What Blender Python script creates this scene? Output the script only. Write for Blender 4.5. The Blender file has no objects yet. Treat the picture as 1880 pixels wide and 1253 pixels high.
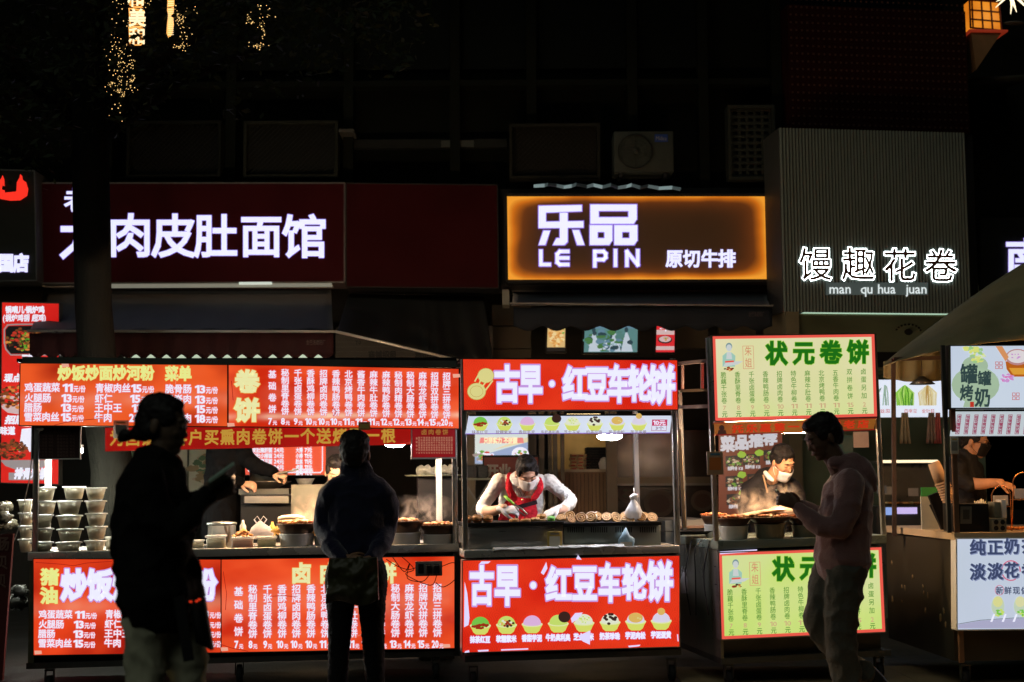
import bpy, bmesh, math, random
from mathutils import Vector, Matrix, noise
random.seed(7)
SC = bpy.context.scene
COL = SC.collection
R = math.radians
V = Vector
# ------------------------------------------------------------------ camera
FPX, HC, PITCH, ROLL = 2611.0, 1.40, 0.0968, -0.006
cd = bpy.data.cameras.new('camera'); cam = bpy.data.objects.new('camera', cd); COL.objects.link(cam)
cd.lens = 50; cd.sensor_width = 36; cd.clip_end = 200
cam.matrix_world = Matrix.Translation((0, 0, HC)) @ Matrix.Rotation(math.pi/2 + PITCH, 4, 'X') @ Matrix.Rotation(ROLL, 4, 'Z')
cd.dof.use_dof = True; cd.dof.focus_distance = 10.0; cd.dof.aperture_fstop = 2.4
SC.camera = cam
CR = cam.matrix_world.to_3x3(); CO = V((0, 0, HC))
# ------------------------------------------------------------------ night sky, faint street glow
w = bpy.data.worlds.new('World'); SC.world = w; w.use_nodes = True
nt = w.node_tree; bg = nt.nodes['Background']
sky = nt.nodes.new('ShaderNodeTexSky'); sky.sky_type = 'NISHITA'; sky.sun_disc = False
sky.sun_elevation = R(-4); sky.sun_rotation = R(150)
nt.links.new(sky.outputs[0], bg.inputs[0]); bg.inputs[1].default_value = 0.02
sl = bpy.data.lights.new('sun', 'SUN'); sl.energy = 0.29; sl.angle = R(50); sl.color = (.93, 1, .86)
so = bpy.data.objects.new('sun', sl); COL.objects.link(so); so.rotation_euler = (R(42), 0, R(-28))
SC.view_settings.view_transform = 'Standard'; SC.view_settings.look = 'None'
SC.view_settings.exposure = 0; SC.view_settings.gamma = 1
SC.cycles.use_denoising = True; SC.cycles.max_bounces = 6; SC.cycles.transparent_max_bounces = 16
SC.cycles.volume_bounces = 1; SC.cycles.sample_clamp_indirect = 3; SC.cycles.caustics_reflective = False; SC.cycles.caustics_refractive = False
SC.cycles.volume_step_rate = 2
# ------------------------------------------------------------------ materials
def lin(c):
    return tuple((x/255/12.92) if x/255 <= .04045 else ((x/255+.055)/1.055)**2.4 for x in c)
MC = {}
def mat(name, col, rough=.6, metal=0, var=.18, scale=8, bump=0, bscale=60, spec=.22, stretch=None, sheen=0):
    if name in MC: return MC[name]
    m = bpy.data.materials.new(name); m.use_nodes = True; n = m.node_tree.nodes; l = m.node_tree.links
    b = n['Principled BSDF']; b.inputs['Roughness'].default_value = rough; b.inputs['Metallic'].default_value = metal
    b.inputs['Specular IOR Level'].default_value = spec; b.inputs['Sheen Weight'].default_value = sheen
    tc = n.new('ShaderNodeTexCoord'); no = n.new('ShaderNodeTexNoise'); no.inputs['Scale'].default_value = scale; no.inputs['Detail'].default_value = 6
    src = tc.outputs['Object']
    if stretch:
        mp = n.new('ShaderNodeMapping'); mp.inputs['Scale'].default_value = stretch; l.new(src, mp.inputs[0]); src = mp.outputs[0]
    l.new(src, no.inputs[0])
    mx = n.new('ShaderNodeMix'); mx.data_type = 'RGBA'; l.new(no.outputs[0], mx.inputs[0])
    mx.inputs[6].default_value = (*[c*(1-var*1.6) for c in col], 1); mx.inputs[7].default_value = (*[min(1, c*(1+var*1.6)) for c in col], 1)
    l.new(mx.outputs[2], b.inputs['Base Color'])
    mr = n.new('ShaderNodeMapRange'); l.new(no.outputs[0], mr.inputs[0]); mr.inputs[3].default_value = max(.02, rough-.12); mr.inputs[4].default_value = min(1, rough+.12)
    l.new(mr.outputs[0], b.inputs['Roughness'])
    if bump:
        n2 = n.new('ShaderNodeTexNoise'); n2.inputs['Scale'].default_value = bscale; n2.inputs['Detail'].default_value = 4; l.new(src, n2.inputs[0])
        bp = n.new('ShaderNodeBump'); bp.inputs['Strength'].default_value = bump; bp.inputs['Distance'].default_value = .01
        l.new(n2.outputs[0], bp.inputs['Height']); l.new(bp.outputs[0], b.inputs['Normal'])
    MC[name] = m; return m
def emit(name, col, st=1, sample=False, col2=None, scale=3, stretch=(1, 1, 1), lo=.35, hi=.65, rough=.35, col3=None, tubes=None):
    """a lit face: uneven backlight and tube hot bands are painted into its emission"""
    if name in MC: return MC[name]
    m = bpy.data.materials.new(name); m.use_nodes = True; n = m.node_tree.nodes; l = m.node_tree.links
    b = n['Principled BSDF']; b.inputs['Base Color'].default_value = (*[c*.25+.01 for c in col], 1); b.inputs['Roughness'].default_value = rough
    b.inputs['Emission Strength'].default_value = st; b.inputs['Emission Color'].default_value = (*col, 1)
    if col2:
        tc = n.new('ShaderNodeTexCoord'); mp = n.new('ShaderNodeMapping'); mp.inputs['Scale'].default_value = stretch
        no = n.new('ShaderNodeTexNoise'); no.inputs['Scale'].default_value = scale; no.inputs['Detail'].default_value = 2.5
        l.new(tc.outputs['Object'], mp.inputs[0]); l.new(mp.outputs[0], no.inputs[0])
        rp = n.new('ShaderNodeValToRGB'); e = rp.color_ramp.elements
        e[0].position = lo; e[0].color = (*col2, 1); e[1].position = hi; e[1].color = (*(col3 or col), 1)
        if col3: q = e.new((lo+hi)/2); q.color = (*col, 1)
        l.new(no.outputs[0], rp.inputs[0]); out = rp.outputs[0]
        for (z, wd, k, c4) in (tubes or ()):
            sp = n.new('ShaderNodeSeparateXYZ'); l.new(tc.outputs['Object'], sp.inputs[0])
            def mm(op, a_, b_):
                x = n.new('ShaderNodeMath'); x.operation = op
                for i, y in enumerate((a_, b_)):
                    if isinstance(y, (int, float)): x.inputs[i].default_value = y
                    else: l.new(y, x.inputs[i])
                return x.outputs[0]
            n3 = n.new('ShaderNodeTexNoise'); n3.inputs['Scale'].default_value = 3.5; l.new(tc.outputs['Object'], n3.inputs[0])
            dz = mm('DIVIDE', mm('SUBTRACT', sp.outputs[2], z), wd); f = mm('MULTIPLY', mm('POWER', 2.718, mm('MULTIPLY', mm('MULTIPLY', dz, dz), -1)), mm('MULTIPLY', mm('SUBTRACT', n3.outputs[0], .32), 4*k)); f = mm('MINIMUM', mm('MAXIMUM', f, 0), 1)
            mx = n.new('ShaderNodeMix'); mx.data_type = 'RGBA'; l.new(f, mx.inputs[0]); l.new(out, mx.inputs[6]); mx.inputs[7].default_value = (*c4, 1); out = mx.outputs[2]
        l.new(out, b.inputs['Emission Color'])
    m.cycles.emission_sampling = 'AUTO' if sample else 'NONE'
    MC[name] = m; return m
def glassy(name, col, alpha=.35, rough=.15, trans=.4):
    if name in MC: return MC[name]
    m = bpy.data.materials.new(name); m.use_nodes = True; n = m.node_tree.nodes; l = m.node_tree.links
    b = n['Principled BSDF']; b.inputs['Base Color'].default_value = (*col, 1); b.inputs['Roughness'].default_value = rough
    tl = n.new('ShaderNodeBsdfTranslucent'); tl.inputs[0].default_value = (*col, 1)
    tr = n.new('ShaderNodeBsdfTransparent'); mx = n.new('ShaderNodeMixShader'); m2 = n.new('ShaderNodeMixShader')
    no = n.new('ShaderNodeTexNoise'); no.inputs['Scale'].default_value = 25; tc = n.new('ShaderNodeTexCoord'); l.new(tc.outputs['Object'], no.inputs[0])
    mr = n.new('ShaderNodeMapRange'); l.new(no.outputs[0], mr.inputs[0]); mr.inputs[3].default_value = max(0, alpha-.12); mr.inputs[4].default_value = min(1, alpha+.12)
    mx.inputs[0].default_value = trans; l.new(b.outputs[0], mx.inputs[1]); l.new(tl.outputs[0], mx.inputs[2])
    l.new(mr.outputs[0], m2.inputs[0]); l.new(mx.outputs[0], m2.inputs[1]); l.new(tr.outputs[0], m2.inputs[2])
    l.new(m2.outputs[0], n['Material Output'].inputs[0]); MC[name] = m; return m

M_STEEL = mat('brushed_steel', (.42, .42, .4), .32, .9, .12, 6, stretch=(1, 1, 14))
M_POST = mat('steel_post', (.5, .5, .47), .3, .85, .15, 5, stretch=(12, 12, 1))
M_DSTEEL = mat('dark_steel', (.09, .095, .09), .42, .7, .25, 7)
M_BLACK = mat('black_paint', (.012, .012, .012), .5, 0, .3, 9, spec=.15)
M_RUBBER = mat('rubber', (.015, .015, .016), .8)
M_WHITE = mat('white_plastic', (.72, .72, .7), .4, 0, .06, 10)
M_GREY = mat('grey_plastic', (.16, .16, .155), .5)
M_CABLE = mat('cable', (.012, .012, .013), .5)
M_LCABLE = mat('pale_cable', (.4, .38, .34), .5)
M_WOOD = mat('counter_wood', (.2, .12, .06), .5, 0, .3, 5, stretch=(12, 12, 1))
# ------------------------------------------------------------------ frames: local axes u (right), d (away from the camera), w (up)
def ray(px, py):
    return (CR @ V(((px-940)/FPX, -(py-626.5)/FPX, -1))).normalized()
def at(px, py, Y):
    r = ray(px, py); return CO + r*(Y/r.y)
class Frame:
    def __init__(s, px, Y, yaw=0, tilt=0, z=0):
        o = at(px, 880, Y); s.M = Matrix.Translation((o.x, Y, z)) @ Matrix.Rotation(R(yaw), 4, 'Z') @ Matrix.Rotation(-tilt, 4, 'Y')
        s.I = s.M.inverted(); s.o = s.I @ CO; s.r3 = s.I.to_3x3()
    def P(s, px, py, d=0):
        r = s.r3 @ ray(px, py); return s.o + r*((d-s.o.y)/r.y)
    def u(s, px, py=880, d=0): return s.P(px, py, d).x
    def w(s, py, px=None, d=0):
        return s.P(940 if px is None else px, py, d).z
WF = Frame(940, 0.001); WF.M = Matrix.Identity(4); WF.I = Matrix.Identity(4); WF.o = CO.copy(); WF.r3 = Matrix.Identity(3)
# ------------------------------------------------------------------ things
GRP = {'food cart': 'food carts standing in a row', 'hot pot': 'hot pots on the carts', 'awning': 'awnings on the shop building', 'string lights': 'fairy lights in the tree', 'menu board': 'lit menu boards behind the carts', 'price card': 'price cards on the display case', 'apron': 'aprons hanging under the tent', 'string': ''}
def tag(o, label=None, cat=None, group=None, kind=None):
    if label: o['label'] = label
    if cat: o['category'] = cat
    if not group and cat: group = GRP.get(cat)
    if group: o['group'] = group
    if kind: o['kind'] = kind
    return o
def thing(name, label, cat, F=None, group=None, loc=None):
    o = bpy.data.objects.new(name, None); COL.objects.link(o); o.empty_display_size = .1
    if F is not None: o.matrix_world = F.M.copy()
    if loc is not None: o.location = loc
    return tag(o, label, cat, group)
def unit(v):
    l = v.length; return v/l if l > 1e-9 else V((0, 0, 1))
class MB:
    def __init__(s, smooth=False): s.v = []; s.f = []; s.mi = []; s.mats = []; s.sm = []; s.smooth = smooth; s.T = None
    def add(s, vs, fs, m, sm=None):
        if m not in s.mats: s.mats.append(m)
        k = s.mats.index(m); b = len(s.v)
        s.v += [tuple(s.T @ V(v)) if s.T else tuple(v) for v in vs]
        s.f += [tuple(b+i for i in f) for f in fs]; s.mi += [k]*len(fs); s.sm += [s.smooth if sm is None else sm]*len(fs)
        return s
    def box(s, x0, x1, y0, y1, z0, z1, m, bev=0):
        if x1 < x0: x0, x1 = x1, x0
        if y1 < y0: y0, y1 = y1, y0
        if z1 < z0: z0, z1 = z1, z0
        if bev <= 0:
            vs = [(x, y, z) for x in (x0, x1) for y in (y0, y1) for z in (z0, z1)]
            return s.add(vs, [(0, 1, 3, 2), (4, 6, 7, 5), (0, 4, 5, 1), (2, 3, 7, 6), (0, 2, 6, 4), (1, 5, 7, 3)], m, False)
        b = min(bev, (x1-x0)/2.1, (y1-y0)/2.1, (z1-z0)/2.1)
        bm = bmesh.new(); bmesh.ops.create_cube(bm, size=1)
        for q in bm.verts: q.co = V(((x0+x1)/2+q.co.x*(x1-x0), (y0+y1)/2+q.co.y*(y1-y0), (z0+z1)/2+q.co.z*(z1-z0)))
        bmesh.ops.bevel(bm, geom=bm.edges[:], offset=b, segments=2, affect='EDGES', profile=.5)
        bm.verts.index_update(); s.add([q.co[:] for q in bm.verts], [tuple(q.index for q in f.verts) for f in bm.faces], m, True); bm.free(); return s
    def tube(s, pts, r, m, seg=8, cap=True, flat=None, axis=None):
        """round (or, with flat=(a,b) factors, elliptical) tube through the points; r a number or a list"""
        pts = [V(p) for p in pts]; n = len(pts); rs = r if isinstance(r, (list, tuple)) else [r]*n
        vs = []; fs = []; up = None
        for i, p in enumerate(pts):
            t = unit(pts[min(i+1, n-1)]-pts[max(i-1, 0)])
            if axis is not None: a = t.cross(V(axis)); a = unit(a) if a.length > 1e-4 else unit(t.orthogonal())
            else:
                if up is None: up = t.orthogonal()
                a = up - t*up.dot(t); a = unit(a) if a.length > 1e-5 else unit(t.orthogonal()); up = a
            b = t.cross(a); fa, fb = flat or (1, 1)
            for k in range(seg):
                th = 2*math.pi*k/seg; vs.append(p + a*(math.cos(th)*rs[i]*fa) + b*(math.sin(th)*rs[i]*fb))
        for i in range(n-1):
            for k in range(seg):
                k2 = (k+1) % seg; fs.append((i*seg+k, i*seg+k2, (i+1)*seg+k2, (i+1)*seg+k))
        if cap: fs += [tuple(range(seg))[::-1], tuple((n-1)*seg+k for k in range(seg))]
        return s.add(vs, fs, m, True)
    def bar(s, p, q, wd, ht, m, up=(0, 0, 1)):
        p, q = V(p), V(q); t = unit(q-p); a = t.cross(V(up)); a = unit(a) if a.length > 1e-4 else unit(t.orthogonal()); b = a.cross(t)
        vs = [c + a*sx*wd/2 + b*sy*ht/2 for c in (p, q) for sx, sy in ((-1, -1), (1, -1), (1, 1), (-1, 1))]
        return s.add(vs, [(3, 2, 1, 0), (4, 5, 6, 7), (0, 1, 5, 4), (1, 2, 6, 5), (2, 3, 7, 6), (3, 0, 4, 7)], m, False)
    def lathe(s, prof, c, m, seg=24, T=None, jit=0, sm=True, sy=1):
        vs = []; fs = []; c = V(c)
        for (r, z) in prof:
            for k in range(seg):
                th = 2*math.pi*k/seg; j = 1+jit*noise.noise(V((math.cos(th)*2+c.x*9, math.sin(th)*2+c.y*9, z*30+c.z)))
                p = V((r*j*math.cos(th), r*j*math.sin(th)*sy, z)); vs.append((T @ p if T else p)+c)
        for i in range(len(prof)-1):
            for k in range(seg):
                k2 = (k+1) % seg; fs.append((i*seg+k, i*seg+k2, (i+1)*seg+k2, (i+1)*seg+k))
        if prof[0][0] > 1e-6: fs.append(tuple(range(seg))[::-1])
        if prof[-1][0] > 1e-6: fs.append(tuple((len(prof)-1)*seg+k for k in range(seg)))
        return s.add(vs, fs, m, sm)
    def ell(s, c, r, m, seg=14, ring=9, rot=None, jit=0):
        c = V(c); vs = []; fs = []
        for i in range(ring+1):
            ph = math.pi*i/ring
            for k in range(seg):
                th = 2*math.pi*k/seg; p = V((r[0]*math.sin(ph)*math.cos(th), r[1]*math.sin(ph)*math.sin(th), r[2]*math.cos(ph)))
                if jit: p *= 1+jit*noise.noise((p+c)*35)
                vs.append((rot @ p if rot else p)+c)
        for i in range(ring):
            for k in range(seg):
                k2 = (k+1) % seg; fs.append((i*seg+k, (i+1)*seg+k, (i+1)*seg+k2, i*seg+k2))
        return s.add(vs, fs, m, True)
    def grid(s, fn, nu, nv, m, thick=0, sm=True):
        """surface fn(a,b), a,b in 0..1; thick adds a back skin so it is never paper-thin"""
        vs = [V(fn(i/nu, j/nv)) for i in range(nu+1) for j in range(nv+1)]; W = nv+1
        fs = [(i*W+j, (i+1)*W+j, (i+1)*W+j+1, i*W+j+1) for i in range(nu) for j in range(nv)]
        if thick:
            n = len(vs); nn = unit((vs[-1]-vs[0]).cross(vs[nv]-vs[0]))
            vs += [v+nn*thick for v in vs]; fs += [tuple(q+n for q in f[::-1]) for f in fs]
            edge = [(i*W, (i+1)*W) for i in range(nu)]+[((i+1)*W+nv, i*W+nv) for i in range(nu)]+[(j+1, j) for j in range(nv)]+[(nu*W+j, nu*W+j+1) for j in range(nv)]
            fs += [(b, a, a+n, b+n) for a, b in edge]
        return s.add(vs, fs, m, sm)
    def prism(s, pts, off, m):
        n = len(pts); off = V(off); vs = [V(p) for p in pts]+[V(p)+off for p in pts]
        return s.add(vs, [tuple(range(n)), tuple(range(2*n-1, n-1, -1))]+[(i, i+n, (i+1) % n+n, (i+1) % n) for i in range(n)], m, False)
    def build(s, name, parent=None, F=None, fixn=False):
        me = bpy.data.meshes.new(name); me.from_pydata(s.v, [], s.f)
        for m in s.mats: me.materials.append(m)
        me.polygons.foreach_set('material_index', s.mi); me.polygons.foreach_set('use_smooth', s.sm); me.update()
        o = bpy.data.objects.new(name, me); COL.objects.link(o)
        if parent: o.parent = parent
        elif F is not None: o.matrix_world = F.M.copy()
        return o
# ------------------------------------------------------------------ lettering
GC = {}
def glyph(ch):
    if ch in GC: return GC[ch]
    c = bpy.data.curves.new('glyph', 'FONT'); c.body = ch; c.size = 1; c.resolution_u = 2
    o = bpy.data.objects.new('glyph', c); COL.objects.link(o)
    me = o.to_mesh(); vs = [(v.co.x, v.co.y) for v in me.vertices]; fs = [tuple(p.vertices) for p in me.polygons]
    if ch == '1': vs = [(.19, 0), (.30, 0), (.30, .70), (.21, .70), (.02, .60), (.02, .50), (.19, .585)]; fs = [(0, 1, 2, 3, 6), (3, 4, 5, 6)]
    cnt = {}
    for f in fs:
        for i in range(len(f)):
            e = (f[i], f[(i+1) % len(f)]); k = (min(e), max(e)); cnt[k] = cnt.get(k, 0)+1
    edges = [k for k, q in cnt.items() if q == 1]
    o.to_mesh_clear(); bpy.data.objects.remove(o); bpy.data.curves.remove(c)
    wide = ord(ch) > 0x2000
    x0 = min([v[0] for v in vs] or [0]); x1 = max([v[0] for v in vs] or [.3])
    adv = 1.0 if wide else {' ': .35}.get(ch, (x1-x0)+.09)
    if not wide: vs = [(x-x0+.045, y*1.08) for x, y in vs]
    GC[ch] = (vs, fs, edges, adv); return GC[ch]
class Text:
    def __init__(s, F, d): s.F = F; s.d = d; s.mb = MB()
    def cell(s, ch, x0, y0, x1, y1, m, bold=0, sl=0, off=0, k=[0]):
        """one glyph into the photo's cell x0..x1, y0..y1, laid on the board's own plane"""
        vs, fs, ed, adv = glyph(ch); d = s.d-off; P = s.F.P
        A, B, C, D = P(x0, y1, d), P(x1, y1, d), P(x0, y0, d), P(x1, y0, d)
        def mp(x, y, dz=0):
            a = x/adv; b = (y+.12)/1.0; a += sl*b
            q = A.lerp(B, a).lerp(C.lerp(D, a), b); q.y -= dz; return q
        s.mb.add([mp(x, y) for x, y in vs], fs, m)
        if bold:
            nv = []; nf = []
            for i, (p, q) in enumerate(ed):
                a, b = V(vs[p]), V(vs[q]); t = b-a
                if t.length < 1e-6: continue
                t.normalize(); n = V((-t.y, t.x))*bold; e = t*bold*.8; z = .0001*(1+(i % 7)*.25); j = len(nv)
                nv += [mp(*(a-e+n), z), mp(*(a-e-n), z), mp(*(b+e-n), z), mp(*(b+e+n), z)]; nf.append((j, j+1, j+2, j+3))
            s.mb.add(nv, nf, m)
    def h(s, t, x0, y0, x1, y1, m, bold=0, sl=0, y0b=None, y1b=None, off=0):
        tot = sum(glyph(c)[3] for c in t); x = x0
        dy0 = (y0b-y0) if y0b is not None else 0; dy1 = (y1b-y1) if y1b is not None else dy0
        for c in t:
            a = glyph(c)[3]/tot*(x1-x0); f = (x+a/2-x0)/(x1-x0)
            if c != ' ': s.cell(c, x, y0+dy0*f, x+a, y1+dy1*f, m, bold, sl, off)
            x += a
        return s
    def v(s, t, xc, y0, y1, wd, m, bold=0, size=None, lean=0, off=0):
        n = len(t); st = (y1-y0)/n; sz = size or st
        for i, c in enumerate(t):
            yc = y0+st*(i+.5); a = wd/2*(1 if glyph(c)[3] == 1 else .62)
            s.cell(c, xc-a+lean*(yc-y0), yc-sz/2, xc+a+lean*(yc-y0), yc+sz/2, m, bold, 0, off)
        return s
    def build(s, name, parent): return s.mb.build(name, parent)
class Print:
    """flat printed shapes on a board, stacked in thin layers"""
    def __init__(s, F, d): s.F = F; s.d = d; s.mb = MB(); s.k = 0
    def poly(s, pts, m, k=None):
        s.k += 1; d = s.d-.0004*(s.k if k is None else k)
        s.mb.add([s.F.P(x, y, d) for x, y in pts], [tuple(range(len(pts)))], m); return s
    def ell(s, cx, cy, rx, ry, m, a0=0, a1=360, n=20, wob=0, k=None):
        return s.poly([(cx+rx*math.cos(R(a0+(a1-a0)*i/n))*(1+wob*random.uniform(-1, 1)), cy-ry*math.sin(R(a0+(a1-a0)*i/n))*(1+wob*random.uniform(-1, 1))) for i in range(n if a1-a0 >= 360 else n+1)], m, k)
    def rect(s, x0, y0, x1, y1, m, k=None): return s.poly([(x0, y1), (x1, y1), (x1, y0), (x0, y0)], m, k)
    def line(s, pts, wd, m, close=False, k=None):
        pts = list(pts)+([pts[0]] if close else []); s.k += 1; kk = s.k if k is None else k; d = s.d-.0004*kk
        for (a, b), (c, e) in zip(pts, pts[1:]):
            t = V((c-a, e-b)); L = t.length or 1; n = V((-t.y, t.x))/L*wd/2; g = t/L*wd*.4
            q = [(a-g.x+n.x, b-g.y+n.y), (a-g.x-n.x, b-g.y-n.y), (c+g.x-n.x, e+g.y-n.y), (c+g.x+n.x, e+g.y+n.y)]
            s.mb.add([s.F.P(x, y, d) for x, y in q], [(0, 1, 2, 3)], m)
        return s
    def build(s, name, parent): return s.mb.build(name, parent)
def board(F, parent, name, quad, d, thick, face, side, rim=.012, rimm=None, lip=.004):
    """light box: quad = photo corners (tl, tr, br, bl); returns the panel part, its front at depth d"""
    tl, tr, br, bl = [F.P(x, y, d) for x, y in quad]; mb = MB()
    mb.add([bl, br, tr, tl], [(0, 1, 2, 3)], face)
    o = V((0, thick, 0)); q = [bl, br, tr, tl]; g = [p+V((0, .0015, 0)) for p in q]
    mb.add(g+[p+o for p in q], [(4, 7, 6, 5), (0, 4, 5, 1), (1, 5, 6, 2), (2, 6, 7, 3), (3, 7, 4, 0)], side)
    ob = mb.build(name, parent)
    if rim:
        fb = MB(); c = (tl+tr+br+bl)/4
        for a, b in ((bl, br), (br, tr), (tr, tl), (tl, bl)):
            t = unit(b-a); a2, b2 = a-t*rim*.5, b+t*rim*.5
            n = unit(V((-t.z, 0, t.x))); n = n if (c-a).dot(n) < 0 else -n
            fb.bar(a2+n*rim/2+V((0, thick/2-lip, 0)), b2+n*rim/2+V((0, thick/2-lip, 0)), thick, rim, rimm or side, up=(n.x, 0, n.z))
        fb.build('frame', ob)
    return ob
def pbox(mb, F, x0, y0, x1, y1, d0, d1, m, bev=0, dref=None):
    d = d0 if dref is None else dref; xm, ym = (x0+x1)/2, (y0+y1)/2
    return mb.box(F.P(x0, ym, d).x, F.P(x1, ym, d).x, d0, d1, F.P(xm, y1, d).z, F.P(xm, y0, d).z, m, bev)
# ================================================================== SETTING
M_ASPH = mat('night_paving', (.022, .022, .021), .38, 0, .35, 3, .6, 45, spec=.5)
g = MB(); g.box(-40, 40, -8, 60, -.4, 0, M_ASPH); tag(g.build('ground'), kind='structure')
M_PAVE = mat('lamplit_paving', (.30, .22, .12), .6, 0, .3, 2.5, .5, 70)  # brown tone paints in street lamp light on this paving
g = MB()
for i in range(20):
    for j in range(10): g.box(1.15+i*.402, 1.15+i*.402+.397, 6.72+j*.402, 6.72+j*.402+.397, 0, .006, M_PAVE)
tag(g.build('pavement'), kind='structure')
B = Frame(940, 14.0)
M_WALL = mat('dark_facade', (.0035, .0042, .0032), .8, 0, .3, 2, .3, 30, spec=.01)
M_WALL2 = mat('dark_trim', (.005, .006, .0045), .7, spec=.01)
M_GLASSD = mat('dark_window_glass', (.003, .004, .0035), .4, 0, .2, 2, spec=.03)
bd = thing('shop_building', 'long dark shop building behind the food carts with unlit upper windows', 'building', B)
mb = MB(); top = 5.6
ws = B.w(335); W0, W1 = B.u(-260, 400), B.u(1432, 400)
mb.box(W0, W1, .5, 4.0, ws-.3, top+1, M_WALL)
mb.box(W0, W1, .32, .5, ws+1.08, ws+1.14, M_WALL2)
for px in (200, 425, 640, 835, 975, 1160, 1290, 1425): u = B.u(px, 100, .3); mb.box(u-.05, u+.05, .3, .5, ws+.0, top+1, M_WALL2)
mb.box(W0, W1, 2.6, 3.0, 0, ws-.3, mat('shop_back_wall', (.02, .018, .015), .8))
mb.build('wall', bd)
for a, c in ((215, 415), (440, 630), (650, 825), (850, 965), (990, 1150), (1172, 1280)):
    mb = MB(); mb.box(B.u(a, 80, .48), B.u(c, 80, .48), .46, .5, ws+1.3, ws+2.5, M_GLASSD); f = mb.build('window', bd)
mb = MB(); pbox(mb, B, 640, 256, 930, 272, .36, .44, mat('conduit', (.010, .011, .010), .5, spec=.05)); pbox(mb, B, 810, 258, 870, 270, .34, .36, mat('conduit_box', (.03, .034, .03), .5)); mb.build('conduit', bd)
mb = MB(); pbox(mb, B, 622, 237, 650, 243, .1, .5, mat('pale_bracket', (.04, .04, .034), .5)); mb.build('bracket', bd)
# louvre screens
def louvre(name, label, x0, y0, x1, y1, col, hole=False):
    t = thing(name, label, 'vent screen', B, 'vent screens above the shop signs'); mb = MB(); m = mat('louvre_'+str(int(x0)), col, .7, spec=.03); d = .12
    u0, u1, w0, w1 = B.u(x0, (y0+y1)/2, d), B.u(x1, (y0+y1)/2, d), B.w(y1, (x0+x1)/2, d), B.w(y0, (x0+x1)/2, d)
    for a in (u0, u1-.03): mb.box(a, a+.03, d, d+.2, w0, w1, m)
    for a in (w0, w1-.03): mb.box(u0+.03, u1-.03, d, d+.2, a, a+.03, m)
    mb.build('frame', t); mb = MB()
    mb.box(u0+.03, u1-.03, d+.12, d+.14, w0+.03, w1-.03, M_BLACK); s = .052 if not hole else .07
    if hole:
        n = int((u1-u0-.06)/s); k = int((w1-w0-.06)/s)
        for i in range(n+1): a = u0+.03+i*(u1-u0-.06-.028)/n; mb.box(a, a+.03, d+.05, d+.065, w0+.03, w1-.03, m)
        for j in range(k+1): a = w0+.03+j*(w1-w0-.06-.028)/k; mb.box(u0+.03, u1-.03, d+.045, d+.049, a, a+.03, m)
    else:
        n = int((u1-u0+w1-w0)/s)
        for sg in (1, -1):
            for i in range(n):
                c = i*s; pts = []
                a0 = max(u0+.03, u0+.03+c-(w1-w0-.06)); a1 = min(u1-.03, u0+.03+c)
                if a1 <= a0: continue
                wz = lambda a: w0+.03+(c-(a-u0-.03))
                p, q = (a0, wz(a0)), (a1, wz(a1))
                if sg < 0: p, q = (u0+u1-p[0], p[1]), (u0+u1-q[0], q[1])
                mb.bar((p[0], d+.06+.008*sg, p[1]), (q[0], d+.06+.008*sg, q[1]), .008, .008, m)
    mb.build('grille', t); return t
louvre('vent_screen', 'dark mesh vent screen above the left end of the wide red shop sign', 232, 222, 405, 326, (.007, .008, .0065))
louvre('vent_screen', 'dark mesh vent screen above the right half of the wide red shop sign', 447, 222, 620, 326, (.013, .0145, .011))
louvre('vent_screen', 'dark mesh vent screen directly left of the air conditioner', 935, 227, 1102, 328, (.012, .0125, .010))
louvre('vent_screen', 'pale screen with square holes between the air conditioner and the grey ribbed sign', 1337, 193, 1424, 330, (.02, .023, .019), True)
# air conditioner
t = thing('air_conditioner', 'white outdoor air conditioner with a round fan above the orange lit sign', 'air conditioner', B)
M_AC = mat('ac_shell', (.030, .036, .031), .6, spec=.05); mb = MB(); d = .0
pbox(mb, B, 1127, 241, 1237, 316, d, d+.35, M_AC, .012); mb.build('casing', t)
c = B.P(1166, 279, d); fr = B.P(1198, 279, d).x-c.x
mb = MB(); TR = Matrix.Rotation(R(90), 3, 'X')
mb.lathe([(0, -.02), (fr*.97, -.02), (fr*.97, .015), (fr, .02), (fr, -.01)], c+V((0, -.004, 0)), M_BLACK, 28, TR)
for q in (.35, .55, .75, .92): mb.tube([c+V((math.cos(R(a))*fr*q, -.03, math.sin(R(a))*fr*q)) for a in range(0, 361, 15)], .0025, M_AC, 4)
for a in range(0, 180, 30): mb.bar(c+V((math.cos(R(a))*fr, -.028, math.sin(R(a))*fr)), c-V((math.cos(R(a))*fr, .028, math.sin(R(a))*fr)), .004, .004, M_AC)
mb.ell(c+V((0, -.025, 0)), (.03, .012, .03), M_AC); mb.build('fan_grille', t)
pr = Print(B, d-.004); pr.rect(1202, 247, 1226, 261, mat('ac_badge_blue', (.01, .03, .14), .5)); pr.build('badge', t)
tx = Text(B, d-.006); tx.h('Midea', 1204, 249, 1224, 259, mat('ac_badge_white', (.16, .16, .16), .5)); tx.build('badge_lettering', t)
mb = MB()
for px in (1140, 1222): u = B.u(px, 318, d); w0 = B.w(317, px, d); MB().box(u-.015, u+.015, d+.02, .5, w0-.04, w0-.002, M_BLACK).build('bracket', t)
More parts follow.
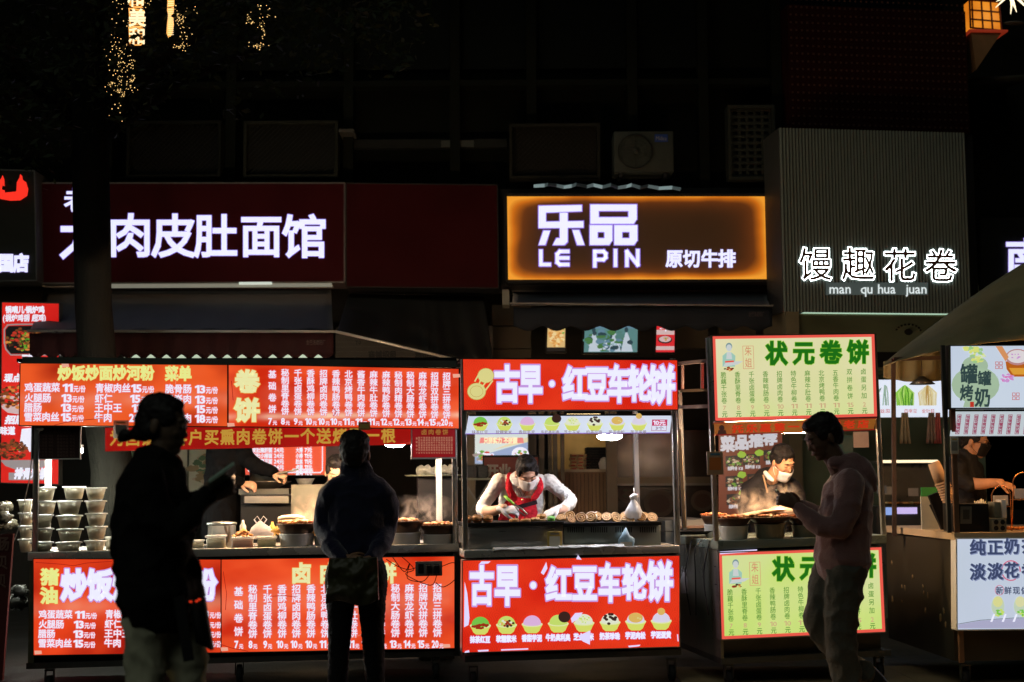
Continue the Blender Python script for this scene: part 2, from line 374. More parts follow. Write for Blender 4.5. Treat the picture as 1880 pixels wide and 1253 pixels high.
# ------------------------------------------------------------------ shop signs on the facade
M_LEDW = emit('led_white', (.78, .8, 1.0), 1.05, rough=.3)
M_LEDP = emit('violet_fringe_rim', (.34, .22, .85), .8)  # violet lens fringe of the lit letters, painted as a rim
def chan(F, d, items, name, parent, face=M_LEDW, side=M_LEDP, bold=.020, rim=.012, depth=.03):
    """raised channel letters: lit faces over a wider copy that paints in the violet bloom"""
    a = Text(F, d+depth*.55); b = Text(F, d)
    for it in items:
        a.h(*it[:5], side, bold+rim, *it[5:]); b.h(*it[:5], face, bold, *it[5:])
    mb = b.mb; o = b.build(name, parent); a.build('letter_rim', o); return o
M_MAROON = mat('maroon_fascia', (.028, .0028, .004), .45, 0, .2, 3, spec=.05); M_MAROON2 = mat('maroon_fascia_plain', (.022, .0018, .0026), .5, 0, .25, 2, spec=.05)
M_RIM = mat('thin_alu_rim', (.16, .15, .14), .4, .8)
t = thing('shop_sign', 'wide dark red shop sign with big white lit characters behind the tree trunk', 'sign', B)
board(B, t, 'sign_panel', [(75, 338), (631, 338), (631, 517), (77, 519)], .0, .45, M_MAROON, M_BLACK, .016, M_RIM)
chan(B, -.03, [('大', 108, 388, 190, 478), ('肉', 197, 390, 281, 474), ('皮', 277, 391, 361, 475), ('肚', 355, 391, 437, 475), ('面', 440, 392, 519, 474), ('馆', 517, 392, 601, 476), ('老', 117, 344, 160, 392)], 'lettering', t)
t = thing('shop_sign', 'blank dark red shop sign with no lettering between the two lit signs', 'sign', B)
board(B, t, 'sign_panel', [(637, 338), (912, 341), (914, 528), (637, 526)], .03, .42, M_MAROON2, M_BLACK, .012, M_BLACK)
# orange lit sign
t = thing('shop_sign', 'brown sign with glowing orange edges and white LE PIN lettering', 'sign', B)
mO = bpy.data.materials.new('orange_edge_lit'); mO.use_nodes = True; n = mO.node_tree.nodes; l = mO.node_tree.links; b = n['Principled BSDF']
q = [B.P(x, y, 0) for x, y in ((931, 361), (1408, 361), (1411, 513), (933, 514))]
tc = n.new('ShaderNodeTexCoord'); sp = n.new('ShaderNodeSeparateXYZ'); l.new(tc.outputs['Object'], sp.inputs[0])
def mth(op, a, c, clamp=False):
    x = n.new('ShaderNodeMath'); x.operation = op; x.use_clamp = clamp
    for i, y in enumerate((a, c)):
        if isinstance(y, (int, float)): x.inputs[i].default_value = y
        else: l.new(y, x.inputs[i])
    return x.outputs[0]
ux0, ux1, wz0, wz1 = q[0].x, q[1].x, q[3].z, q[0].z
dx = mth('MINIMUM', mth('SUBTRACT', sp.outputs[0], ux0), mth('SUBTRACT', ux1, sp.outputs[0])); dz = mth('MINIMUM', mth('SUBTRACT', sp.outputs[2], wz0), mth('SUBTRACT', wz1, sp.outputs[2]))
ns = n.new('ShaderNodeTexNoise'); ns.inputs['Scale'].default_value = 2.2; l.new(tc.outputs['Object'], ns.inputs[0])
gl = mth('ADD', mth('POWER', 2.718, mth('MULTIPLY', dx, -9)), mth('POWER', 2.718, mth('MULTIPLY', dz, -17)))
gl = mth('MULTIPLY', gl, mth('ADD', mth('MULTIPLY', ns.outputs[0], 1.1), .42))
rp = n.new('ShaderNodeValToRGB'); l.new(gl, rp.inputs[0]); e = rp.color_ramp.elements
e[0].position = 0; e[0].color = (.022, .009, .003, 1); e[1].position = 1; e[1].color = (.95, .36, .03, 1)
k = e.new(.3); k.color = (.12, .028, .004, 1); k = e.new(.62); k.color = (.62, .15, .006, 1)
l.new(rp.outputs[0], b.inputs['Emission Color']); b.inputs['Emission Strength'].default_value = .9; b.inputs['Base Color'].default_value = (.03, .015, .008, 1); b.inputs['Roughness'].default_value = .4
sg = board(B, t, 'sign_panel', [(931, 361), (1408, 361), (1411, 513), (933, 514)], 0, .2, mO, M_BLACK, .03, M_BLACK)
mb = MB(); pbox(mb, B, 914, 345, 1424, 531, .0, .4, M_BLACK, dref=.2)
for v in range(0): pass
mb = MB(); pbox(mb, B, 912, 346, 1426, 532, .21, .45, M_BLACK); mb.build('sign_cabinet', t)
LP = Print(B, -.05); LQ = Print(B, -.035)
def thickline(pts, wd, close=False):
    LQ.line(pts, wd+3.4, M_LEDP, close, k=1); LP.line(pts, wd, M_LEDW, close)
def fillp(pts, grow=1.6):
    cx = sum(p[0] for p in pts)/len(pts); cy = sum(p[1] for p in pts)/len(pts)
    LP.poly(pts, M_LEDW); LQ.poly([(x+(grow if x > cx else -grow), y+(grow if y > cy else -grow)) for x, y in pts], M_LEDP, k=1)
# 乐
fillp([(989, 391), (1068, 388), (1068, 377), (989, 378.5)]); fillp([(989, 418), (1002, 418), (1002, 379), (989, 379)]); fillp([(989, 419), (1071, 418), (1071, 406.5), (989, 408)])
fillp([(1028, 440), (1042, 440), (1042, 391), (1028, 391)]); fillp([(1015, 450), (1036, 450), (1042, 444), (1042, 437), (1022, 438)])
fillp([(989, 450), (1001, 450), (1010, 424), (998, 424)]); fillp([(1060, 450), (1073, 450), (1063, 423), (1051, 423)])
# 品
def ring(x0, y0, x1, y1, tx, ty):
    fillp([(x0, y1), (x0+tx, y1), (x0+tx, y0), (x0, y0)]); fillp([(x1-tx, y1-6), (x1, y1-8), (x1, y0), (x1-tx, y0)])
    fillp([(x0+tx-.5, y0+ty), (x1-tx+.5, y0+ty), (x1-tx+.5, y0), (x0+tx-.5, y0)]); fillp([(x0+tx-.5, y1), (x1-8, y1), (x1-tx+.5, y1-ty), (x0+tx-.5, y1-ty)]); fillp([(x1-tx, y1), (x1-6, y1), (x1, y1-8), (x1-tx, y1-ty)])
ring(1084, 376, 1169, 411, 15, 11.5); ring(1083, 414, 1124, 450, 14, 12); ring(1128, 414, 1170, 450, 14, 12)
# LE PIN
for pts in ([(993, 461), (993, 486), (1009, 486)], [(1043, 462), (1028, 462), (1023, 467), (1023, 482), (1028, 486), (1043, 486)], [(1024, 474), (1043, 474)],
            [(1092, 489), (1092, 462), (1108, 462), (1112, 466), (1112, 473), (1108, 477), (1094, 477)], [(1130, 460), (1130, 488)], [(1151, 488), (1151, 462), (1171, 487), (1171, 460)]):
    thickline(pts, 6.2)
lo = LP.build('lettering', t); LQ.build('letter_rim', lo)
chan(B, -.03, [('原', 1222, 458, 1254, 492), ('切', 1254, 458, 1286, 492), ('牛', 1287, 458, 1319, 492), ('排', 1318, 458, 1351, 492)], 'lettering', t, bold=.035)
# grey ribbed sign on its own yawed front
G = Frame(1600, 13.6, 7.5)
t = thing('shop_sign', 'tall grey ribbed sign with dark halo lit characters on the right', 'sign', G)
M_RIB = mat('ribbed_grey', (.125, .155, .14), .45, .0, .12, 2)
c0, c1, c2, c3 = G.P(1432, 233), G.P(1776, 246), G.P(1780, 578), G.P(1437, 570)
mb = MB(); u0, u1 = (c0.x+c3.x)/2, (c1.x+c2.x)/2; w0, w1 = (c2.z+c3.z)/2, (c0.z+c1.z)/2
mb.box(u0, u1, .02, .5, w0, w1, mat('rib_gap_shade', (.03, .033, .03), .6))  # dark backing paints in the shade between the ribs
N = 58
for i in range(N):
    a = u0+(u1-u0)*(i+.5)/N; h = (u1-u0)/N*.5
    mb.prism([(a-h*.55, .018, w0), (a-h*.35, -.004, w0), (a+h*.35, -.004, w0), (a+h*.55, .018, w0)], (0, 0, w1-w0), M_RIB)
mb.build('ribbed_panel', t)
M_HALO = emit('halo_white', (.85, .95, .95), 9, True); M_LET = mat('dark_bronze_letter', (.10, .045, .03), .35, .5, .5, 14)
cells = [('馒', 1466, 453, 1528, 517), ('趣', 1545, 453, 1607, 517), ('花', 1621, 455, 1683, 519), ('卷', 1696, 456, 1758, 520)]
a = Text(G, -.012); b2 = Text(G, -.05)
for c in cells: b2.h(*c, M_LET, .010); a.h(*c, M_HALO, .030)
o = b2.build('lettering', t); a.build('halo_light', o)
a = Text(G, -.03); a.h('man  qu hua  juan', 1522, 519, 1702, 542, emit('pinyin_glow', (.7, .78, .78), .95), .014)
o = a.build('lettering', t); pr = Print(G, -.016); pr.rect(1516, 519, 1704, 542, emit('acrylic_strip_glow', (.05, .065, .06), .9)); pr.build('backing_strip', o)
# shop below the ribbed sign: pale green front
t = thing('green_shop', 'pale green shop front with a faint round emblem under the grey ribbed sign', 'shop', G)
M_PG = mat('pale_green_wall', (.13, .17, .11), .7, 0, .2, 3)
mb = MB(); mb.box(G.u(1434, 600, .7), G.u(1800, 600, .7), .7, .8, 0, G.w(575, 1600, .7)+.3, M_PG)
mb.build('wall', t); mb = MB(); mb.box(G.u(1437, 600, .1), G.u(1461, 600, .1), .0, .7, 0, w0, mat('tan_pilaster', (.10, .09, .055), .7)); mb.build('pilaster', t)
mb = MB(); mb.grid(lambda a, b: (G.u(1462, 600, .1)+a*1.8, .08+.6*math.sin(b*1.57), w0-.52*(1-math.cos(b*1.57))*1.0-.02), 8, 12, M_PG, .02); mb.build('curved_canopy', t)
pr = Print(G, .3)
for k in range(9): x, y = 1668+24*math.cos(R(20+k*17)), 612-16*math.sin(R(20+k*17)); pr.ell(x, y, 2.4, 2, M_BLACK, n=6, k=1)
pr.ell(1668, 610, 8, 6, M_BLACK, k=1, n=9); pr.build('emblem', t)
# added glowing strip that lights the canopy under the ribbed sign
lm = MB(); lm.box(G.u(1470, 580, .12), G.u(1760, 580, .12), .03, .48, w0-.006, w0-.002, emit('added_strip_green_white', (.55, .8, .6), .8, True))
tag(lm.build('glow_strip', None, G), 'thin added light strip under the grey ribbed sign', 'lamp')
# red dotted tower cladding
D = Frame(1600, 14.2, 7.5)
t = thing('dotted_building', 'tall building front clad in dark red panels with rows of dots', 'building', D)
mb = MB(); u0, u1 = D.u(1448, 100), D.u(1775, 100); w0, w1 = D.w(240, 1600), 6.2
M_CL = mat('oxblood_cladding', (.016, .0035, .003), .6, spec=.03); M_DOT = mat('cladding_stud', (.055, .026, .018), .5, spec=.05)
mb.box(u0, u1, .0, 1, w0, w1, M_CL); mb.box(u0-.15, u1+.05, .05, 1, 2.5, w0, M_BLACK); mb.build('wall', t)
mb = MB(); nx, nz = 33, 21
for i in range(nx):
    for j in range(nz): mb.box(*(lambda a, b: (a-.009, a+.009, -.008, .0, b-.009, b+.009))(u0+.03+(u1-u0-.06)*i/(nx-1), w0+.05+1.62*j/(nz-1)), M_DOT)
tag(mb.build('stud_rows', t), kind='stuff')
# far right building and its signs
E_ = Frame(1830, 15.0, 4)
t = thing('corner_building', 'dark building at the right edge with a ledge and dim ceiling above', 'building', E_)
mb = MB(); mb.box(E_.u(1775, 300), E_.u(2100, 300), .5, 2, 2.2, 8, mat('corner_wall', (.006, .007, .006), .8, spec=.05)); mb.build('wall', t)
mb = MB(); mb.grid(lambda a, b: (E_.P(1784+a*110, 152-b*12-a*0, -.2).x, -.2+b*.7, E_.P(1784, 152-b*14, -.2).z+.05*a), 3, 3, mat('ledge', (.03, .034, .026), .6), .05); mb.build('ledge', t)
mb = MB(); mb.ell(E_.P(1862, 43, .3), (.12, .06, .018), mat('dish', (.12, .12, .11), .4)); mb.build('ceiling_fitting', t)
t = thing('shop_sign', 'white lit character cut off by the right edge above the tent', 'sign', E_)
o = board(E_, t, 'sign_panel', [(1800, 400), (2060, 400), (2060, 560), (1800, 560)], .3, .15, M_BLACK, M_BLACK, 0)
chan(E_, .27, [('南', 1844, 436, 1926, 510)], 'lettering', t)
t = thing('lantern', 'square orange lit lantern box with a grid of bars at the top right', 'lantern', E_)
LT = [(1779, 1), (1833, 5), (1838, 57), (1781, 52)]
mb = MB(); d = -.6; P4 = [E_.P(x, y, d) for x, y in LT]; dp = V((0, .14, 0))
mo = emit('lantern_paper', (.88, .30, .02), .95, False, (.60, .14, .006), 2.5)
mb.add([P4[3], P4[2], P4[1], P4[0]]+[p+dp for p in (P4[3], P4[2], P4[1], P4[0])], [(0, 1, 2, 3), (4, 7, 6, 5), (0, 3, 7, 4), (1, 5, 6, 2), (3, 2, 6, 7)], mo); mb.build('paper_panel', t)
mb = MB(); MR = mat('red_lacquer', (.12, .012, .006), .4)
for f in (-.0, .08, .4, .71, 1): mb.bar(P4[0].lerp(P4[1], f)-V((0, .012, 0)), P4[3].lerp(P4[2], f)-V((0, .012, 0)), .012, .02, MR, (0, 1, 0))
for f in (0, .36, .69, 1): mb.bar(P4[0].lerp(P4[3], f)-V((0, .012, 0)), P4[1].lerp(P4[2], f)-V((0, .012, 0)), .012, .02, MR, (0, 1, 0))
mb.build('bars', t)
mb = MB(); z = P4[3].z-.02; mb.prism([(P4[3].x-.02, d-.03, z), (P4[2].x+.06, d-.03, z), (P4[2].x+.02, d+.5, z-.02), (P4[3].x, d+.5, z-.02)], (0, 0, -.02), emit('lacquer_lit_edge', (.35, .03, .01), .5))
mb.prism([(P4[3].x+.01, d+.0, z-.025), (P4[2].x, d+.0, z-.025), (P4[3].x+.05, d+.0, z-.42)], (0, .4, 0), mat('lantern_bracket', (.16, .09, .04), .6)); mb.build('bracket', t)
t = thing('chandelier', 'bright white branching lamp at the top right corner beside the orange lantern', 'lamp', E_)
mb = MB(smooth=True); ml = emit('chandelier_glow', (1, .85, .55), 1.6); c = E_.P(1856, -12, -.9); base = c
for k in range(26):
    a = R(random.uniform(185, 355)); L = random.uniform(.08, .2); e = c+V((math.cos(a)*L*1.2, random.uniform(-.1, .1), math.sin(a)*L)); mb.tube([c, c.lerp(e, .6)+V((random.uniform(-.02, .02), 0, 0)), e], [.012, .009, .003], ml, 6)
mb.ell(c, (.05, .05, .04), ml); mb.build('lit_branches', t)
mb = MB(); mb.tube([c, c+V((0, 0, .8))], .008, M_DSTEEL); mb.build('hanging_rod', t)
# left end: neighbouring sign and tall red menu
L_ = Frame(30, 13.8)
t = thing('shop_sign', 'dark grey sign with a red brush stroke and small white characters at the left edge', 'sign', L_)
board(L_, t, 'sign_panel', [(-120, 310), (62, 315), (66, 514), (-120, 517)], 0, .4, mat('slate_panel', (.010, .012, .010), .6, spec=.1), M_BLACK, .012, M_DSTEEL)
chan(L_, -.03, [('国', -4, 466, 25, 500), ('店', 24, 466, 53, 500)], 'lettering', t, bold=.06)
pr = Print(L_, -.04); rr = emit('red_neon', (.95, .03, .015), 1)
pr.poly([(-8, 360), (2, 366), (20, 369), (38, 368), (50, 360), (52, 348), (48, 335), (42, 331), (41, 324), (37, 320), (36, 326), (31, 335), (30, 352), (9, 354), (8, 330), (5, 322), (1, 330), (-8, 333)], rr); pr.build('brush_stroke', t)
# ------------------------------------------------------------------ awnings
def scallop(F, xs, xe, ytop, ybot, amp, n, d, m, name, parent, dtop=None):
    mb = MB(); N = n*8
    def f(a, b):
        x = xs+(xe-xs)*a; y = ytop+(ybot-ytop)*b - (amp*abs(math.sin(a*n*math.pi))**1.6 if b > .99 else 0)*-1 - (amp if b > .99 else 0)
        p = F.P(x, y, d); p.y += .01*math.sin(a*n*6.28*.7+b); return p
    mb.grid(f, N, 3, m, .006); return mb.build(name, parent)
M_NAVY = mat('navy_canvas', (.018, .023, .032), .8, 0, .3, 3, .3, 90, sheen=.3); M_WINE = mat('wine_canvas', (.014, .002, .003), .85, 0, .3, 4, .3, 90)
def slope(F, q, d0, d1, m, name, parent, folds=.01, nf=9):
    """canvas from the wall line (top pair, depth d0) out to the front rail (bottom pair, depth d1)"""
    tl, tr, br, bl = F.P(*q[0], d0), F.P(*q[1], d0), F.P(*q[2], d1), F.P(*q[3], d1); mb = MB()
    def f(a, b):
        p = tl.lerp(tr, a).lerp(bl.lerp(br, a), b); p.z -= .05*math.sin(b*math.pi)+folds*math.sin(a*nf*6.28+b*3)*b; return p
    mb.grid(f, 40, 10, m, .006); return mb.build(name, parent)
t = thing('awning', 'dark navy awning with a wine red scalloped edge behind the left food cart', 'awning', B)
slope(B, [(82, 532), (608, 532), (612, 608), (52, 610)], .3, -.9, M_NAVY, 'canvas', t)
scallop(B, 54, 612, 612, 660, 9, 20, -.9, M_WINE, 'scalloped_edge', t)
mb = MB(); mb.bar(B.P(50, 608, -.92), B.P(616, 609, -.92), .03, .02, M_STEEL); mb.build('front_rail', t)
mb = MB(); mb.bar(B.P(80, 523, .2), B.P(612, 524, .2), .08, .05, mat('pale_alu', (.5, .5, .45), .45, .3)); mb.build('cassette', t)
tx = Text(B, -.915); tx.h('金巴洛遮阳厂', 562, 624, 598, 634, mat('faint_grey_ink', (.06, .05, .05), .8)); tx.build('maker_print', t)
lm = MB(); lm.box(B.u(440, 520, .02), B.u(500, 520, .02), -.02, .04, B.w(523, 470), B.w(518.5, 470), emit('strip_white', (.6, .66, .58), .9, True)); lm.box(B.u(205, 520, .02), B.u(609, 520, .02), .005, .04, B.w(527, 470), B.w(519.5, 470), emit('rail_glow', (.5, .5, .4), .3))  # rail's caught light painted as dim emission; the short bar is the lamp
tag(lm.build('glow_strip', None, B), 'small pale lamp and rail with painted glow under the wide dark red shop sign', 'lamp')
t = thing('awning', 'folded black awning with a slanting pale rail behind the middle of the carts', 'awning', B)
mb = MB(); tl, tr, br, bl = B.P(640, 540, .2), B.P(888, 545, .2), B.P(906, 662, -.9), B.P(618, 612, -.9)
def fa(a, b):
    if a < .75: e = bl.lerp(B.P(845, 664, -.9), a/.75)
    else: e = B.P(845, 664, -.9).lerp(br, (a-.75)/.25)
    p = tl.lerp(tr, a).lerp(e, b); s = (a-.35)*1.6 if a > .35 else 0
    p.y += -.05*s*math.sin(a*60+2*math.sin(a*11))*b-.04*math.sin(a*23)*b; return p
mb.grid(fa, 90, 10, mat('black_canvas', (.012, .0115, .009), .75, 0, .3, 4, .3, 90), .006); mb.build('canvas', t)
mb = MB(); mb.tube([B.P(616, 609, -1.0), B.P(700, 628, -1.0), B.P(842, 662, -1.0)], .013, mat('pale_rail', (.5, .48, .42), .35, .5), 8); mb.build('front_rail', t)
t = thing('awning', 'black awning with deep scallops and a thin bright rail under the orange lit sign', 'awning', B)
slope(B, [(942, 537), (1408, 537), (1416, 561), (938, 559)], .2, -.5, M_NAVY, 'canvas', t, .004)
scallop(B, 943, 1418, 565, 608, 9, 9, -.5, mat('blue_black_canvas', (.006, .009, .014), .8, 0, .3, 4, .3, 90), 'scalloped_edge', t)
mb = MB(); mb.bar(B.P(936, 557, -.52), B.P(1419, 562, -.52), .025, .012, M_STEEL); mb.build('front_rail', t)
mb = MB(); mb.bar(B.P(936, 536, .25), B.P(1412, 540, .25), .06, .05, M_DSTEEL); pbox(mb, B, 922, 532, 935, 560, .1, .4, mat('worn_bracket', (.2, .2, .17), .6)); pbox(mb, B, 1412, 530, 1424, 552, .1, .4, M_DSTEEL); mb.build('cassette', t)
tx = Text(B, -.515); tx.h('金巴洛遮阳厂', 1374, 572, 1404, 582, mat('faint_grey_ink', (.06, .05, .05), .8)); tx.build('maker_print', t)
# crumpled metal edging above the orange sign, its glints painted as emission
mb = MB(); pts = [(980, 341), (1000, 340), (1006, 338), (1022, 340), (1035, 343), (1050, 341), (1058, 338), (1078, 342), (1090, 339), (1106, 343), (1122, 339), (1135, 344), (1150, 342), (1160, 339), (1176, 344), (1190, 341), (1210, 345), (1235, 344), (1250, 347)]
for i, (x, y) in enumerate(pts[:-1]):
    x2, y2 = pts[i+1]; d = -.05-.03*(i % 3); p, q = B.P(x, y, d), B.P(x2, y2, d+.03)
    mb.add([p+V((0, 0, -.012)), q+V((0, -.03, -.012)), q+V((0, 0, .014)), p+V((0, .03, .016)), p+V((0, .06, -.01)), q+V((0, .06, -.01))], [(0, 1, 2, 3), (3, 2, 5, 4)], emit('tin_glint_%d' % (i % 4), [(.22, .3, .3), (.05, .07, .07), (.008, .01, .01), (.09, .12, .12)][i % 4], .8 if i < 15 else .15))
tag(mb.build('tin_edging', None, B), 'crumpled silvery tin strip with painted glints above the orange lit sign', 'metal strip')
# ------------------------------------------------------------------ tall red menu, left
t = thing('menu_board', 'tall red lit menu with photographs of chicken pots at the left edge', 'menu board', L_)
M_MRED = emit('menu_red', (.8, .022, .014), .85, True, (.62, .01, .008), 1.5)
d = -.3; board(L_, t, 'sign_panel', [(4, 556), (108, 558), (107, 889), (2, 886)], d, .1, M_MRED, M_BLACK, .01, M_DSTEEL)
cw = emit('print_white', (.78, .78, .9), 1.0); cb = emit('print_black', (.012, .012, .012), .5); cbr = emit('print_brown', (.25, .07, .02), .7); cbr2 = emit('print_brown_dark', (.08, .022, .008), .7)
cgr = emit('print_green', (.12, .4, .03), .8); cor = emit('print_orange', (.75, .25, .05), .8); cst = emit('print_steel', (.35, .3, .3), .8); cpk = emit('print_pinkwhite', (.7, .5, .5), .8); crd = emit('print_red', (.6, .04, .02), .8)
tx = Text(L_, d-.004)
tx.h('锅嘀儿·锅炉鸡', 10, 562, 82, 576, cw, .05, 0); tx.h('(锅炉鸡锅 超鸡)', 5, 577, 84, 591, cw, .04, .15)
tx.h('百花楼', 38, 651, 68, 668, cw, .06, .25); tx.h('现点', 6, 686, 38, 702, cw, .05, .2); tx.h('招牌鸡', 8, 763, 64, 779, cw, .06, .2)
tx.h('味道', 0, 783, 28, 799, cw, .05, 0); tx.h('排骨鸡锅', 25, 859, 86, 880, cw, .06, .25)
tx.build('lettering', t)
pr = Print(L_, d-.003); pr.line([(11, 642), (8, 630), (8, 605), (14, 597), (30, 596), (110, 595), (110, 652), (20, 652)], 2.5, cst, True, k=1); pr.poly([(12, 640), (10, 606), (16, 599), (110, 598), (110, 650), (20, 650)], cb, k=1)
def food(pr, cx, cy, rx, ry, n, cols, s=4):
    for i in range(n):
        a = random.uniform(0, 6.28); q = math.sqrt(random.random()); pr.ell(cx+rx*q*math.cos(a), cy+ry*q*math.sin(a), random.uniform(.5, 1)*s, random.uniform(.4, .9)*s*.7, random.choice(cols), n=7, wob=.25, k=2+i*.2)
food(pr, 45, 624, 33, 22, 120, [cbr, cbr2, cor, cbr, cgr, crd], 5); food(pr, 45, 624, 12, 10, 22, [cgr], 3)
pr.build('food_photograph', t); pr = Print(L_, d-.003); pr.poly([(2, 745), (40, 745), (40, 762), (14, 758), (4, 750)], cpk, k=1); food(pr, 26, 730, 26, 22, 110, [cbr, cpk, cbr, cor, cbr2], 5)
pr.build('food_photograph', t); pr = Print(L_, d-.003); pr.poly([(0, 845), (92, 845), (80, 858), (60, 863), (30, 863), (10, 856)], cst, k=1); pr.poly([(40, 788), (58, 786), (60, 830), (34, 830)], cw, k=1); food(pr, 24, 826, 26, 18, 140, [cbr, cbr2, cbr, crd, cbr2], 5); food(pr, 27, 822, 9, 8, 16, [cgr], 3)
pr.rect(16, 868, 84, 882, cst, k=.5); pr.build('food_photograph', t)
# ------------------------------------------------------------------ shop interiors behind the carts
# back-left noodle shop: posters and red price list
t = thing('menu_board', 'red lit price list with 24元 rows inside the noodle shop', 'menu board', B)
M_PL = emit('price_red', (.85, .10, .06), .9, True, (.75, .32, .30), 1.6, (1, 1, .3), col3=(.9, .07, .01))
d = .9; board(B, t, 'sign_panel', [(446, 655), (600, 655), (598, 872), (446, 872)], d, .08, M_PL, M_BLACK, .01, M_DSTEEL)
tx = Text(B, d-.01); rows = ['招牌大碗面', '皮肚肉丝面', '皮肚大肠面', '皮肚猪肝面', '皮肚小排面', '皮肚腰花面']
for i in range(9):
    y = 822+i*10.4-10.4*3
    if y < 868: tx.h(rows[i % 6], 463, y, 500, y+9.5, cw, .05); tx.h('24元', 503, y, 521, y+9.5, cw, .05); tx.h(['卤蛋', '素鸡', '大肉', '大排', '小排', '肚丝'][i % 6], 543, y, 556, y+9.5, cw, .05); tx.h(['3元', '7元', '11元'][min(2, i//2)], 559, y, 573, y+9.5, cw, .05)
tx.h('打包盒加收1元', 537, 860, 575, 868, cw, .05); tx.build('lettering', t)
pr = Print(B, d-.006); pr.line([(456, 700), (456, 865), (460, 868), (588, 868), (592, 864), (592, 700)], 2, cw, k=1); pr.build('border_line', t)
M_POST1 = mat('poster_white', (.55, .6, .5), .5, 0, .1, 4)
for k, (x0, x1, lab) in enumerate(((300, 343, 'noodle bowl poster with a big brown bowl behind the woman in black'), (347, 440, 'pale green poster with dumplings on the noodle shop wall'))):
    t = thing('poster', lab, 'poster', B); d = .7
    mb = MB(); pbox(mb, B, x0, 826, x1, 905, d, d+.03, M_POST1); mb.build('sheet', t)
    pr = Print(B, d-.004)
    if k == 0: pr.ell(308, 856, 28, 28, mat('poster_brown', (.16, .05, .02), .5), k=1); food(pr, 312, 856, 15, 15, 30, [mat('noodle_a', (.4, .22, .1), .6), mat('noodle_b', (.25, .09, .03), .6)], 5)
    else: food(pr, 385, 862, 34, 26, 60, [mat('dump_a', (.5, .45, .35), .6), mat('dump_b', (.3, .25, .15), .6), mat('dump_c', (.1, .2, .12), .6)], 10)
    pr.build('printed_food', t)
t = thing('noodle_shop', 'dim noodle shop interior with pale green wall panels behind the left cart', 'shop', B)
mb = MB(); pbox(mb, B, 195, 800, 446, 910, .8, .9, mat('green_wall', (.2, .27, .2), .6)); pbox(mb, B, 600, 800, 645, 1000, .8, .9, mat('mauve_wall', (.25, .17, .17), .6))
pbox(mb, B, 300, 815, 446, 824, .72, .8, mat('rail_green', (.3, .4, .33), .5)); mb.build('wall', t)
mb = MB(); mb.box(B.u(446, 900, .6), B.u(600, 900, .6), .5, 1.2, .6, B.w(905, 500, .6), M_DSTEEL); mb.build('counter', t)
lm = MB(); pbox(lm, B, 228, 643, 600, 666, .45, .5, emit('lit_wall_glow', (.52, .62, .46), .9, True)); tag(lm.build('light_panel', None, B), 'glowing greenish panel standing in for a lit wall behind the navy awning edge', 'lamp')  # glowing panel added in place of the lit wall below the scallops
# letting notice
t = thing('notice_board', 'grey slatted board with black Chinese letters above the left cart roof', 'notice', B)
mb = MB(); d = .5; pbox(mb, B, 616, 600, 905, 690, d, d+.05, mat('slat_grey', (.035, .032, .025), .6))
for y in range(622, 690, 9): pbox(mb, B, 616, y, 905, y+5.5, d-.012, d, mat('slat_grey', (.11, .1, .08), .6))
mb.build('slats', t); tx = Text(B, d-.02); tx.h('商铺招租', 676, 644, 728, 661, M_BLACK, .04); tx.h('摊位招租', 762, 645, 814, 663, M_BLACK, .04); tx.h('T0', 652, 625, 663, 634, M_BLACK, .03); tx.build('lettering', t)
# three screens under the third awning
def screen(label, x0, y0, x1, y1, paint):
    t = thing('wall_screen', label, 'screen', B, 'screens hanging under the black awning'); d = .6
    board(B, t, 'screen_panel', [(x0+2, y0), (x1+1, y0), (x1, y1), (x0, y1)], d, .06, emit('scr_%d' % x0, paint[0], .8, True), M_BLACK, .02, M_BLACK)
    pr = Print(B, d-.003); paint[1](pr); pr.build('picture', t)
noo = [emit('noodle1', (.85, .5, .15), .8), emit('noodle2', (.7, .3, .06), .8), emit('noodle3', (.9, .7, .35), .8)]
screen('narrow lit screen of fried noodles, leftmost of the three under the awning', 1004, 590, 1037, 645, ((.75, .5, .2), lambda p: (p.rect(1004, 638, 1037, 645, cb, k=1), food(p, 1021, 618, 13, 18, 90, noo, 5), food(p, 1032, 606, 4, 6, 10, [cgr], 4))))
blu = [emit('vid_blue', (.12, .25, .35), .8), emit('vid_teal', (.08, .22, .2), .8), emit('vid_white', (.55, .65, .75), .8), emit('vid_dark', (.02, .06, .08), .8)]
def vid(p):
    p.rect(1073, 588, 1170, 604, blu[0], k=1); food(p, 1120, 626, 44, 18, 60, [blu[1], blu[3], blu[0], emit('vid_green', (.06, .2, .06), .8)], 9)
    for x in (1090, 1128, 1150): p.poly([(x-10, 646), (x+12, 646), (x+6, 622), (x, 606), (x-5, 622)], blu[2], k=10); p.ell(x, 606, 3.5, 5, blu[3], k=11)
    food(p, 1120, 634, 40, 10, 40, [blu[2], blu[0]], 5)
screen('wide lit video screen with pale blue figures, middle of the three under the awning', 1072, 588, 1170, 647, ((.1, .25, .25), vid))
def red3(p):
    p.rect(1204, 606, 1238, 615, cpk, k=1); food(p, 1220, 603, 10, 5, 12, [cst, cw], 3); p.ell(1221, 624, 13, 7, cb, k=2); p.ell(1221, 623, 11, 5.5, cpk, k=3); food(p, 1221, 623, 6, 3, 10, [cor, cgr], 3); p.rect(1203, 636, 1238, 643, cpk, k=1)
screen('narrow lit screen with a red noodle advert, rightmost of the three under the awning', 1204, 590, 1238, 647, ((.75, .02, .03), red3))
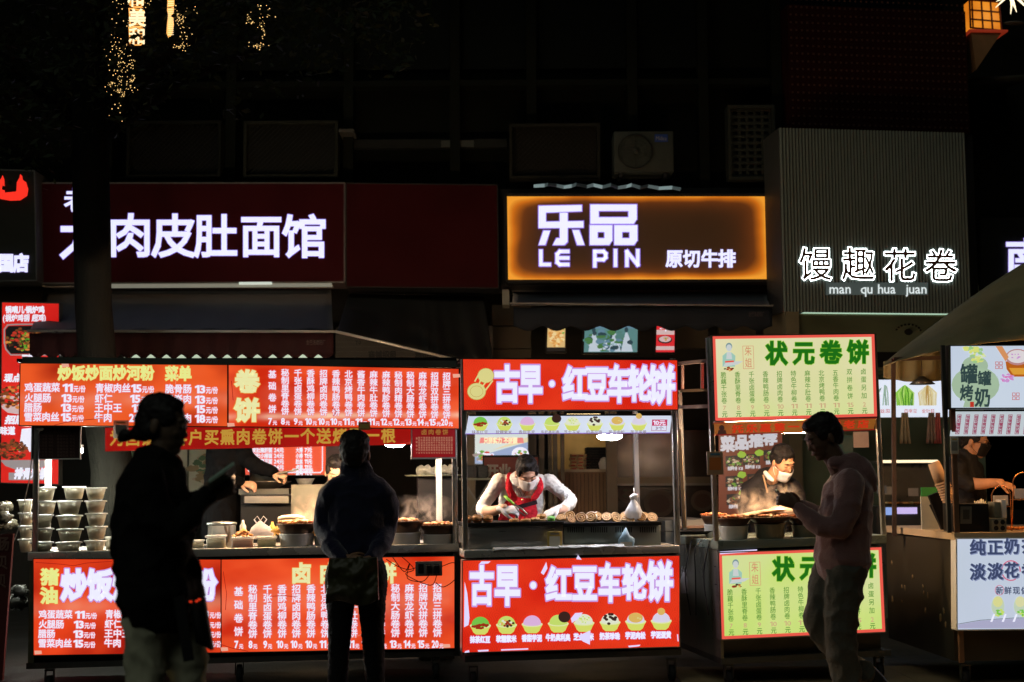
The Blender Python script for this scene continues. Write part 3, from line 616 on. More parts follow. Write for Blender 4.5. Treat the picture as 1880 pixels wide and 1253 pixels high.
# beige block work either side
t = thing('shop_pier', 'beige tiled pier and dark door frames behind the middle cart', 'wall', B)
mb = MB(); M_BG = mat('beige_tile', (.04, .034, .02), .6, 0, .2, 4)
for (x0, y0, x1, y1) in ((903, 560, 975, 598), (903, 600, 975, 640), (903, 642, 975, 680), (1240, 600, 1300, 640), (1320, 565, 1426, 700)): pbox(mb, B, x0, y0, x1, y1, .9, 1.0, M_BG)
for x0, x1 in ((855, 873), (970, 985), (990, 1000), (1007, 1014), (1016, 1024), (1030, 1037), (1114, 1134)): pbox(mb, B, x0, 680, x1, 1130, .55, .65, mat('door_frame', (.075, .065, .045), .4, .4))
pbox(mb, B, 1134, 876, 1330, 890, .55, .65, mat('door_frame', (.075, .065, .045), .4, .4)); pbox(mb, B, 1134, 888, 1330, 892, .5, .6, M_DSTEEL); mb.build('frames', t)
mb = MB(); pbox(mb, B, 1134, 790, 1330, 1130, .68, .7, mat('dark_pane', (.014, .013, .011), .2)); mb.build('glass_pane', t)
pr = Print(B, .672); dm = mat('dim_print', (.045, .035, .025), .5); dg2 = mat('dim_print2', (.03, .04, .02), .5)
for cx, cy, rx in ((1155, 905, 22), (1210, 925, 28), (1290, 920, 22)): pr.ell(cx, cy, rx, rx*.9, dm); pr.ell(cx, cy, rx*.7, rx*.6, mat('dim_print3', (.03, .015, .01), .5)); food(pr, cx, cy, rx*.5, rx*.4, 14, [dm, dg2], 6)
pr.build('faded_food_poster', t)
# warm kitchen seen through the door
t = thing('kitchen', 'warm lit kitchen with a brown counter seen through the open door', 'shop', B)
mb = MB(); pbox(mb, B, 1010, 780, 1150, 900, 1.9, 2.0, mat('warm_wall', (.55, .4, .2), .5)); mb.build('wall', t)
mb = MB(); pbox(mb, B, 1002, 866, 1116, 1130, .85, 1.4, M_WOOD); pbox(mb, B, 1002, 862, 1116, 867, .8, 1.42, mat('pale_top', (.4, .33, .22), .4)); mb.build('counter', t)
mb = MB()
for x in range(1004, 1116, 7): pbox(mb, B, x, 870, x+.8, 1130, .845, .85, mat('dark_groove', (.05, .03, .015), .7))
mb.build('counter_groove', t)
lm = MB(); lm.box(B.u(1040, 790, 1.5), B.u(1100, 790, 1.5), 1.3, 1.6, B.w(765, 1070, 1.5), B.w(762, 1070, 1.5), emit('warm_panel_lamp', (1, .72, .35), 5, True)); tag(lm.build('light_panel', None, B), 'warm ceiling lamp inside the kitchen behind the middle cart', 'lamp')
for k in range(5):
    for j in range(3):
        mb = MB(); x = 1048+j*13-(k % 2)*2; y = 834+k*6; pbox(mb, B, x, y, x+12, y+5.4, .95, 1.15, mat('carton_tan', (.5, .36, .2), .6), .004); pbox(mb, B, x+2, y+2, x+10, y+4, .948, .95, mat('carton_red', (.4, .05, .03), .6))
        o = mb.build('food_carton', None, B); tag(o, ['left', 'middle', 'right'][j]+' column carton, '+['top', 'second', 'third', 'fourth', 'bottom'][k]+' in the stack on the brown kitchen counter', 'carton', 'cartons stacked on the kitchen counter')
t = thing('crate_stack', 'tall black stack of nested trays on the kitchen counter', 'tray stack', B); mb = MB()
for k in range(14): y = 863-k*3.0; o = random.uniform(-1, 1); pbox(mb, B, 1077+o, y-2.6, 1115, y, .86, 1.3, M_BLACK, .004)
mb.build('trays', t)
mb = MB(smooth=True); mb.ell(B.P(1110, 853, .84), (.06, .05, .075), mat('paper_bag_white', (.6, .58, .5), .6), jit=.15); tag(mb.build('paper_bag', None, B), 'crumpled white bag beside the black tray stack', 'bag')
# white poster and red opening placard
t = thing('poster', 'white and blue lit poster with a pink ribbon heading behind the masked seller', 'poster', B)
d = .3; board(B, t, 'sign_panel', [(872, 795), (969, 795), (969, 852), (872, 852)], d, .06, emit('poster_glow', (.6, .68, .66), .95, True), M_BLACK, .012, M_DSTEEL)
pr = Print(B, d-.003); pr.poly([(872, 840), (969, 812), (969, 852), (872, 852)], emit('p_blue', (.28, .38, .6), .9)); pr.poly([(905, 826), (969, 803), (969, 812)], emit('p_yel', (.75, .65, .4), .9)); pr.poly([(880, 814), (962, 814), (960, 804), (882, 804)], emit('p_pink', (.8, .22, .2), .9))
pr.ell(955, 834, 16, 13, cw); food(pr, 955, 834, 11, 8, 24, [cgr, cor, cpk], 4); food(pr, 890, 838, 18, 9, 30, [cgr, cw, cst, crd], 6); pr.build('printed_food', t)
tx = Text(B, d-.03); tx.h('只拼实力 不拼颜', 888, 803, 950, 815, emit('p_cream', (.9, .8, .5), 1), .05); tx.build('lettering', t)
t = thing('placard', 'dark red framed opening placard behind the masked seller', 'placard', B)
d = -.3; mb = MB(); pbox(mb, B, 886, 836, 990, 878, d, d+.05, M_BLACK, .006); mb.build('frame', t)
pr = Print(B, d-.003); pr.rect(889, 840, 988, 876, mat('placard_red', (.12, .02, .012), .4)); pr.build('red_sheet', t)
tx = Text(B, d-.006); tx.h('开业', 893, 852, 938, 877, mat('placard_grey', (.22, .2, .18), .5), .05); tx.build('lettering', t)
t = thing('pot_rack', 'dark rack table holding black crates behind the steel pole', 'rack', B)
mb = MB(); pbox(mb, B, 842, 878, 905, 882, -1.2, -.8, mat('rack_top', (.1, .12, .09), .5)); 
for a, b_ in ((850, 900), (900, 850)): mb.bar(B.P(a, 882, -1.1), B.P(b_, 960, -1.1), .015, .015, M_DSTEEL)
mb.build('table', t)
for k, x in enumerate((857, 877)):
    mb = MB(smooth=True); pbox(mb, B, x, 855, x+19, 877, -1.15, -.9, mat('crate_speckle', (.03, .034, .036), .7, 0, .5, 60), .01); tag(mb.build('black_crate', None, B), ['left', 'right'][k]+' black speckled crate on the rack behind the steel pole', 'crate')
# right: veg light boxes, case
t = thing('menu_board', 'white lit board with photographs of green beans and sprouts under the tent', 'menu board', B)
d = -.2; board(B, t, 'sign_panel', [(1560, 698), (1742, 697), (1742, 766), (1560, 767)], d, .1, emit('veg_white', (.72, .78, .9), 1, True), M_BLACK, 0)
pr = Print(B, d-.003)
for k, (cx, cols) in enumerate(((1625, [emit('pale_leek', (.35, .5, .4), .8), cw, emit('pale_leek2', (.15, .25, .2), .8)]), (1661, [emit('bean1', (.3, .65, .08), .8), emit('bean2', (.08, .3, .02), .8), emit('bean3', (.5, .75, .2), .8)]), (1703, [emit('spr1', (.75, .65, .35), .8), emit('spr2', (.5, .3, .08), .8), emit('spr3', (.85, .8, .6), .8)]))):
    for i in range(46 if k else 14):
        a = random.uniform(-1, 1); x = cx+a*14; pr.line([(cx+a*9, 708+abs(a)*7), (cx+a*17, 722), (cx+a*14+random.uniform(-3, 3), 744)], 2.2, random.choice(cols), k=1+i*.1)
pr.build('vegetable_photograph', t)
tx = Text(B, d-.006); tx.h('韭菜', 1615, 751, 1635, 759, crd); tx.h('四季豆', 1660, 751, 1684, 759, crd); tx.h('金针菇', 1692, 751, 1716, 759, crd); tx.build('lettering', t)
t = thing('display_case', 'glass food display case with a warm lamp along its top edge', 'display case', B)
d = -1.2; mb = MB(); pbox(mb, B, 1610, 930, 1728, 1040, d, d+.6, M_DSTEEL); mb.build('cabinet', t); mb = MB(); pbox(mb, B, 1612, 846, 1722, 850, d+.05, d+.5, M_STEEL); mb.build('top_rail', t)
mb = MB(); pbox(mb, B, 1614, 850, 1720, 928, d+.5, d+.52, mat('case_back', (.18, .17, .13), .3, .3)); mb.build('back_panel', t)
mb = MB(); pbox(mb, B, 1616, 845, 1722, 850, d, d+.03, emit('case_lamp', (1, .8, .5), 1.4, True)); mb.build('lamp_tube', t)
mb = MB(smooth=True)
for i in range(46): mb.ell(B.P(random.uniform(1618, 1716), 926, d+random.uniform(.1, .45))+V((0, 0, .01)), (.03, .02, .012), random.choice([mat('fried_a', (.45, .22, .07), .6), mat('fried_b', (.3, .13, .05), .6), mat('fried_c', (.5, .4, .2), .6)]), 8, 5, jit=.3)
mb.build('fried_snacks', t)
for k, (x, y) in enumerate(((1618, 900), (1632, 902), (1676, 905))):
    mb = MB(); c = B.P(x, y, d-.04); mb.box(c.x-.04, c.x+.05, c.y, c.y+.004, c.z-.03, c.z+.04, mat('tag_%d' % k, [(.3, .32, .35), (.5, .42, .32), (.4, .36, .3)][k], .6)); tag(mb.build('price_card', None, B), ['grey price card at the left end of the display case', 'beige price card second from the left on the display case', 'tan price card in the middle of the display case'][k], 'price card')
lm = MB(); pbox(lm, B, 1648, 932, 1684, 944, d-.03, d-.01, emit('violet_screen', (.62, .5, .9), .9, True)); pbox(lm, B, 1627, 932, 1640, 946, d-.03, d-.01, emit('blue_screen', (.3, .45, .9), .8)); tag(lm.build('till_screen', None, B), 'small lit violet screen under the glass display case', 'screen')
# tent on the right
T = Frame(1800, 10.6)
t = thing('tent', 'large beige canvas tent roof sloping down from the right edge', 'tent', T)
M_TENT = mat('beige_canvas', (.20, .18, .10), .9, 0, .3, 2.5, .8, 9, spec=.1)
edge = [(1622, 668, .9), (1650, 645, .9), (1700, 607, 1), (1760, 562, 1.0), (1820, 520, 1.0), (1900, 470, 1.0), (2050, 380, 1)]
low = [(1622, 672, -.1), (1650, 662, -.15), (1700, 650, -.2), (1760, 636, -.2), (1820, 628, -.2), (1900, 622, -.2), (2050, 600, -.2)]
def ft(a, b):
    i = min(5, int(a*6)); f = a*6-i; e = T.P(*edge[i]).lerp(T.P(*edge[i+1]), f); q = T.P(*low[i]).lerp(T.P(*low[i+1]), f)
    p = e.lerp(q, b); p.y -= .25*math.sin(b*math.pi)*a+.02*math.sin(a*30+b*4)*b; return p
mb = MB(); mb.grid(ft, 60, 14, M_TENT, .006)
mb.build('roof_canvas', t)
mb = MB(); mb.grid(lambda a, b: T.P(1622+a*130, 664+b*(30+8*math.sin(a*3))-(30*a*(1-b)), .5)+V((0, .02*math.sin(a*25), 0)), 24, 4, M_TENT, .006); mb.build('inner_flap', t)
mb = MB()
for p, q in (((1640, 662, 0), (1642, 985, 0)), ((1640, 660, 0), (1736, 657, 0)), ((1736, 655, .4), (1736, 985, .4)), ((1640, 662, 0), (1648, 660, .9))): mb.bar(T.P(*p), T.P(*q), .028, .028, mat('brown_pole', (.07, .05, .04), .4, .4))
mb.build('pole', t)
# tree behind the left cart
t = thing('street_tree', 'tall dark street tree whose trunk crosses the wide red sign', 'tree', None, loc=(at(205, 880, 11.5).x, 11.5, 0))
tb = V(t.location); mb = MB(smooth=True); M_BARK = mat('bark', (.007, .0065, .005), .9, 0, .4, 12, .9, 30, stretch=(3, 3, .6), spec=.08)
pp = [(215, 1125, .24), (212, 1000, .185), (205, 860, .165), (182, 700, .15), (172, 560, .145), (168, 430, .15), (166, 300, .15), (166, 150, .15), (160, 0, .14), (150, -150, .12)]
pts = [at(x, y, 11.5)-tb for x, y, r in pp]; pts[0].z = -.05
vs = len(mb.v); mb.tube(pts, [r for _, _, r in pp], M_BARK, 18)
for a, L in ((200, 1.2), (330, 1.3), (20, 1.6), (150, 1.1)):
    s0 = pts[6]+V((0, 0, .2)); e = s0+V((math.cos(R(a))*L, math.sin(R(a))*L*.5, .9)); mb.tube([s0, s0.lerp(e, .5)+V((0, 0, .12)), e], [.08, .055, .02], M_BARK, 8)
for i, v in enumerate(mb.v):
    q = V(v); k = noise.noise(V((q.x*14, q.y*14, q.z*1.5)))*.018; q.x += k; q.y += k; mb.v[i] = tuple(q)
mb.build('trunk', t)
M_LEAF = mat('leaf', (.016, .024, .008), .6, 0, .5, 3, spec=.15)
mb = MB()
cl = []
for (x, y, n, sx, sz) in ((40, 250, 260, .8, .25), (120, 160, 500, 1.2, .55), (240, 90, 420, .9, .5), (430, 30, 650, 1.3, .45), (560, 50, 520, .9, .35), (640, 20, 420, .7, .3), (350, -40, 500, 1.4, .4), (40, 40, 500, .9, .6)):
    c = at(x, y, 11.2)-tb
    for i in range(n//14):
        s = c+V((random.gauss(0, sx*.5), random.gauss(0, .35), random.gauss(0, sz*.5)))
        for j in range(14):
            p = s+V((random.gauss(0, .11), random.gauss(0, .1), random.gauss(0, .09))); a = V((random.gauss(0, 1), random.gauss(0, 1), random.gauss(0, .6))).normalized(); b_ = a.orthogonal().normalized(); b_.rotate(Matrix.Rotation(random.uniform(0, 6.28), 3, a)); L = random.uniform(.03, .055)
            mb.add([p-a*L, p+b_*L*.4, p+a*L, p-b_*L*.4], [(0, 1, 2, 3)], M_LEAF)
mb.build('crown', t)
# fairy lights and golden vertical signs in the tree
M_FAIRY = emit('fairy_bulb', (1, .62, .22), 1.5)
def fairy(name, label, spots):
    mb = MB(); wires = MB(); last = None
    for (x, y, sx, sy, n) in spots:
        for i in range(n):
            p = at(random.gauss(x, sx), random.gauss(y, sy), 10.9+random.uniform(-.15, .15)); r = random.uniform(.0022, .0048)
            mb.ell(p, (r, r, r), M_FAIRY, 6, 4)
            if last and (p-last).length < .25: wires.tube([last, p], .0012, M_CABLE, 3, False)
            last = p
    o = thing(name, label, 'string lights'); b_ = mb.build('bulb', o); tag(b_, kind='stuff'); wires.build('wire', o); return o
fairy('fairy_lights', 'dense warm fairy lights hanging in the tree under the golden sign', [(222, 20, 12, 25, 26), (215, 90, 10, 18, 34), (225, 120, 12, 14, 40), (228, 150, 12, 12, 40), (205, 155, 5, 6, 18), (243, 105, 3, 10, 12), (243, 140, 3, 9, 20), (222, 170, 9, 6, 22), (220, 195, 9, 10, 9), (270, 10, 6, 10, 9)])
fairy('fairy_lights', 'small cluster of fairy lights beside the narrow golden lamp', [(328, 32, 6, 8, 26), (335, 45, 5, 14, 22), (335, 20, 10, 14, 18), (328, 85, 7, 4, 22), (342, 72, 5, 12, 10)])
fairy('fairy_lights', 'thin trail of fairy lights in the branches right of the golden lamps', [(458, 35, 4, 6, 14), (478, 12, 5, 5, 12), (484, 62, 3, 6, 16), (480, 42, 4, 6, 12), (474, 85, 8, 3, 30), (496, 26, 6, 8, 6), (463, 45, 2, 5, 8)])
t = thing('golden_sign', 'golden lit hanging sign with stacked characters in the tree', 'sign', None)
W_ = Frame(250, 10.8); t.matrix_world = W_.M
M_GOLD = emit('gold_tube', (1, .45, .1), 1.3); M_GOLD2 = emit('gold_hot', (1, .78, .45), 1.4)
mb = MB(); pbox(mb, W_, 237, -60, 262, 84, .02, .05, mat('gold_back', (.12, .04, .01), .6)); mb.build('back_board', t)
tx = Text(W_, 0); tx.h('和', 234, -2+-28, 266, 14, M_GOLD2, .02); tx.h('美', 236, 16, 268, 50, M_GOLD2, .03); tx.h('和', 236, 50, 268, 84, M_GOLD2, .02); tx.build('lettering', t)
pr = Print(W_, .012)
for y in (-20, 16, 50): pr.line([(237, y), (239, y+30), (245, y+33), (258, y+33), (263, y+28), (264, y+4)], 2, M_GOLD, True, k=1)
for i in range(16): pr.line([(239, -14+i*6), (262, -16+i*6)], 1.2, M_GOLD, k=2)
pr.build('tube_outline', t)
t = thing('golden_sign', 'golden lit hanging sign seen edge on to the right of the stacked characters', 'sign', None)
W2 = Frame(315, 10.8); t.matrix_world = W2.M; mb = MB(smooth=True)
mb.tube([W2.P(312, -60), W2.P(314, 10)], [.028, .026], M_GOLD, 10, flat=(1, 1)); mb.tube([W2.P(313, 8), W2.P(313, 20), W2.P(313, 28), W2.P(313, 45), W2.P(311, 62), W2.P(310, 71)], [.024, .026, .017, .026, .022, .003], M_GOLD, 10); mb.build('lit_edge', t)
mb = MB()
for i in range(20): a = W2.P(308, -4+i*3.6, -.03); mb.box(a.x, a.x+.045, -.032, -.026, a.z, a.z+.002, M_GOLD2)
mb.build('diode_row', t)
# ================================================================== FOOD CARTS
M_TOP = mat('counter_steel', (.5, .49, .45), .28, .45, .15, 5)
WHT = emit('vinyl_white', (.80, .80, .95), 1.05); WRIM = emit('pink_bloom_rim', (.86, .22, .25), .9); YEL = emit('vinyl_yellow', (.78, .80, .26), 1.0); YRIM = emit('yellow_bloom_rim', (.85, .30, .05), .9)  # rim colours paint in the bloom around the lit characters
LAV = emit('lavender_fringe_rim', (.62, .36, .85), .85)  # lens colour fringe painted as a lavender outline
def legs(mb, F, pts, d, z0, z1, m, s=.035):
    for px in pts: u = F.u(px, 1000, d); mb.box(u-s/2, u+s/2, d-s/2, d+s/2, z0, z1, m)
def caster(F, parent, px, d, r=.055):
    u = F.u(px, 1200, d); T_ = Matrix.Rotation(R(90), 3, 'Y')
    mb = MB(smooth=True); mb.lathe([(r*.75, -.02), (r, -.016), (r, .016), (r*.75, .02)], (u, d, r), M_RUBBER, 18, T_); mb.ell((u, d, r), (.024, .022, .022), M_GREY, 10, 6)
    mb.box(u-.03, u-.024, d-.02, d+.02, r, r*2+.03, M_DSTEEL); mb.box(u+.024, u+.03, d-.02, d+.02, r, r*2+.03, M_DSTEEL); mb.box(u-.03, u+.03, d-.03, d+.03, r*2+.03, r*2+.04, M_DSTEEL)
    o = mb.build('wheel', parent); return o
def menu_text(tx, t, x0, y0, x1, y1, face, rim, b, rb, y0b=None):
    """white vinyl character over a wider tinted copy that paints in its bloom"""
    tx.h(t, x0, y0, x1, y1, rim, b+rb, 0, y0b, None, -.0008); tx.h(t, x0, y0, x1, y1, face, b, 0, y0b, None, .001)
# ---------------------------------------------------------------- cart 1 (left, double)
S1 = Frame(440, 9.9, 7.6, .008)
c1 = thing('food_cart', 'long food cart on the left with orange red lit menus above and below', 'food cart', S1)
DP = .75
mb = MB(); zc = S1.w(1008, 440); z1 = S1.w(1023, 440)
u0, u1 = S1.u(52, 1010), S1.u(842, 1010)
mb.box(u0, u1, -.02, DP, z1+.005, zc+.006, M_TOP, .004); mb.build('counter_top', c1)
mb = MB(); mb.box(u0+.03, u1-.02, .14, DP-.02, .2, z1, M_DSTEEL)
mb.box(u0+.01, u0+.05, .0, DP-.02, .16, z1, mat('olive_steel', (.09, .1, .06), .5, .4)); mb.box(u1-.04, u1, .0, DP-.02, .16, z1, M_DSTEEL); mb.box(u0, u1, .0, DP, .16, .2, M_DSTEEL); mb.build('cabinet', c1)
zt = S1.w(672, 440)+.01
def posts(F, par, name, L, z0, z1_, m, s=.018):
    for px, d in L: u = F.u(px, 900, d); MB().box(u-s, u+s, d-s, d+s, z0, z1_, m, .003).build(name, par)
posts(S1, c1, 'front_post', ((66, .02), (835, .02)), zc, zt, M_POST)
posts(S1, c1, 'rear_post', ((88, DP), (806, DP)), zc, zt, mat('pale_post', (.62, .62, .6), .35, .3, .1), .022)
mb = MB(); mb.bar(S1.P(42, 662, -.02), S1.P(846, 669, -.02), .05, .045, mat('green_grey_rail', (.12, .14, .12), .4, .6)); zr = S1.w(662, 440)+.0
mb.box(u0-.1, u1, .0, DP, zt+.02, zt+.045, M_BLACK); mb.box(u0-.05, u1, DP-.03, DP, zt-.03, zt+.02, M_DSTEEL); mb.build('roof_rail', c1)
for px, d in ((92, .05), (440, .08), (800, .05), (300, DP-.1)): caster(S1, c1, px, d, .07 if px == 440 else .055)
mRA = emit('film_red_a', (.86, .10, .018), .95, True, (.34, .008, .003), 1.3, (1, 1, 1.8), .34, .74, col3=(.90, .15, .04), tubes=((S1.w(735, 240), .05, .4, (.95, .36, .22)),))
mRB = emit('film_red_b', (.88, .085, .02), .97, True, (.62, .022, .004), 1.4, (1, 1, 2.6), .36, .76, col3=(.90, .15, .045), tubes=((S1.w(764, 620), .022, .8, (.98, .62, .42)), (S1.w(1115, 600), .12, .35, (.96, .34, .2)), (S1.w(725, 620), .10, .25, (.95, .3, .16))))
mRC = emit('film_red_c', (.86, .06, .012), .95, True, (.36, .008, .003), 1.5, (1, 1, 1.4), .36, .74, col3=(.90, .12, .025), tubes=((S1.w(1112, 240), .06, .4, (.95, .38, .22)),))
def rows(tx, x0, ys, dy, col, scale=1, sl=0):
    pass
# upper left menu
d = -.03
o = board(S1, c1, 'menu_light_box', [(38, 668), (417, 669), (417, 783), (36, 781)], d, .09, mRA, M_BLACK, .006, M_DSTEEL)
tx = Text(S1, d-.003)
menu_text(tx, '炒饭炒面炒河粉', 106, 671, 283, 699, YEL, YRIM, .045, .03); menu_text(tx, '菜单', 303, 672, 352, 700, YEL, YRIM, .045, .03)
items = [('鸡蛋蔬菜', 45, 110, '11', 115), ('火腿肠', 45, 94, '13', 113), ('腊肠', 44, 77, '13', 112), ('雪菜肉丝', 44, 109, '15', 112)]
mid = [('青椒肉丝', 175, 240, '15', 241), ('虾仁', 174, 207, '15', 239), ('王中王', 173, 224, '13', 242), ('牛肉', 173, 206, '20', 237)]
rgt = [('脆骨肠', 303, 352, '13', 358), ('里脊肉', 303, 352, '13', 358), ('鸡柳', 303, 336, '15', 358), ('牛肚肉', 303, 352, '18', 358)]
def menu_rows(tx, dx, ys, h, sx=1.0, skip=False, x00=44):
    for col, drop in ((items, 0), (mid, 1), (rgt, 2.5)):
        for (t_, a, b_, n_, p), y in zip(col, ys):
            y += drop; X = lambda x: x00+(x-44)*sx+dx
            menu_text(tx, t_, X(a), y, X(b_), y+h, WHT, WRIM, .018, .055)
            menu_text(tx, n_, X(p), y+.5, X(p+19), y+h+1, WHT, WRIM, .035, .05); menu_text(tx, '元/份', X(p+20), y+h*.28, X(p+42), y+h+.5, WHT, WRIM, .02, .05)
menu_rows(tx, 0, (703, 722, 739.5, 757), 17.5)
tx.build('menu_lettering', o)
pr = Print(S1, d-.0012)
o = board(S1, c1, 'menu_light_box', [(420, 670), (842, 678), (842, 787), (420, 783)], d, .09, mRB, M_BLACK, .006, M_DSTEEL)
tx = Text(S1, d-.003)
YP = emit('vinyl_pale_yellow', (.80, .78, .38), 1.0)
menu_text(tx, '卷', 431, 679, 476, 722, YP, YRIM, .05, .03); menu_text(tx, '饼', 430, 731, 477, 775, YP, YRIM, .05, .03)
names = ['基础卷饼', '秘制里脊卷饼', '千张卤蛋卷饼', '香酥鸡柳卷饼', '招牌卤肉卷饼', '香辣鸭肠卷饼', '北京烤鸭卷饼', '酱香牛肉卷饼', '麻辣牛肚卷饼', '麻辣鸭胗卷饼', '秘制肉精卷饼', '秘制大肠卷饼', '麻辣龙虾卷饼', '招牌双拼卷饼', '招牌三拼卷饼']
prices = ['7', '8', '9', '10', '10', '10', '11', '11', '11', '12', '12', '13', '14', '15', '20']
def vrows(tx, xs, ytop, ybot, wd, yp, hp, slope_, b=.014):
    for i, (nm, pr_, x) in enumerate(zip(names, prices, xs)):
        dy = slope_*(x-xs[0]); st = (ybot-ytop)/len(nm); sz = min(st*1.02, wd*1.05)
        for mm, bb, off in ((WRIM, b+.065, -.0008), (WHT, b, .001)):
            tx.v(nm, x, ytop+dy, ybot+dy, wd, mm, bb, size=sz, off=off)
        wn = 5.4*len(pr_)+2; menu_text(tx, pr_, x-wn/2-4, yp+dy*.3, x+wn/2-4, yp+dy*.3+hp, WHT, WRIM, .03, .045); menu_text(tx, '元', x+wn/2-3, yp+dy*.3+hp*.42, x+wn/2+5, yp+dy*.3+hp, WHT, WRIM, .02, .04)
xs = [500, 523.5, 547, 570.5, 594, 617, 640, 663, 686, 709, 731.5, 753.5, 776, 798, 820]
vrows(tx, xs, 677, 762, 14.5, 766, 15, .022)
tx.build('menu_lettering', o)
# lower boards
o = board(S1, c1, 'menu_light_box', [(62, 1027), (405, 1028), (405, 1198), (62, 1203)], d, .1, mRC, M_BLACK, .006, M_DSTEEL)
tx = Text(S1, d-.003); menu_text(tx, '猪', 75, 1044, 108, 1075, YEL, YRIM, .05, .03); menu_text(tx, '油', 74, 1078, 107, 1109, YEL, YRIM, .05, .03)
menu_text(tx, '炒饭炒面炒粉', 112, 1045, 398, 1103, WHT, LAV, .055, .035)
for col, drop in ((items, 0), (mid, -.5), (rgt, -1)):
    for (t_, a, b_, n_, p), y in zip(col, (1120, 1138, 1155.5, 1173)):
        X = lambda x: 70+(x-44)*.955+(0 if x < 170 else (-2 if x < 300 else -4)); y += drop
        menu_text(tx, t_, X(a), y, X(b_), y+16.5, WHT, WRIM, .018, .055); menu_text(tx, n_, X(p), y+.5, X(p+19), y+17.5, WHT, WRIM, .035, .05); menu_text(tx, '元/份', X(p+20), y+5, X(p+42), y+17, WHT, WRIM, .02, .05)
tx.build('menu_lettering', o)
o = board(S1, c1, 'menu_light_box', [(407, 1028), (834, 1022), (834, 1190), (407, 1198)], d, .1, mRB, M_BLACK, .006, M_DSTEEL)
tx = Text(S1, d-.003)
for ch, x in (('卤', 534), ('肉', 586), ('卷', 638), ('饼', 690)): menu_text(tx, ch, x, 1033, x+38, 1072, YP, YRIM, .04, .03)
xs2 = [437+26.1*i for i in range(15)]; xs2 = [438, 464, 491, 518, 544, 571, 597, 623, 648.5, 674, 699, 726, 751.5, 777, 803]
vrows(tx, xs2, 1074, 1172, 16.5, 1175, 17, -.006)
tx.build('menu_lettering', o)
# creases, tape and stray wires on the film
pr = Print(S1, d-.0045); dkr = emit('film_crease', (.42, .01, .006), .8); ltr = emit('film_crease_light', (.92, .3, .2), .9); pkt = emit('clear_tape', (.9, .42, .3), .9)
for pts in ([(66, 1033), (110, 1036), (135, 1039), (160, 1034), (205, 1031)], [(100, 781), (120, 776), (150, 772), (190, 768)], [(410, 1050), (416, 1090), (414, 1120)], [(500, 1095), (520, 1094), (546, 1096)], [(300, 1165), (330, 1180), (360, 1192)], [(395, 1180), (425, 1190), (455, 1196)], [(425, 700), (428, 735)], [(610, 750), (618, 756), (612, 764)]): pr.line(pts, 1.1, dkr, k=1)
for pts in ([(310, 672), (325, 690), (322, 705)], [(620, 1180), (680, 1160), (700, 1150)], [(250, 1100), (262, 1112)], [(700, 690), (712, 702)]): pr.line(pts, .9, ltr, k=1)
for x, y in ((120, 671), (838, 690), (424, 780), (70, 1198), (820, 1186), (412, 1192)): pr.poly([(x-6, y+4), (x+7, y+3), (x+6, y-3), (x-7, y-3)], pkt, k=1)
pr.build('tape_and_creases', c1)
# LED lamps behind the upper boards light the counter; rear tube added to backlight tubs
M_TUBE = emit('cool_tube', (1, .97, .88), 600, True); M_WARM = emit('warm_tube', (1, .62, .32), 430, True)
zl = S1.w(812, 440); mb = MB(); mb.box(S1.u(70, 812, .3), S1.u(140, 812, .3), .28, .31, zl-.0, zl+.02, M_TUBE); mb.box(S1.u(64, 835, .9), S1.u(140, 835, .9), .92, .94, S1.w(836, 100, .92), S1.w(829, 100, .92), emit('added_tub_backlight', (.95, 1, .85), 1500, True))
mb.box(S1.u(400, 805, .3), S1.u(610, 805, .3), .3, .33, zl+.0, zl+.02, M_WARM); mb.box(S1.u(690, 800, .3), S1.u(752, 800, .3), .3, .33, zl+.03, zl+.05, M_WARM); mb.box(S1.u(762, 800, .3), S1.u(825, 800, .3), .3, .33, zl+.0, zl+.02, M_WARM)
mb.build('lamp_tube', c1)
mb = MB(); q0, q1 = S1.u(60, 835, .9), S1.u(150, 835, .9); zz = S1.w(829, 100, .92); mb.box(q0, q1, .96, .97, zz-.012, zz+.05, M_WHITE); mb.box(q0, q1, .88, .959, zz+.02, zz+.03, M_WHITE); mb.build('added_lamp_shield', c1)  # added plates keep the rear tube's light off the tree trunk
def disc_lamp(F, px, py, d, label, r=.075, st=220, col=(.9, .87, 1)):
    t = thing('hanging_lamp', label, 'lamp', F); c = F.P(px, py, d)
    mb = MB(smooth=True); mb.lathe([(0, -.035), (r*.6, -.032), (r*.95, -.018), (r, 0), (r*.9, .004)], c, emit('lamp_disc_%d' % st, col, st, True), 20); mb.build('diffuser', t)
    mb = MB(smooth=True); mb.lathe([(r*1.02, 0), (r*.9, .02), (.02, .035), (.012, .08)], c, M_WHITE, 18); mb.tube([c+V((0, 0, .07)), c+V((0, 0, .3))], .004, M_CABLE, 5); mb.build('housing', t); return t
disc_lamp(S1, 725, 813, .35, 'white round lamp under the left cart banner beside the customer')
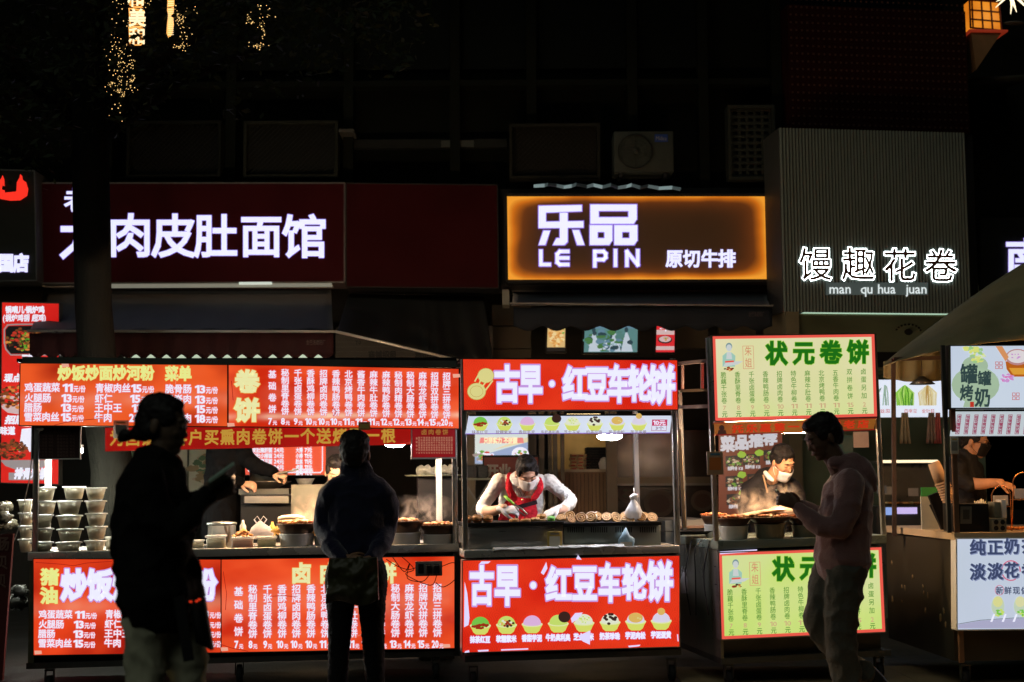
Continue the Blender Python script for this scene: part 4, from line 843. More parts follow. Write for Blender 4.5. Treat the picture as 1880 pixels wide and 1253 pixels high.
# red cloth banner
t = thing('banner', 'red cloth banner with yellow characters hanging under the left cart menus', 'banner', S1)
def bannersurf(F, q, d, m, wob=.012, nm='cloth', parent=None, m2=None):
    A_, B_, C_, D_ = [F.P(x, y, d) for x, y in q]; mb = MB()
    def f(a, b):
        p = A_.lerp(B_, a).lerp(D_.lerp(C_, a), b); p.y += wob*math.sin(a*19)*b; return p
    mb.grid(f, 50, 4, m, .004); return mb.build(nm, parent)
mBan = emit('banner_red', (.62, .012, .008), .62, False, (.30, .006, .004), 1.2, lo=.3, hi=.6); mBY = emit('banner_yellow', (.66, .36, .05), .75)
bannersurf(S1, [(193, 786), (770, 780), (770, 816), (193, 829)], .03, mBan, .006, 'cloth', t)
tx = Text(S1, .02); s_ = '为回馈老客户买熏肉卷饼一个送烤肠一根'; n_ = len(s_); x = 201
for i, ch in enumerate(s_):
    wd = 29.2; y = 790-i*.33; tx.h(ch, x, y, x+27, y+30, mBY, .03); x += 29.0+(.6 if i > 7 else 0)
tx.build('lettering', t)
# small hanging price cards
t = thing('price_board', 'dark unlit price board hanging at the left end of the left cart', 'price board', S1)
mb = MB(); pbox(mb, S1, 58, 783, 147, 842, .02, .035, mat('price_brown', (.05, .025, .022), .4)); mb.build('sheet', t)
mb = MB(); 
for q in ((57, 781, 59, 844), (146, 781, 148, 844), (57, 842, 148, 844)): pbox(mb, S1, *q, .01, .04, M_WHITE)
mb.build('frame', t)
tx = Text(S1, .016); mb2 = mat('price_ink', (.16, .1, .09), .5)
tx.h('炒饭炒面炒河粉', 72, 786, 130, 795, mb2)
for i in range(7): tx.h('鸡蛋蔬菜 11元', 66, 798+i*6, 98, 803.5+i*6, mb2); tx.h('青椒肉丝 15元', 104, 798+i*6, 138, 803.5+i*6, mb2)
tx.build('lettering', t)
mb = MB(smooth=True); mb.ell(S1.P(74, 788, 0), (.025, .012, .012), M_WHITE); mb.tube([S1.P(76, 786, .0), S1.P(70, 796, .0)], .004, M_WHITE); tag(mb.build('spring_clip', None, S1), 'small white clip on the dark price board', 'clip')
t = thing('price_board', 'small crimson price board headed 卤肉卷饼 hanging at the right end of the left cart', 'price board', S1)
mc = emit('price_crimson', (.40, .01, .014), .6, False, (.27, .006, .01), 2); mb = MB(); pbox(mb, S1, 757, 787, 836, 840, -.02, -.005, mc); mb.build('sheet', t)
mb = MB()
for q in ((755, 785, 757, 843), (836, 785, 838, 843), (755, 840, 838, 843)): pbox(mb, S1, *q, -.03, .0, M_WHITE)
mb.build('frame', t)
tx = Text(S1, -.024); my = emit('price_gold', (.45, .2, .04), .7); mp = emit('price_pale', (.55, .25, .16), .7)
for i, ch in enumerate('卤肉卷饼'): tx.h(ch, 773+i*13, 788, 784+i*13, 799, my, .02)
for i in range(15): tx.v(names[i], 765+i*4.6, 802, 829, 3.8, mp, .02, size=4.3); tx.h(prices[i], 763.5+i*4.6, 830, 766.5+i*4.6, 834, mp, .02)
tx.build('lettering', t)
# payment cards (QR codes left out)
def card(F, label, x0, y0, x1, y1, d, cols, name='payment_card', hd=None):
    t = thing(name, label, 'card', F); mb = MB(); pbox(mb, F, x0, y0, x1, y1, d, d+.006, cols[0], .002); mb.build('card', t)
    pr = Print(F, d-.001); h = y1-y0; w = x1-x0
    pr.rect(x0+w*.14, y0+h*.26, x1-w*.14, y0+h*.8, cols[1]); pr.rect(x0+w*.2, y0+h*.08, x1-w*.2, y0+h*.17, cols[2]); pr.build('printed_panel', t); return t
M_CARD = mat('card_white', (.5, .5, .45), .4); M_CARDG = mat('card_grey', (.22, .22, .2), .4); M_CARDY = mat('card_yellow', (.5, .36, .1), .4)
t = card(S1, 'clear plastic payment card taped under the left menu near the woman in black', 208, 772, 236, 805, -.07, (glassy('card_film', (.4, .4, .36), .35), M_CARDG, mat('tape_tan', (.5, .25, .12), .5)))
card(S1, 'small orange taped card on the cart menu above the customer in navy', 658, 775, 680, 790, -.06, (mat('tape_orange', (.6, .25, .08), .5), M_CARDY, mat('tape_red', (.4, .05, .02), .5)))
# cable down the left post
def cable(name, label, pts, F, m=M_CABLE, r=.004):
    mb = MB(smooth=True); P_ = [F.P(*p) for p in pts]; sm = []
    for i in range(len(P_)-1):
        for k in range(5):
            a = P_[max(0, i-1)]; b_ = P_[i]; c = P_[i+1]; e = P_[min(len(P_)-1, i+2)]; f = k/5
            sm.append(.5*((2*b_)+(c-a)*f+(2*a-5*b_+4*c-e)*f*f+(3*b_-a-3*c+e)*f**3))
    sm.append(P_[-1]); mb.tube(sm, r, m, 6); return tag(mb.build(name, None, F), label, 'cable')
cable('power_cable', 'thin pale cable hanging along the left post of the left cart', [(58, 842, -.03), (54, 880, -.04), (46, 915, -.04), (36, 965, -.04), (22, 1002, -.03), (12, 1020, -.03)], S1, M_LCABLE)
# plastic tubs
M_TUB = glassy('tub_plastic', (.95, .93, .82), .14, .3, .72); M_LID = glassy('lid_plastic', (.95, .95, .93), .12, .25, .5)
foods = [mat('stew_dark', (.30, .22, .10), .6, 0, .3, 30), mat('stew_tan', (.5, .34, .16), .6, 0, .3, 30), mat('stew_brown', (.38, .24, .11), .6, 0, .3, 30), mat('stew_cream', (.7, .62, .42), .6, 0, .2, 30)]
def tub(F, cx, ytop, ybot, wt, wb, d, fm, label, name='plastic_tub', group='plastic tubs stacked on the left cart', fill=.7):
    t = thing(name, label, 'tub', F, group); a = F.P(cx, ybot, d); b_ = F.P(cx, ytop, d); h = b_.z-a.z; k = (F.P(cx+10, ybot, d).x-a.x)/10; rt, rb = wt/2*k, wb/2*k
    c = V((a.x, d, a.z)); mb = MB(smooth=True); mb.lathe([(rb*.9, 0), (rb, .004), (rt*.93, h*.9), (rt*.93, h*.92)], c, M_TUB, 20); mb.build('tub', t)
    mb = MB(smooth=True); mb.lathe([(0, h*.97), (rt*.8, h*.965), (rt*.85, h*.99), (rt*1.03, h*.985), (rt*1.06, h*.96), (rt*1.05, h*.88), (rt*.97, h*.88)], c, M_LID, 20); mb.build('lid', t)
    mb = MB(smooth=True); q = rb+(rt-rb)*fill; mb.lathe([(0, .006), (rb*.88, .006), (q*.84, h*fill*.7), (q*.6, h*fill*.86), (0, h*fill*.9)], c, fm, 16, jit=.15); mb.build('food', t); return t
stk = [('far left', 48, [(917, 941), (941, 965), (965, 989), (989, 1014)], 30, 20, .42), ('left', 84, [(894, 919), (920, 944)], 38, 26, .3), ('front left', 76, [(945, 969), (970, 994), (995, 1018)], 42, 29, .12),
       ('middle', 136, [(893, 917)], 42, 30, .2), ('front middle', 127, [(919, 944), (946, 970), (971, 994), (995, 1018)], 48, 34, .14), ('right', 176, [(895, 918), (919, 942), (942, 966), (966, 991), (992, 1018)], 40, 27, .1)]
ordn = ['top', 'second', 'third', 'fourth', 'fifth']
for nm, cx, L, wt, wb, dd in stk:
    for i, (a, b_) in enumerate(L):
        tub(S1, cx+random.uniform(-1.5, 1.5), a, b_, wt, wb, dd, foods[(i*2+int(cx)) % 4 if i else 3], 'white plastic tub, %s one in the %s stack on the left cart' % (ordn[i], nm))
# clear boxes and bowls on counter
def clearbox(F, x0, x1, y0, y1, d, fm, label, heap=None):
    t = thing('food_box', label, 'food box', F); cx = (x0+x1)/2; a = F.P(x0, y1, d); b_ = F.P(x1, y0, d); zc_ = F.P(cx, y1, d).z; h = b_.z-zc_; w = b_.x-a.x
    mb = MB(); mb.box(a.x+w*.06, b_.x-w*.06, d, d+.14, zc_+.004, zc_+h*.8, M_TUB, .012); mb.build('box', t)
    mb = MB(); mb.box(a.x, b_.x, d-.01, d+.15, zc_+h*.8, zc_+h*.92, M_LID, .006); mb.build('lid', t)
    mb = MB(); mb.box(a.x+w*.1, b_.x-w*.1, d+.006, d+.13, zc_+.01, zc_+h*.62, fm, .015); mb.build('food', t)
    if heap:
        mb = MB(smooth=True)
        for i in range(40): r_ = random.random(); th = random.uniform(0, 6.28); mb.ell((cx*0+(a.x+b_.x)/2+math.cos(th)*r_*w*.45, d+.07+math.sin(th)*r_*.05, zc_+h*.92+(1-r_)*.05), (.016, .014, .009), heap, 7, 4, jit=.3)
        mb.build('heap', t)
    return t
clearbox(S1, 376, 415, 980, 1017, .06, foods[0], 'clear box of dark food beside the steel pot on the left cart')
clearbox(S1, 424, 466, 983, 1017, .05, mat('chili_red', (.55, .04, .01), .4, 0, .3, 20), 'clear box of red chili sauce topped with an orange heap', mat('orange_heap', (.7, .3, .1), .5, 0, .3, 20))
clearbox(S1, 470, 508, 983, 1017, .05, mat('pickle_green', (.3, .3, .08), .5, 0, .3, 20), 'clear box of green pickles beside the white plastic bag')
t = thing('steel_pot', 'round polished steel pot behind the clear box of dark food', 'pot', S1); c = S1.P(407, 1008, .3); r = abs(S1.P(435, 1000, .3).x-c.x); zt_ = S1.P(407, 960, .3).z
mb = MB(smooth=True); mb.lathe([(r*.9, 0), (r*.94, .01), (r*.94, zt_-c.z-.02), (r, zt_-c.z-.015)], c, mat('polished_steel', (.6, .6, .58), .15, 1, .05), 28); mb.build('pot', t)
mb = MB(smooth=True); mb.lathe([(r, 0), (r*.98, .012), (r*.5, .02), (0, .024)], (c.x, c.y, zt_-.012), M_STEEL, 28); mb.build('lid', t)
def hotpot(F, cx, ytop, yrim, ybot, wr, wb, d, label, basin, food='soup', group=None, fc=None):
    """white electric base with a wide dark pan on it, heaped with food"""
    t = thing('hot_pot', label, 'hot pot', F, group); a = F.P(cx, ybot, d); k = (F.P(cx+10, ybot, d).x-a.x)/10; z = lambda y: F.P(cx, y, d).z-a.z
    hb, hr = z(yrim+.0), z(ytop); c = V((a.x, d, a.z)); rb = wb/2*k; rr = wr/2*k
    mb = MB(smooth=True); mb.lathe([(rb*.62, 0), (rb*.74, .004), (rb*.76, hb*.16), (rb*.92, hb*.35), (rb, hb*.96), (rb*1.03, hb), (rb*.9, hb)], c, basin, 28); b_ = mb.build('base', t)
    mb = MB(smooth=True); mb.ell(c+V((-rb*.55, -rb*.7, hb*.14)), (.008, .006, .008), M_BLACK, 8, 6); mb.build('knob', b_)
    mb = MB(smooth=True); mb.lathe([(rb*.7, hb*.99), (rb*.9, hb+.004), (rr*.97, hr-.008), (rr, hr), (rr*.96, hr+.001), (rr*.9, hr-.01), (rr*.3, hr-.016)], c, mat('clay_pan', (.07, .035, .018), .35, 0, .3, 8), 30); mb.build('pan', t)
    mb = MB(smooth=True); mb.lathe([(0, hr-.006), (rr*.9, hr-.006)], c, mat('hot_broth', (.35, .15, .04), .12, 0, .2, 20), 26)
    fm = fc or [mat('food_orange', (.62, .26, .08), .4, 0, .3, 40), mat('food_tan', (.6, .38, .18), .45, 0, .3, 40), mat('food_rust', (.38, .1, .03), .4, 0, .3, 40)]
    for i in range(60):
        q = math.sqrt(random.random()); th = random.uniform(0, 6.28); mb.ell(c+V((math.cos(th)*q*rr*.82, math.sin(th)*q*rr*.82, hr+.004+random.uniform(0, .018)*(1-q*.6))), (random.uniform(.012, .026), random.uniform(.01, .02), random.uniform(.006, .012)), random.choice(fm), 8, 5, jit=.35, rot=Matrix.Rotation(random.uniform(0, 3), 3, 'Z'))
    mb.build('food', t); return t
M_BASE = mat('base_cream', (.78, .72, .66), .3, 0, .08, 6)
hotpot(S1, 545, 961, 980, 1016, 76, 64, .12, 'hot pot with a clay pan left of the customer on the left cart', M_BASE)
hotpot(S1, 607, 966, 984, 1016, 70, 62, .14, 'hot pot half hidden behind the customer in navy', M_BASE)
hotpot(S1, 742, 957, 978, 1016, 72, 62, .14, 'hot pot right of the customer, left of the last pot on the left cart', M_BASE)
hotpot(S1, 806, 964, 981, 1016, 70, 60, .12, 'hot pot at the right end of the left cart beside the steel post', M_BASE)
mb = MB(smooth=True); c = S1.P(540, 962, .16)
mb.ell(c+V((.01, 0, .02)), (.12, .09, .012), mat('flatbread', (.75, .5, .3), .6, 0, .2, 20), jit=.1); mb.ell(c+V((-.02, .03, .035)), (.10, .07, .03), mat('flatbread2', (.8, .6, .42), .6), jit=.2); tag(mb.build('flatbread', None, S1), 'pile of pale flatbread heaped over the first hot pot', 'bread')
M_BAG = glassy('thin_bag', (.85, .8, .82), .45, .3, .5)
def bag(F, cx, ytop, ybot, w, d, label, m=None, handles=True, name='plastic_bag'):
    c = F.P(cx, ybot, d); t_ = F.P(cx, ytop, d); k = (F.P(cx+10, ybot, d).x-c.x)/10; h = t_.z-c.z; r = w/2*k; m = m or M_BAG
    mb = MB(smooth=True); mb.lathe([(r*.6, 0), (r*.95, h*.06), (r, h*.25), (r*.7, h*.5), (r*.25, h*.72), (r*.08, h*.8)], c, m, 22, jit=.35, sy=.6)
    if handles:
        for s in (-1, 1): mb.tube([c+V((s*r*.2, 0, h*.62)), c+V((s*r*.5, 0, h*.85)), c+V((s*r*.25, 0, h*1.0)), c+V((s*r*.0, 0, h*.8))], .006, m, 6, flat=(1, .35))
    return tag(mb.build(name, None, F), label, 'bag')
bag(S1, 478, 948, 990, 46, .25, 'thin white plastic bag with loop handles standing behind the pickle box')
tub(S1, 205, 985, 1017, 26, 20, .2, foods[0], 'small lidded cup of dark sauce right of the tub stacks', 'sauce_cup', None)
clearbox(S1, 340, 374, 990, 1017, .1, foods[1], 'low clear box half hidden by the woman in black')
for i, (x, y0, y1, r_, d_, c_, lab) in enumerate(((572, 1000, 1017, 9, .05, (.75, .7, .62), 'low steel tin between the first two hot pots'), (774, 1000, 1017, 9, .05, (.75, .7, .62), 'low steel tin between the last two hot pots'), (394, 962, 985, 5, .35, (.5, .12, .05), 'red capped sauce bottle behind the steel pot'),
    (446, 955, 984, 6, .4, (.55, .55, .5), 'pale sauce bottle behind the red chili box'), (500, 958, 984, 6, .42, (.6, .4, .1), 'amber sauce bottle behind the pickle box'), (690, 972, 1016, 8, .3, (.6, .6, .58), 'steel ladle cup right of the man in navy'), (229, 990, 1017, 9, .15, (.7, .7, .68), 'small white cup beside the sauce cup'))):
    a_ = S1.P(x, y1, d_); e_ = S1.P(x, y0, d_); k_ = (S1.P(x+10, y1, d_).x-a_.x)/10*r_; h_ = e_.z-a_.z; mb = MB(smooth=True); bt = i in (2, 3, 4)
    mb.lathe([(k_*.9, 0), (k_, h_*.04), (k_, h_*.62), (k_*.45, h_*.8), (k_*.35, h_), (0, h_)] if bt else [(k_*.85, 0), (k_, h_*.9), (k_*1.06, h_*.95), (k_*.9, h_*.93), (k_*.8, h_*.2), (0, h_*.15)], a_, mat('tin_%d' % i, c_, .25, 0 if bt else .7, .1), 18)
    nm = 'sauce_bottle' if bt else 'steel_tin'; tag(mb.build(nm, None, S1), lab, 'bottle' if bt else 'tin')
# amber plastic wrap around pots
mb = MB(smooth=True)
for x, y in ((512, 975), (580, 976), (520, 968), (590, 968)): mb.ell(S1.P(x, y, .22), (.05, .03, .03), glassy('amber_wrap', (.8, .5, .15), .4, .1, .4), 12, 7, jit=.6)
tag(mb.build('amber_wrap', None, S1), 'crumpled amber film wrapped behind the first hot pot', 'plastic wrap')
# power strip
t = thing('power_strip', 'grey power strip with two black plugs hung on the lower red menu', 'power strip', S1)
mb = MB(); pbox(mb, S1, 763, 1031, 812, 1058, -.08, -.045, M_GREY, .004); mb.build('housing', t)
pr = Print(S1, -.082)
for x in (768, 782, 796): pr.rect(x, 1036, x+10, 1053, M_BLACK)
pr.build('socket', t); mb = MB()
for x in (783, 797): pbox(mb, S1, x, 1038, x+10, 1054, -.12, -.084, M_BLACK, .004)
mb.build('plug', t)
for i, pts in enumerate(([(709, 1027, -.04), (730, 1040, -.06), (750, 1046, -.07), (765, 1042, -.07)], [(720, 1022, -.05), (742, 1050, -.06), (752, 1035, -.06), (748, 1062, -.07), (775, 1068, -.08), (788, 1056, -.1)], [(735, 1020, -.05), (760, 1045, -.07), (745, 1055, -.07), (790, 1075, -.08), (802, 1056, -.1)], [(812, 1040, -.07), (835, 1034, -.05), (838, 1060, -.05), (815, 1078, -.06), (800, 1070, -.06)])):
    cable('power_cable', ['black cable running from the counter edge to the power strip', 'black cable looped under the power strip to its first plug', 'black cable knotted left of the power strip to its second plug', 'black cable curling right of the power strip'][i], pts, S1, M_CABLE, .003)
# wok stove behind the cart
K = Frame(490, 11.3)
t = thing('wok_stove', 'dark wok stove with a steel wok ring behind the left cart', 'stove', K)
mb = MB(); pbox(mb, K, 438, 898, 530, 908, 0, .5, M_DSTEEL); pbox(mb, K, 449, 911, 530, 924, -.02, .5, M_STEEL); mb.box(K.u(440, 950), K.u(640, 950), .05, .5, 0, K.w(925, 500), M_BLACK); mb.box(K.u(535, 950), K.u(645, 950), -.02, .5, .3, K.w(890, 600), mat('pot_shell', (.2, .21, .19), .35, .7)); mb.build('body', t)
mb = MB(smooth=True); c = K.P(490, 892, .2); mb.lathe([(.06, -.03), (.19, .03), (.2, .035), (.185, .03), (.05, -.02)], c, M_STEEL, 26); mb.build('wok', t)
mb = MB(smooth=True); c = K.P(493, 880, .35); mb.lathe([(.15, -.04), (.155, .06), (.16, .065)], c, mat('pot_shell', (.2, .21, .19), .35, .7), 24); tag(mb.build('stock_pot', None, K), 'dull steel stock pot behind the wok', 'pot')
mb = MB(smooth=True); c = K.P(560, 884, .2); mb.lathe([(.05, -.03), (.075, .02), (.08, .022)], c, mat('bowl_blue_white', (.4, .42, .42), .4, 0, .5, 30), 20); tag(mb.build('soup_bowl', None, K), 'patterned bowl on the steel shelf right of the wok', 'bowl')
mb = MB(smooth=True); c = S1.P(798, 872, 1.2); mb.lathe([(.0, -.012), (.22, -.012), (.24, .0), (.0, .004)], c, mat('tray_green', (.18, .2, .14), .4, .4), 28, sy=.6); tag(mb.build('round_tray', None, S1), 'round metal tray on the dark stand beside the crimson price board', 'tray')
mb = MB(smooth=True)
for i in range(7): mb.ell(S1.P(775+i*9, 863+random.uniform(-3, 2), 1.2), (.05, .04, .035), glassy('dim_wrap', (.4, .42, .36), .2, .15, .3), 12, 7, jit=.7)
tag(mb.build('wrapped_food', None, S1), 'bundle wrapped in clear film on the round tray', 'plastic wrap')
tag(MB().box(S1.u(790, 900, 1.2)-.1, S1.u(830, 900, 1.2), 1.15, 1.3, 0, S1.P(798, 876, 1.2).z, M_BLACK).build('dark_stand', None, S1), 'black stand under the round metal tray', 'stand')
# ---------------------------------------------------------------- cart 2
S2 = Frame(1048, 9.85, 8, .010)
c2 = thing('food_cart', 'middle food cart with scarlet lit wheel cake signs and a long griddle', 'food cart', S2)
zc = S2.w(1006, 1048); z1 = S2.w(1020, 1048); u0, u1 = S2.u(851, 1010), S2.u(1246, 1010); DP = .7; zt = S2.w(659, 1048)
mb = MB(); mb.box(u0, u1, -.03, DP, z1, zc, M_TOP, .004); mb.build('counter_top', c2)
mb = MB(); mb.box(u0+.03, u1-.02, .14, DP-.02, .22, z1-.002, M_DSTEEL); mb.box(u0, u1, 0, DP, .18, .22, M_DSTEEL)
mb.box(u1-.03, u1, .02, DP-.02, .22, z1-.002, M_DSTEEL); mb.build('cabinet', c2)
posts(S2, c2, 'front_post', ((853, .02), (1241, .02)), zc, zt, M_POST)
mb = MB(); u = S2.u(1168, 850, DP-.08); mb.box(u-.016, u+.016, DP-.1, DP-.06, zc, zt-.2, M_POST); mb.build('middle_post', c2)
mb = MB(); mb.bar(S2.P(1247, 790, .05), S2.P(1257, 968, .5), .022, .022, mat('worn_wood_post', (.5, .35, .2), .5)); mb.build('side_strut', c2)
mb = MB(); mb.box(u0, u1, .05, DP, zt-.01, zt+.01, M_BLACK); mb.box(u0, u1, DP-.03, DP, zt-.3, zt-.26, M_DSTEEL); mb.build('roof', c2)
for px, d in ((868, .06), (1232, .06)): caster(S2, c2, px, d)
def scarlet():
    if 'scarlet_film' in MC: return MC['scarlet_film']
    m = emit('scarlet_film', (.86, .045, .012), .92, True, (.66, .008, .004), 1.4, (1, 1, 1.5), .3, .6); n = m.node_tree.nodes; l = m.node_tree.links
    # printed seigaiha wave pattern: concentric arcs, part of the film artwork
    b_ = n['Principled BSDF']; src = b_.inputs['Emission Color'].links[0].from_socket
    tc = n.new('ShaderNodeTexCoord'); sp = n.new('ShaderNodeSeparateXYZ'); l.new(tc.outputs['Object'], sp.inputs[0])
    def M(op, a, c):
        x = n.new('ShaderNodeMath'); x.operation = op
        for i, y in enumerate((a, c)):
            if isinstance(y, (int, float)): x.inputs[i].default_value = y
            else: l.new(y, x.inputs[i])
        return x.outputs[0]
    P_ = .13; row = M('FLOOR', M('DIVIDE', sp.outputs[2], P_/4), 0); sh = M('MULTIPLY', M('MODULO', row, 2), P_/2)
    fx = M('SUBTRACT', M('FLOORED_MODULO', M('ADD', sp.outputs[0], sh), P_), P_/2); fz = M('SUBTRACT', sp.outputs[2], M('MULTIPLY', row, P_/4))
    rr = M('SQRT', M('ADD', M('MULTIPLY', fx, fx), M('MULTIPLY', fz, fz)), 0); wv = M('GREATER_THAN', M('SINE', M('MULTIPLY', rr, 430), 0), .25)
    mx = n.new('ShaderNodeMix'); mx.data_type = 'RGBA'; mx.blend_type = 'MULTIPLY'; mx.inputs[0].default_value = 1
    f = M('SUBTRACT', 1.06, M('MULTIPLY', wv, .17)); cb_ = n.new('ShaderNodeCombineColor'); [l.new(f, cb_.inputs[i]) for i in range(3)]
    l.new(src, mx.inputs[6]); l.new(cb_.outputs[0], mx.inputs[7]); l.new(mx.outputs[2], b_.inputs['Emission Color']); return m
FS = scarlet()
CREAM = emit('print_cream', (.72, .66, .25), .95); CREAM2 = emit('print_cream_line', (.55, .33, .07), .9); CUP = emit('cup_yellow', (.66, .72, .14), .95); CUPL = emit('cup_light', (.75, .8, .4), .95)
PURP = emit('bun_purple', (.72, .45, .72), .95); PGR = emit('bun_green', (.18, .55, .07), .95); PWH = emit('bun_white', (.75, .78, .62), .95); BDK = emit('bean_dark', (.05, .02, .015), .8); BRD = emit('bean_red', (.4, .03, .01), .8); TAN = emit('floss_tan', (.75, .48, .12), .9); LVW = emit('bun_lilac', (.7, .65, .8), .95); LIM = emit('bun_lime', (.55, .72, .15), .95)
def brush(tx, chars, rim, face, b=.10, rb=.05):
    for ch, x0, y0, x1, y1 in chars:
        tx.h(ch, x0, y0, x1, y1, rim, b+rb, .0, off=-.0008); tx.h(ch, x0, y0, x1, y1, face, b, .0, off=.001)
def cup(pr, cx, cy, s, k, K0=1, cupc=None):
    pr.poly([(cx-19*s, cy+3*s), (cx-15*s, cy+10*s), (cx-13*s, cy+15*s), (cx-8*s, cy+19*s), (cx+8*s, cy+19*s), (cx+13*s, cy+15*s), (cx+15*s, cy+10*s), (cx+19*s, cy+3*s)], cupc or CUP, k=K0)
    pr.ell(cx, cy+3*s, 19*s, 5*s, CUPL, k=K0+1)
    top = {0: PGR, 1: LIM, 2: PURP, 3: LIM, 4: PWH, 5: PWH, 6: LVW, 7: LVW}[k]
    pr.ell(cx, cy+2*s, 16*s, 15*s, top, 0, 180, 20, k=K0+2); pr.ell(cx, cy+2*s, 16*s, 4*s, top, 180, 360, 14, k=K0+2)
    rnd = random.Random(k)
    def dots(n, cols, rx, ry, sz, oy=0):
        for i in range(n): a = rnd.uniform(0, 6.28); q = math.sqrt(rnd.random()); pr.ell(cx+q*rx*s*math.cos(a), cy+oy*s+q*ry*s*math.sin(a), sz*s, sz*.8*s, cols[i % len(cols)], n=8, k=K0+3+i*.1)
    if k == 0: dots(26, [BRD], 15, 4, 2.6, 4)
    if k == 1: dots(26, [BDK, BRD, TAN, PWH], 13, 6, 2.6, 0); 
    if k == 3: pr.ell(cx+11*s, cy-9*s, 11*s, 10*s, BDK, k=K0+8)
    if k == 4: dots(30, [CUPL, LIM], 13, 6, 1.6, -3)
    if k == 5: dots(11, [BDK], 13, 9, 3.2, -3)
    if k == 6: pr.ell(cx, cy-4*s, 13*s, 9*s, TAN, k=K0+4); dots(16, [CREAM, TAN], 11, 6, 1.8, -5)
    if k == 7: pr.ell(cx, cy-14*s, 7*s, 6.5*s, TAN, k=K0+6)
d = -.04
o = board(S2, c2, 'upper_light_box', [(850, 660), (1243, 662), (1244, 752), (852, 753)], d, .1, FS, M_BLACK, .006, M_DSTEEL)
tx = Text(S2, d-.006)
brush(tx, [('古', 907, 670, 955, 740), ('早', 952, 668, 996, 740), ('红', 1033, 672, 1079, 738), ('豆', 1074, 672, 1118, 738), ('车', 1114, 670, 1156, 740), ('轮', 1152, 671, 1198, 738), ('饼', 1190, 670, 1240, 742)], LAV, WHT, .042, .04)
tx.build('lettering', o)
pr = Print(S2, d-.006); pr.ell(1013.5, 705, 7, 8, LAV, k=1); pr.ell(1013.5, 705, 5, 6, WHT, k=2)
pr.ell(892, 690, 15.5, 14, CREAM2, k=1); pr.ell(892, 690, 14.5, 13, CREAM, k=2); pr.ell(875, 719, 17.5, 16, CREAM2, k=1); pr.ell(875, 719, 16.5, 15, CREAM, k=2)
pr.ell(875, 719, 12, 10.5, CREAM2, k=3); pr.ell(875, 719, 11.3, 9.8, CREAM, k=4)
for (a, b_, c_, e) in ((872, 700, 880, 686), (880, 704, 885, 692), (892, 716, 904, 700), (886, 710, 893, 700)): pr.line([(a, b_), (c_, e)], 2.6, CREAM, k=5)
pr.build('cake_print', o)
# slanted cake panel hung under it
o = thing('price_board', 'slanting white lit board with eight cake pictures under the scarlet sign', 'price board', S2)
fw = emit('panel_cool_white', (.66, .72, .86), .98, True, (.5, .55, .75), 1.5, lo=.2, hi=.5); A_, B_, C_, D_ = S2.P(861, 763, .05), S2.P(1233, 762, .05), S2.P(1230, 795, -.02), S2.P(855, 797, -.02)
mb = MB(); mb.prism([D_, C_, B_, A_], (0, .02, 0), fw); mb.build('sheet', o)
mb = MB(); mb.bar(A_+V((0, -.004, 0)), B_+V((0, -.004, 0)), .014, .012, M_BLACK); mb.bar(D_, C_, .008, .006, emit('violet_edge', (.35, .2, .8), .7)); mb.build('edge_rail', o)
pr = Print(S2, -.03); xs3 = [882, 926, 968, 1013, 1051, 1092, 1133, 1173]
for k, x in enumerate(xs3): pr = Print(S2, -.03); cup(pr, x, 776-(.5 if k > 5 else 0), .8, k, 1, CUP); pr.build('cake_picture', o)
pr = Print(S2, -.03); pr.rect(1197, 771, 1225, 782, emit('price_magenta', (.6, .02, .12), .9), k=1); pr.line([(1198, 771), (1225, 771), (1223, 791), (1196, 791)], .8, emit('price_line', (.5, .15, .2), .8), True, k=2); pr.build('price_tag_print', o)
tx = Text(S2, -.034); pk = emit('caption_grey', (.3, .22, .3), .8)
caps = ['抹茶红豆', '软糯紫米', '香甜芋泥', '牛奶奥利奥', '芝士玉米', '奶茶珍珠', '芋泥肉松', '芋泥蛋黄']
for x, s_ in zip(xs3, caps): tx.h(s_, x-16-(4 if len(s_) > 4 else 0), 790, x+14, 797.5, pk, .01)
tx.h('10元', 1199, 771.5, 1222, 781.5, WHT, .03); tx.h('3个', 1203, 783, 1219, 790, pk, .02); tx.build('lettering', o)
disc_lamp(S2, 1119, 800, .2, 'white round lamp under the middle cart sign', .09, 130)
o = board(S2, c2, 'lower_light_box', [(850, 1030), (1247, 1021), (1247, 1187), (849, 1198)], d, .1, FS, M_BLACK, .006, M_STEEL)
tx = Text(S2, d-.006)
brush(tx, [('古', 862, 1038, 907, 1112), ('早', 908, 1036, 955, 1113), ('红', 1002, 1040, 1050, 1106), ('豆', 1050, 1037, 1097, 1105), ('车', 1098, 1034, 1140, 1106), ('轮', 1142, 1036, 1188, 1102), ('饼', 1187, 1030, 1236, 1104)], LAV, WHT, .042, .04)
xs4 = [882, 930, 977, 1025, 1072, 1120, 1167, 1214]
for i, (x, s_) in enumerate(zip(xs4, caps)):
    y = 1168-(x-882)*.026; e = 4 if len(s_) > 4 else 0
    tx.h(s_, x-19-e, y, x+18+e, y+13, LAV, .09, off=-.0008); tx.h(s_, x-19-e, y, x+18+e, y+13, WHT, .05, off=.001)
tx.build('lettering', o)
pr = Print(S2, d-.006); pr.ell(979, 1075, 7.5, 8.5, LAV, k=1); pr.ell(979, 1075, 5.5, 6.5, WHT, k=2)
pr.build('middle_dot', o)
for k, x in enumerate(xs4): pr = Print(S2, d-.006); cup(pr, x, 1146-(x-882)*.026, 1.02, k, 1); pr.build('cake_picture', o)
pr = Print(S2, d-.006)
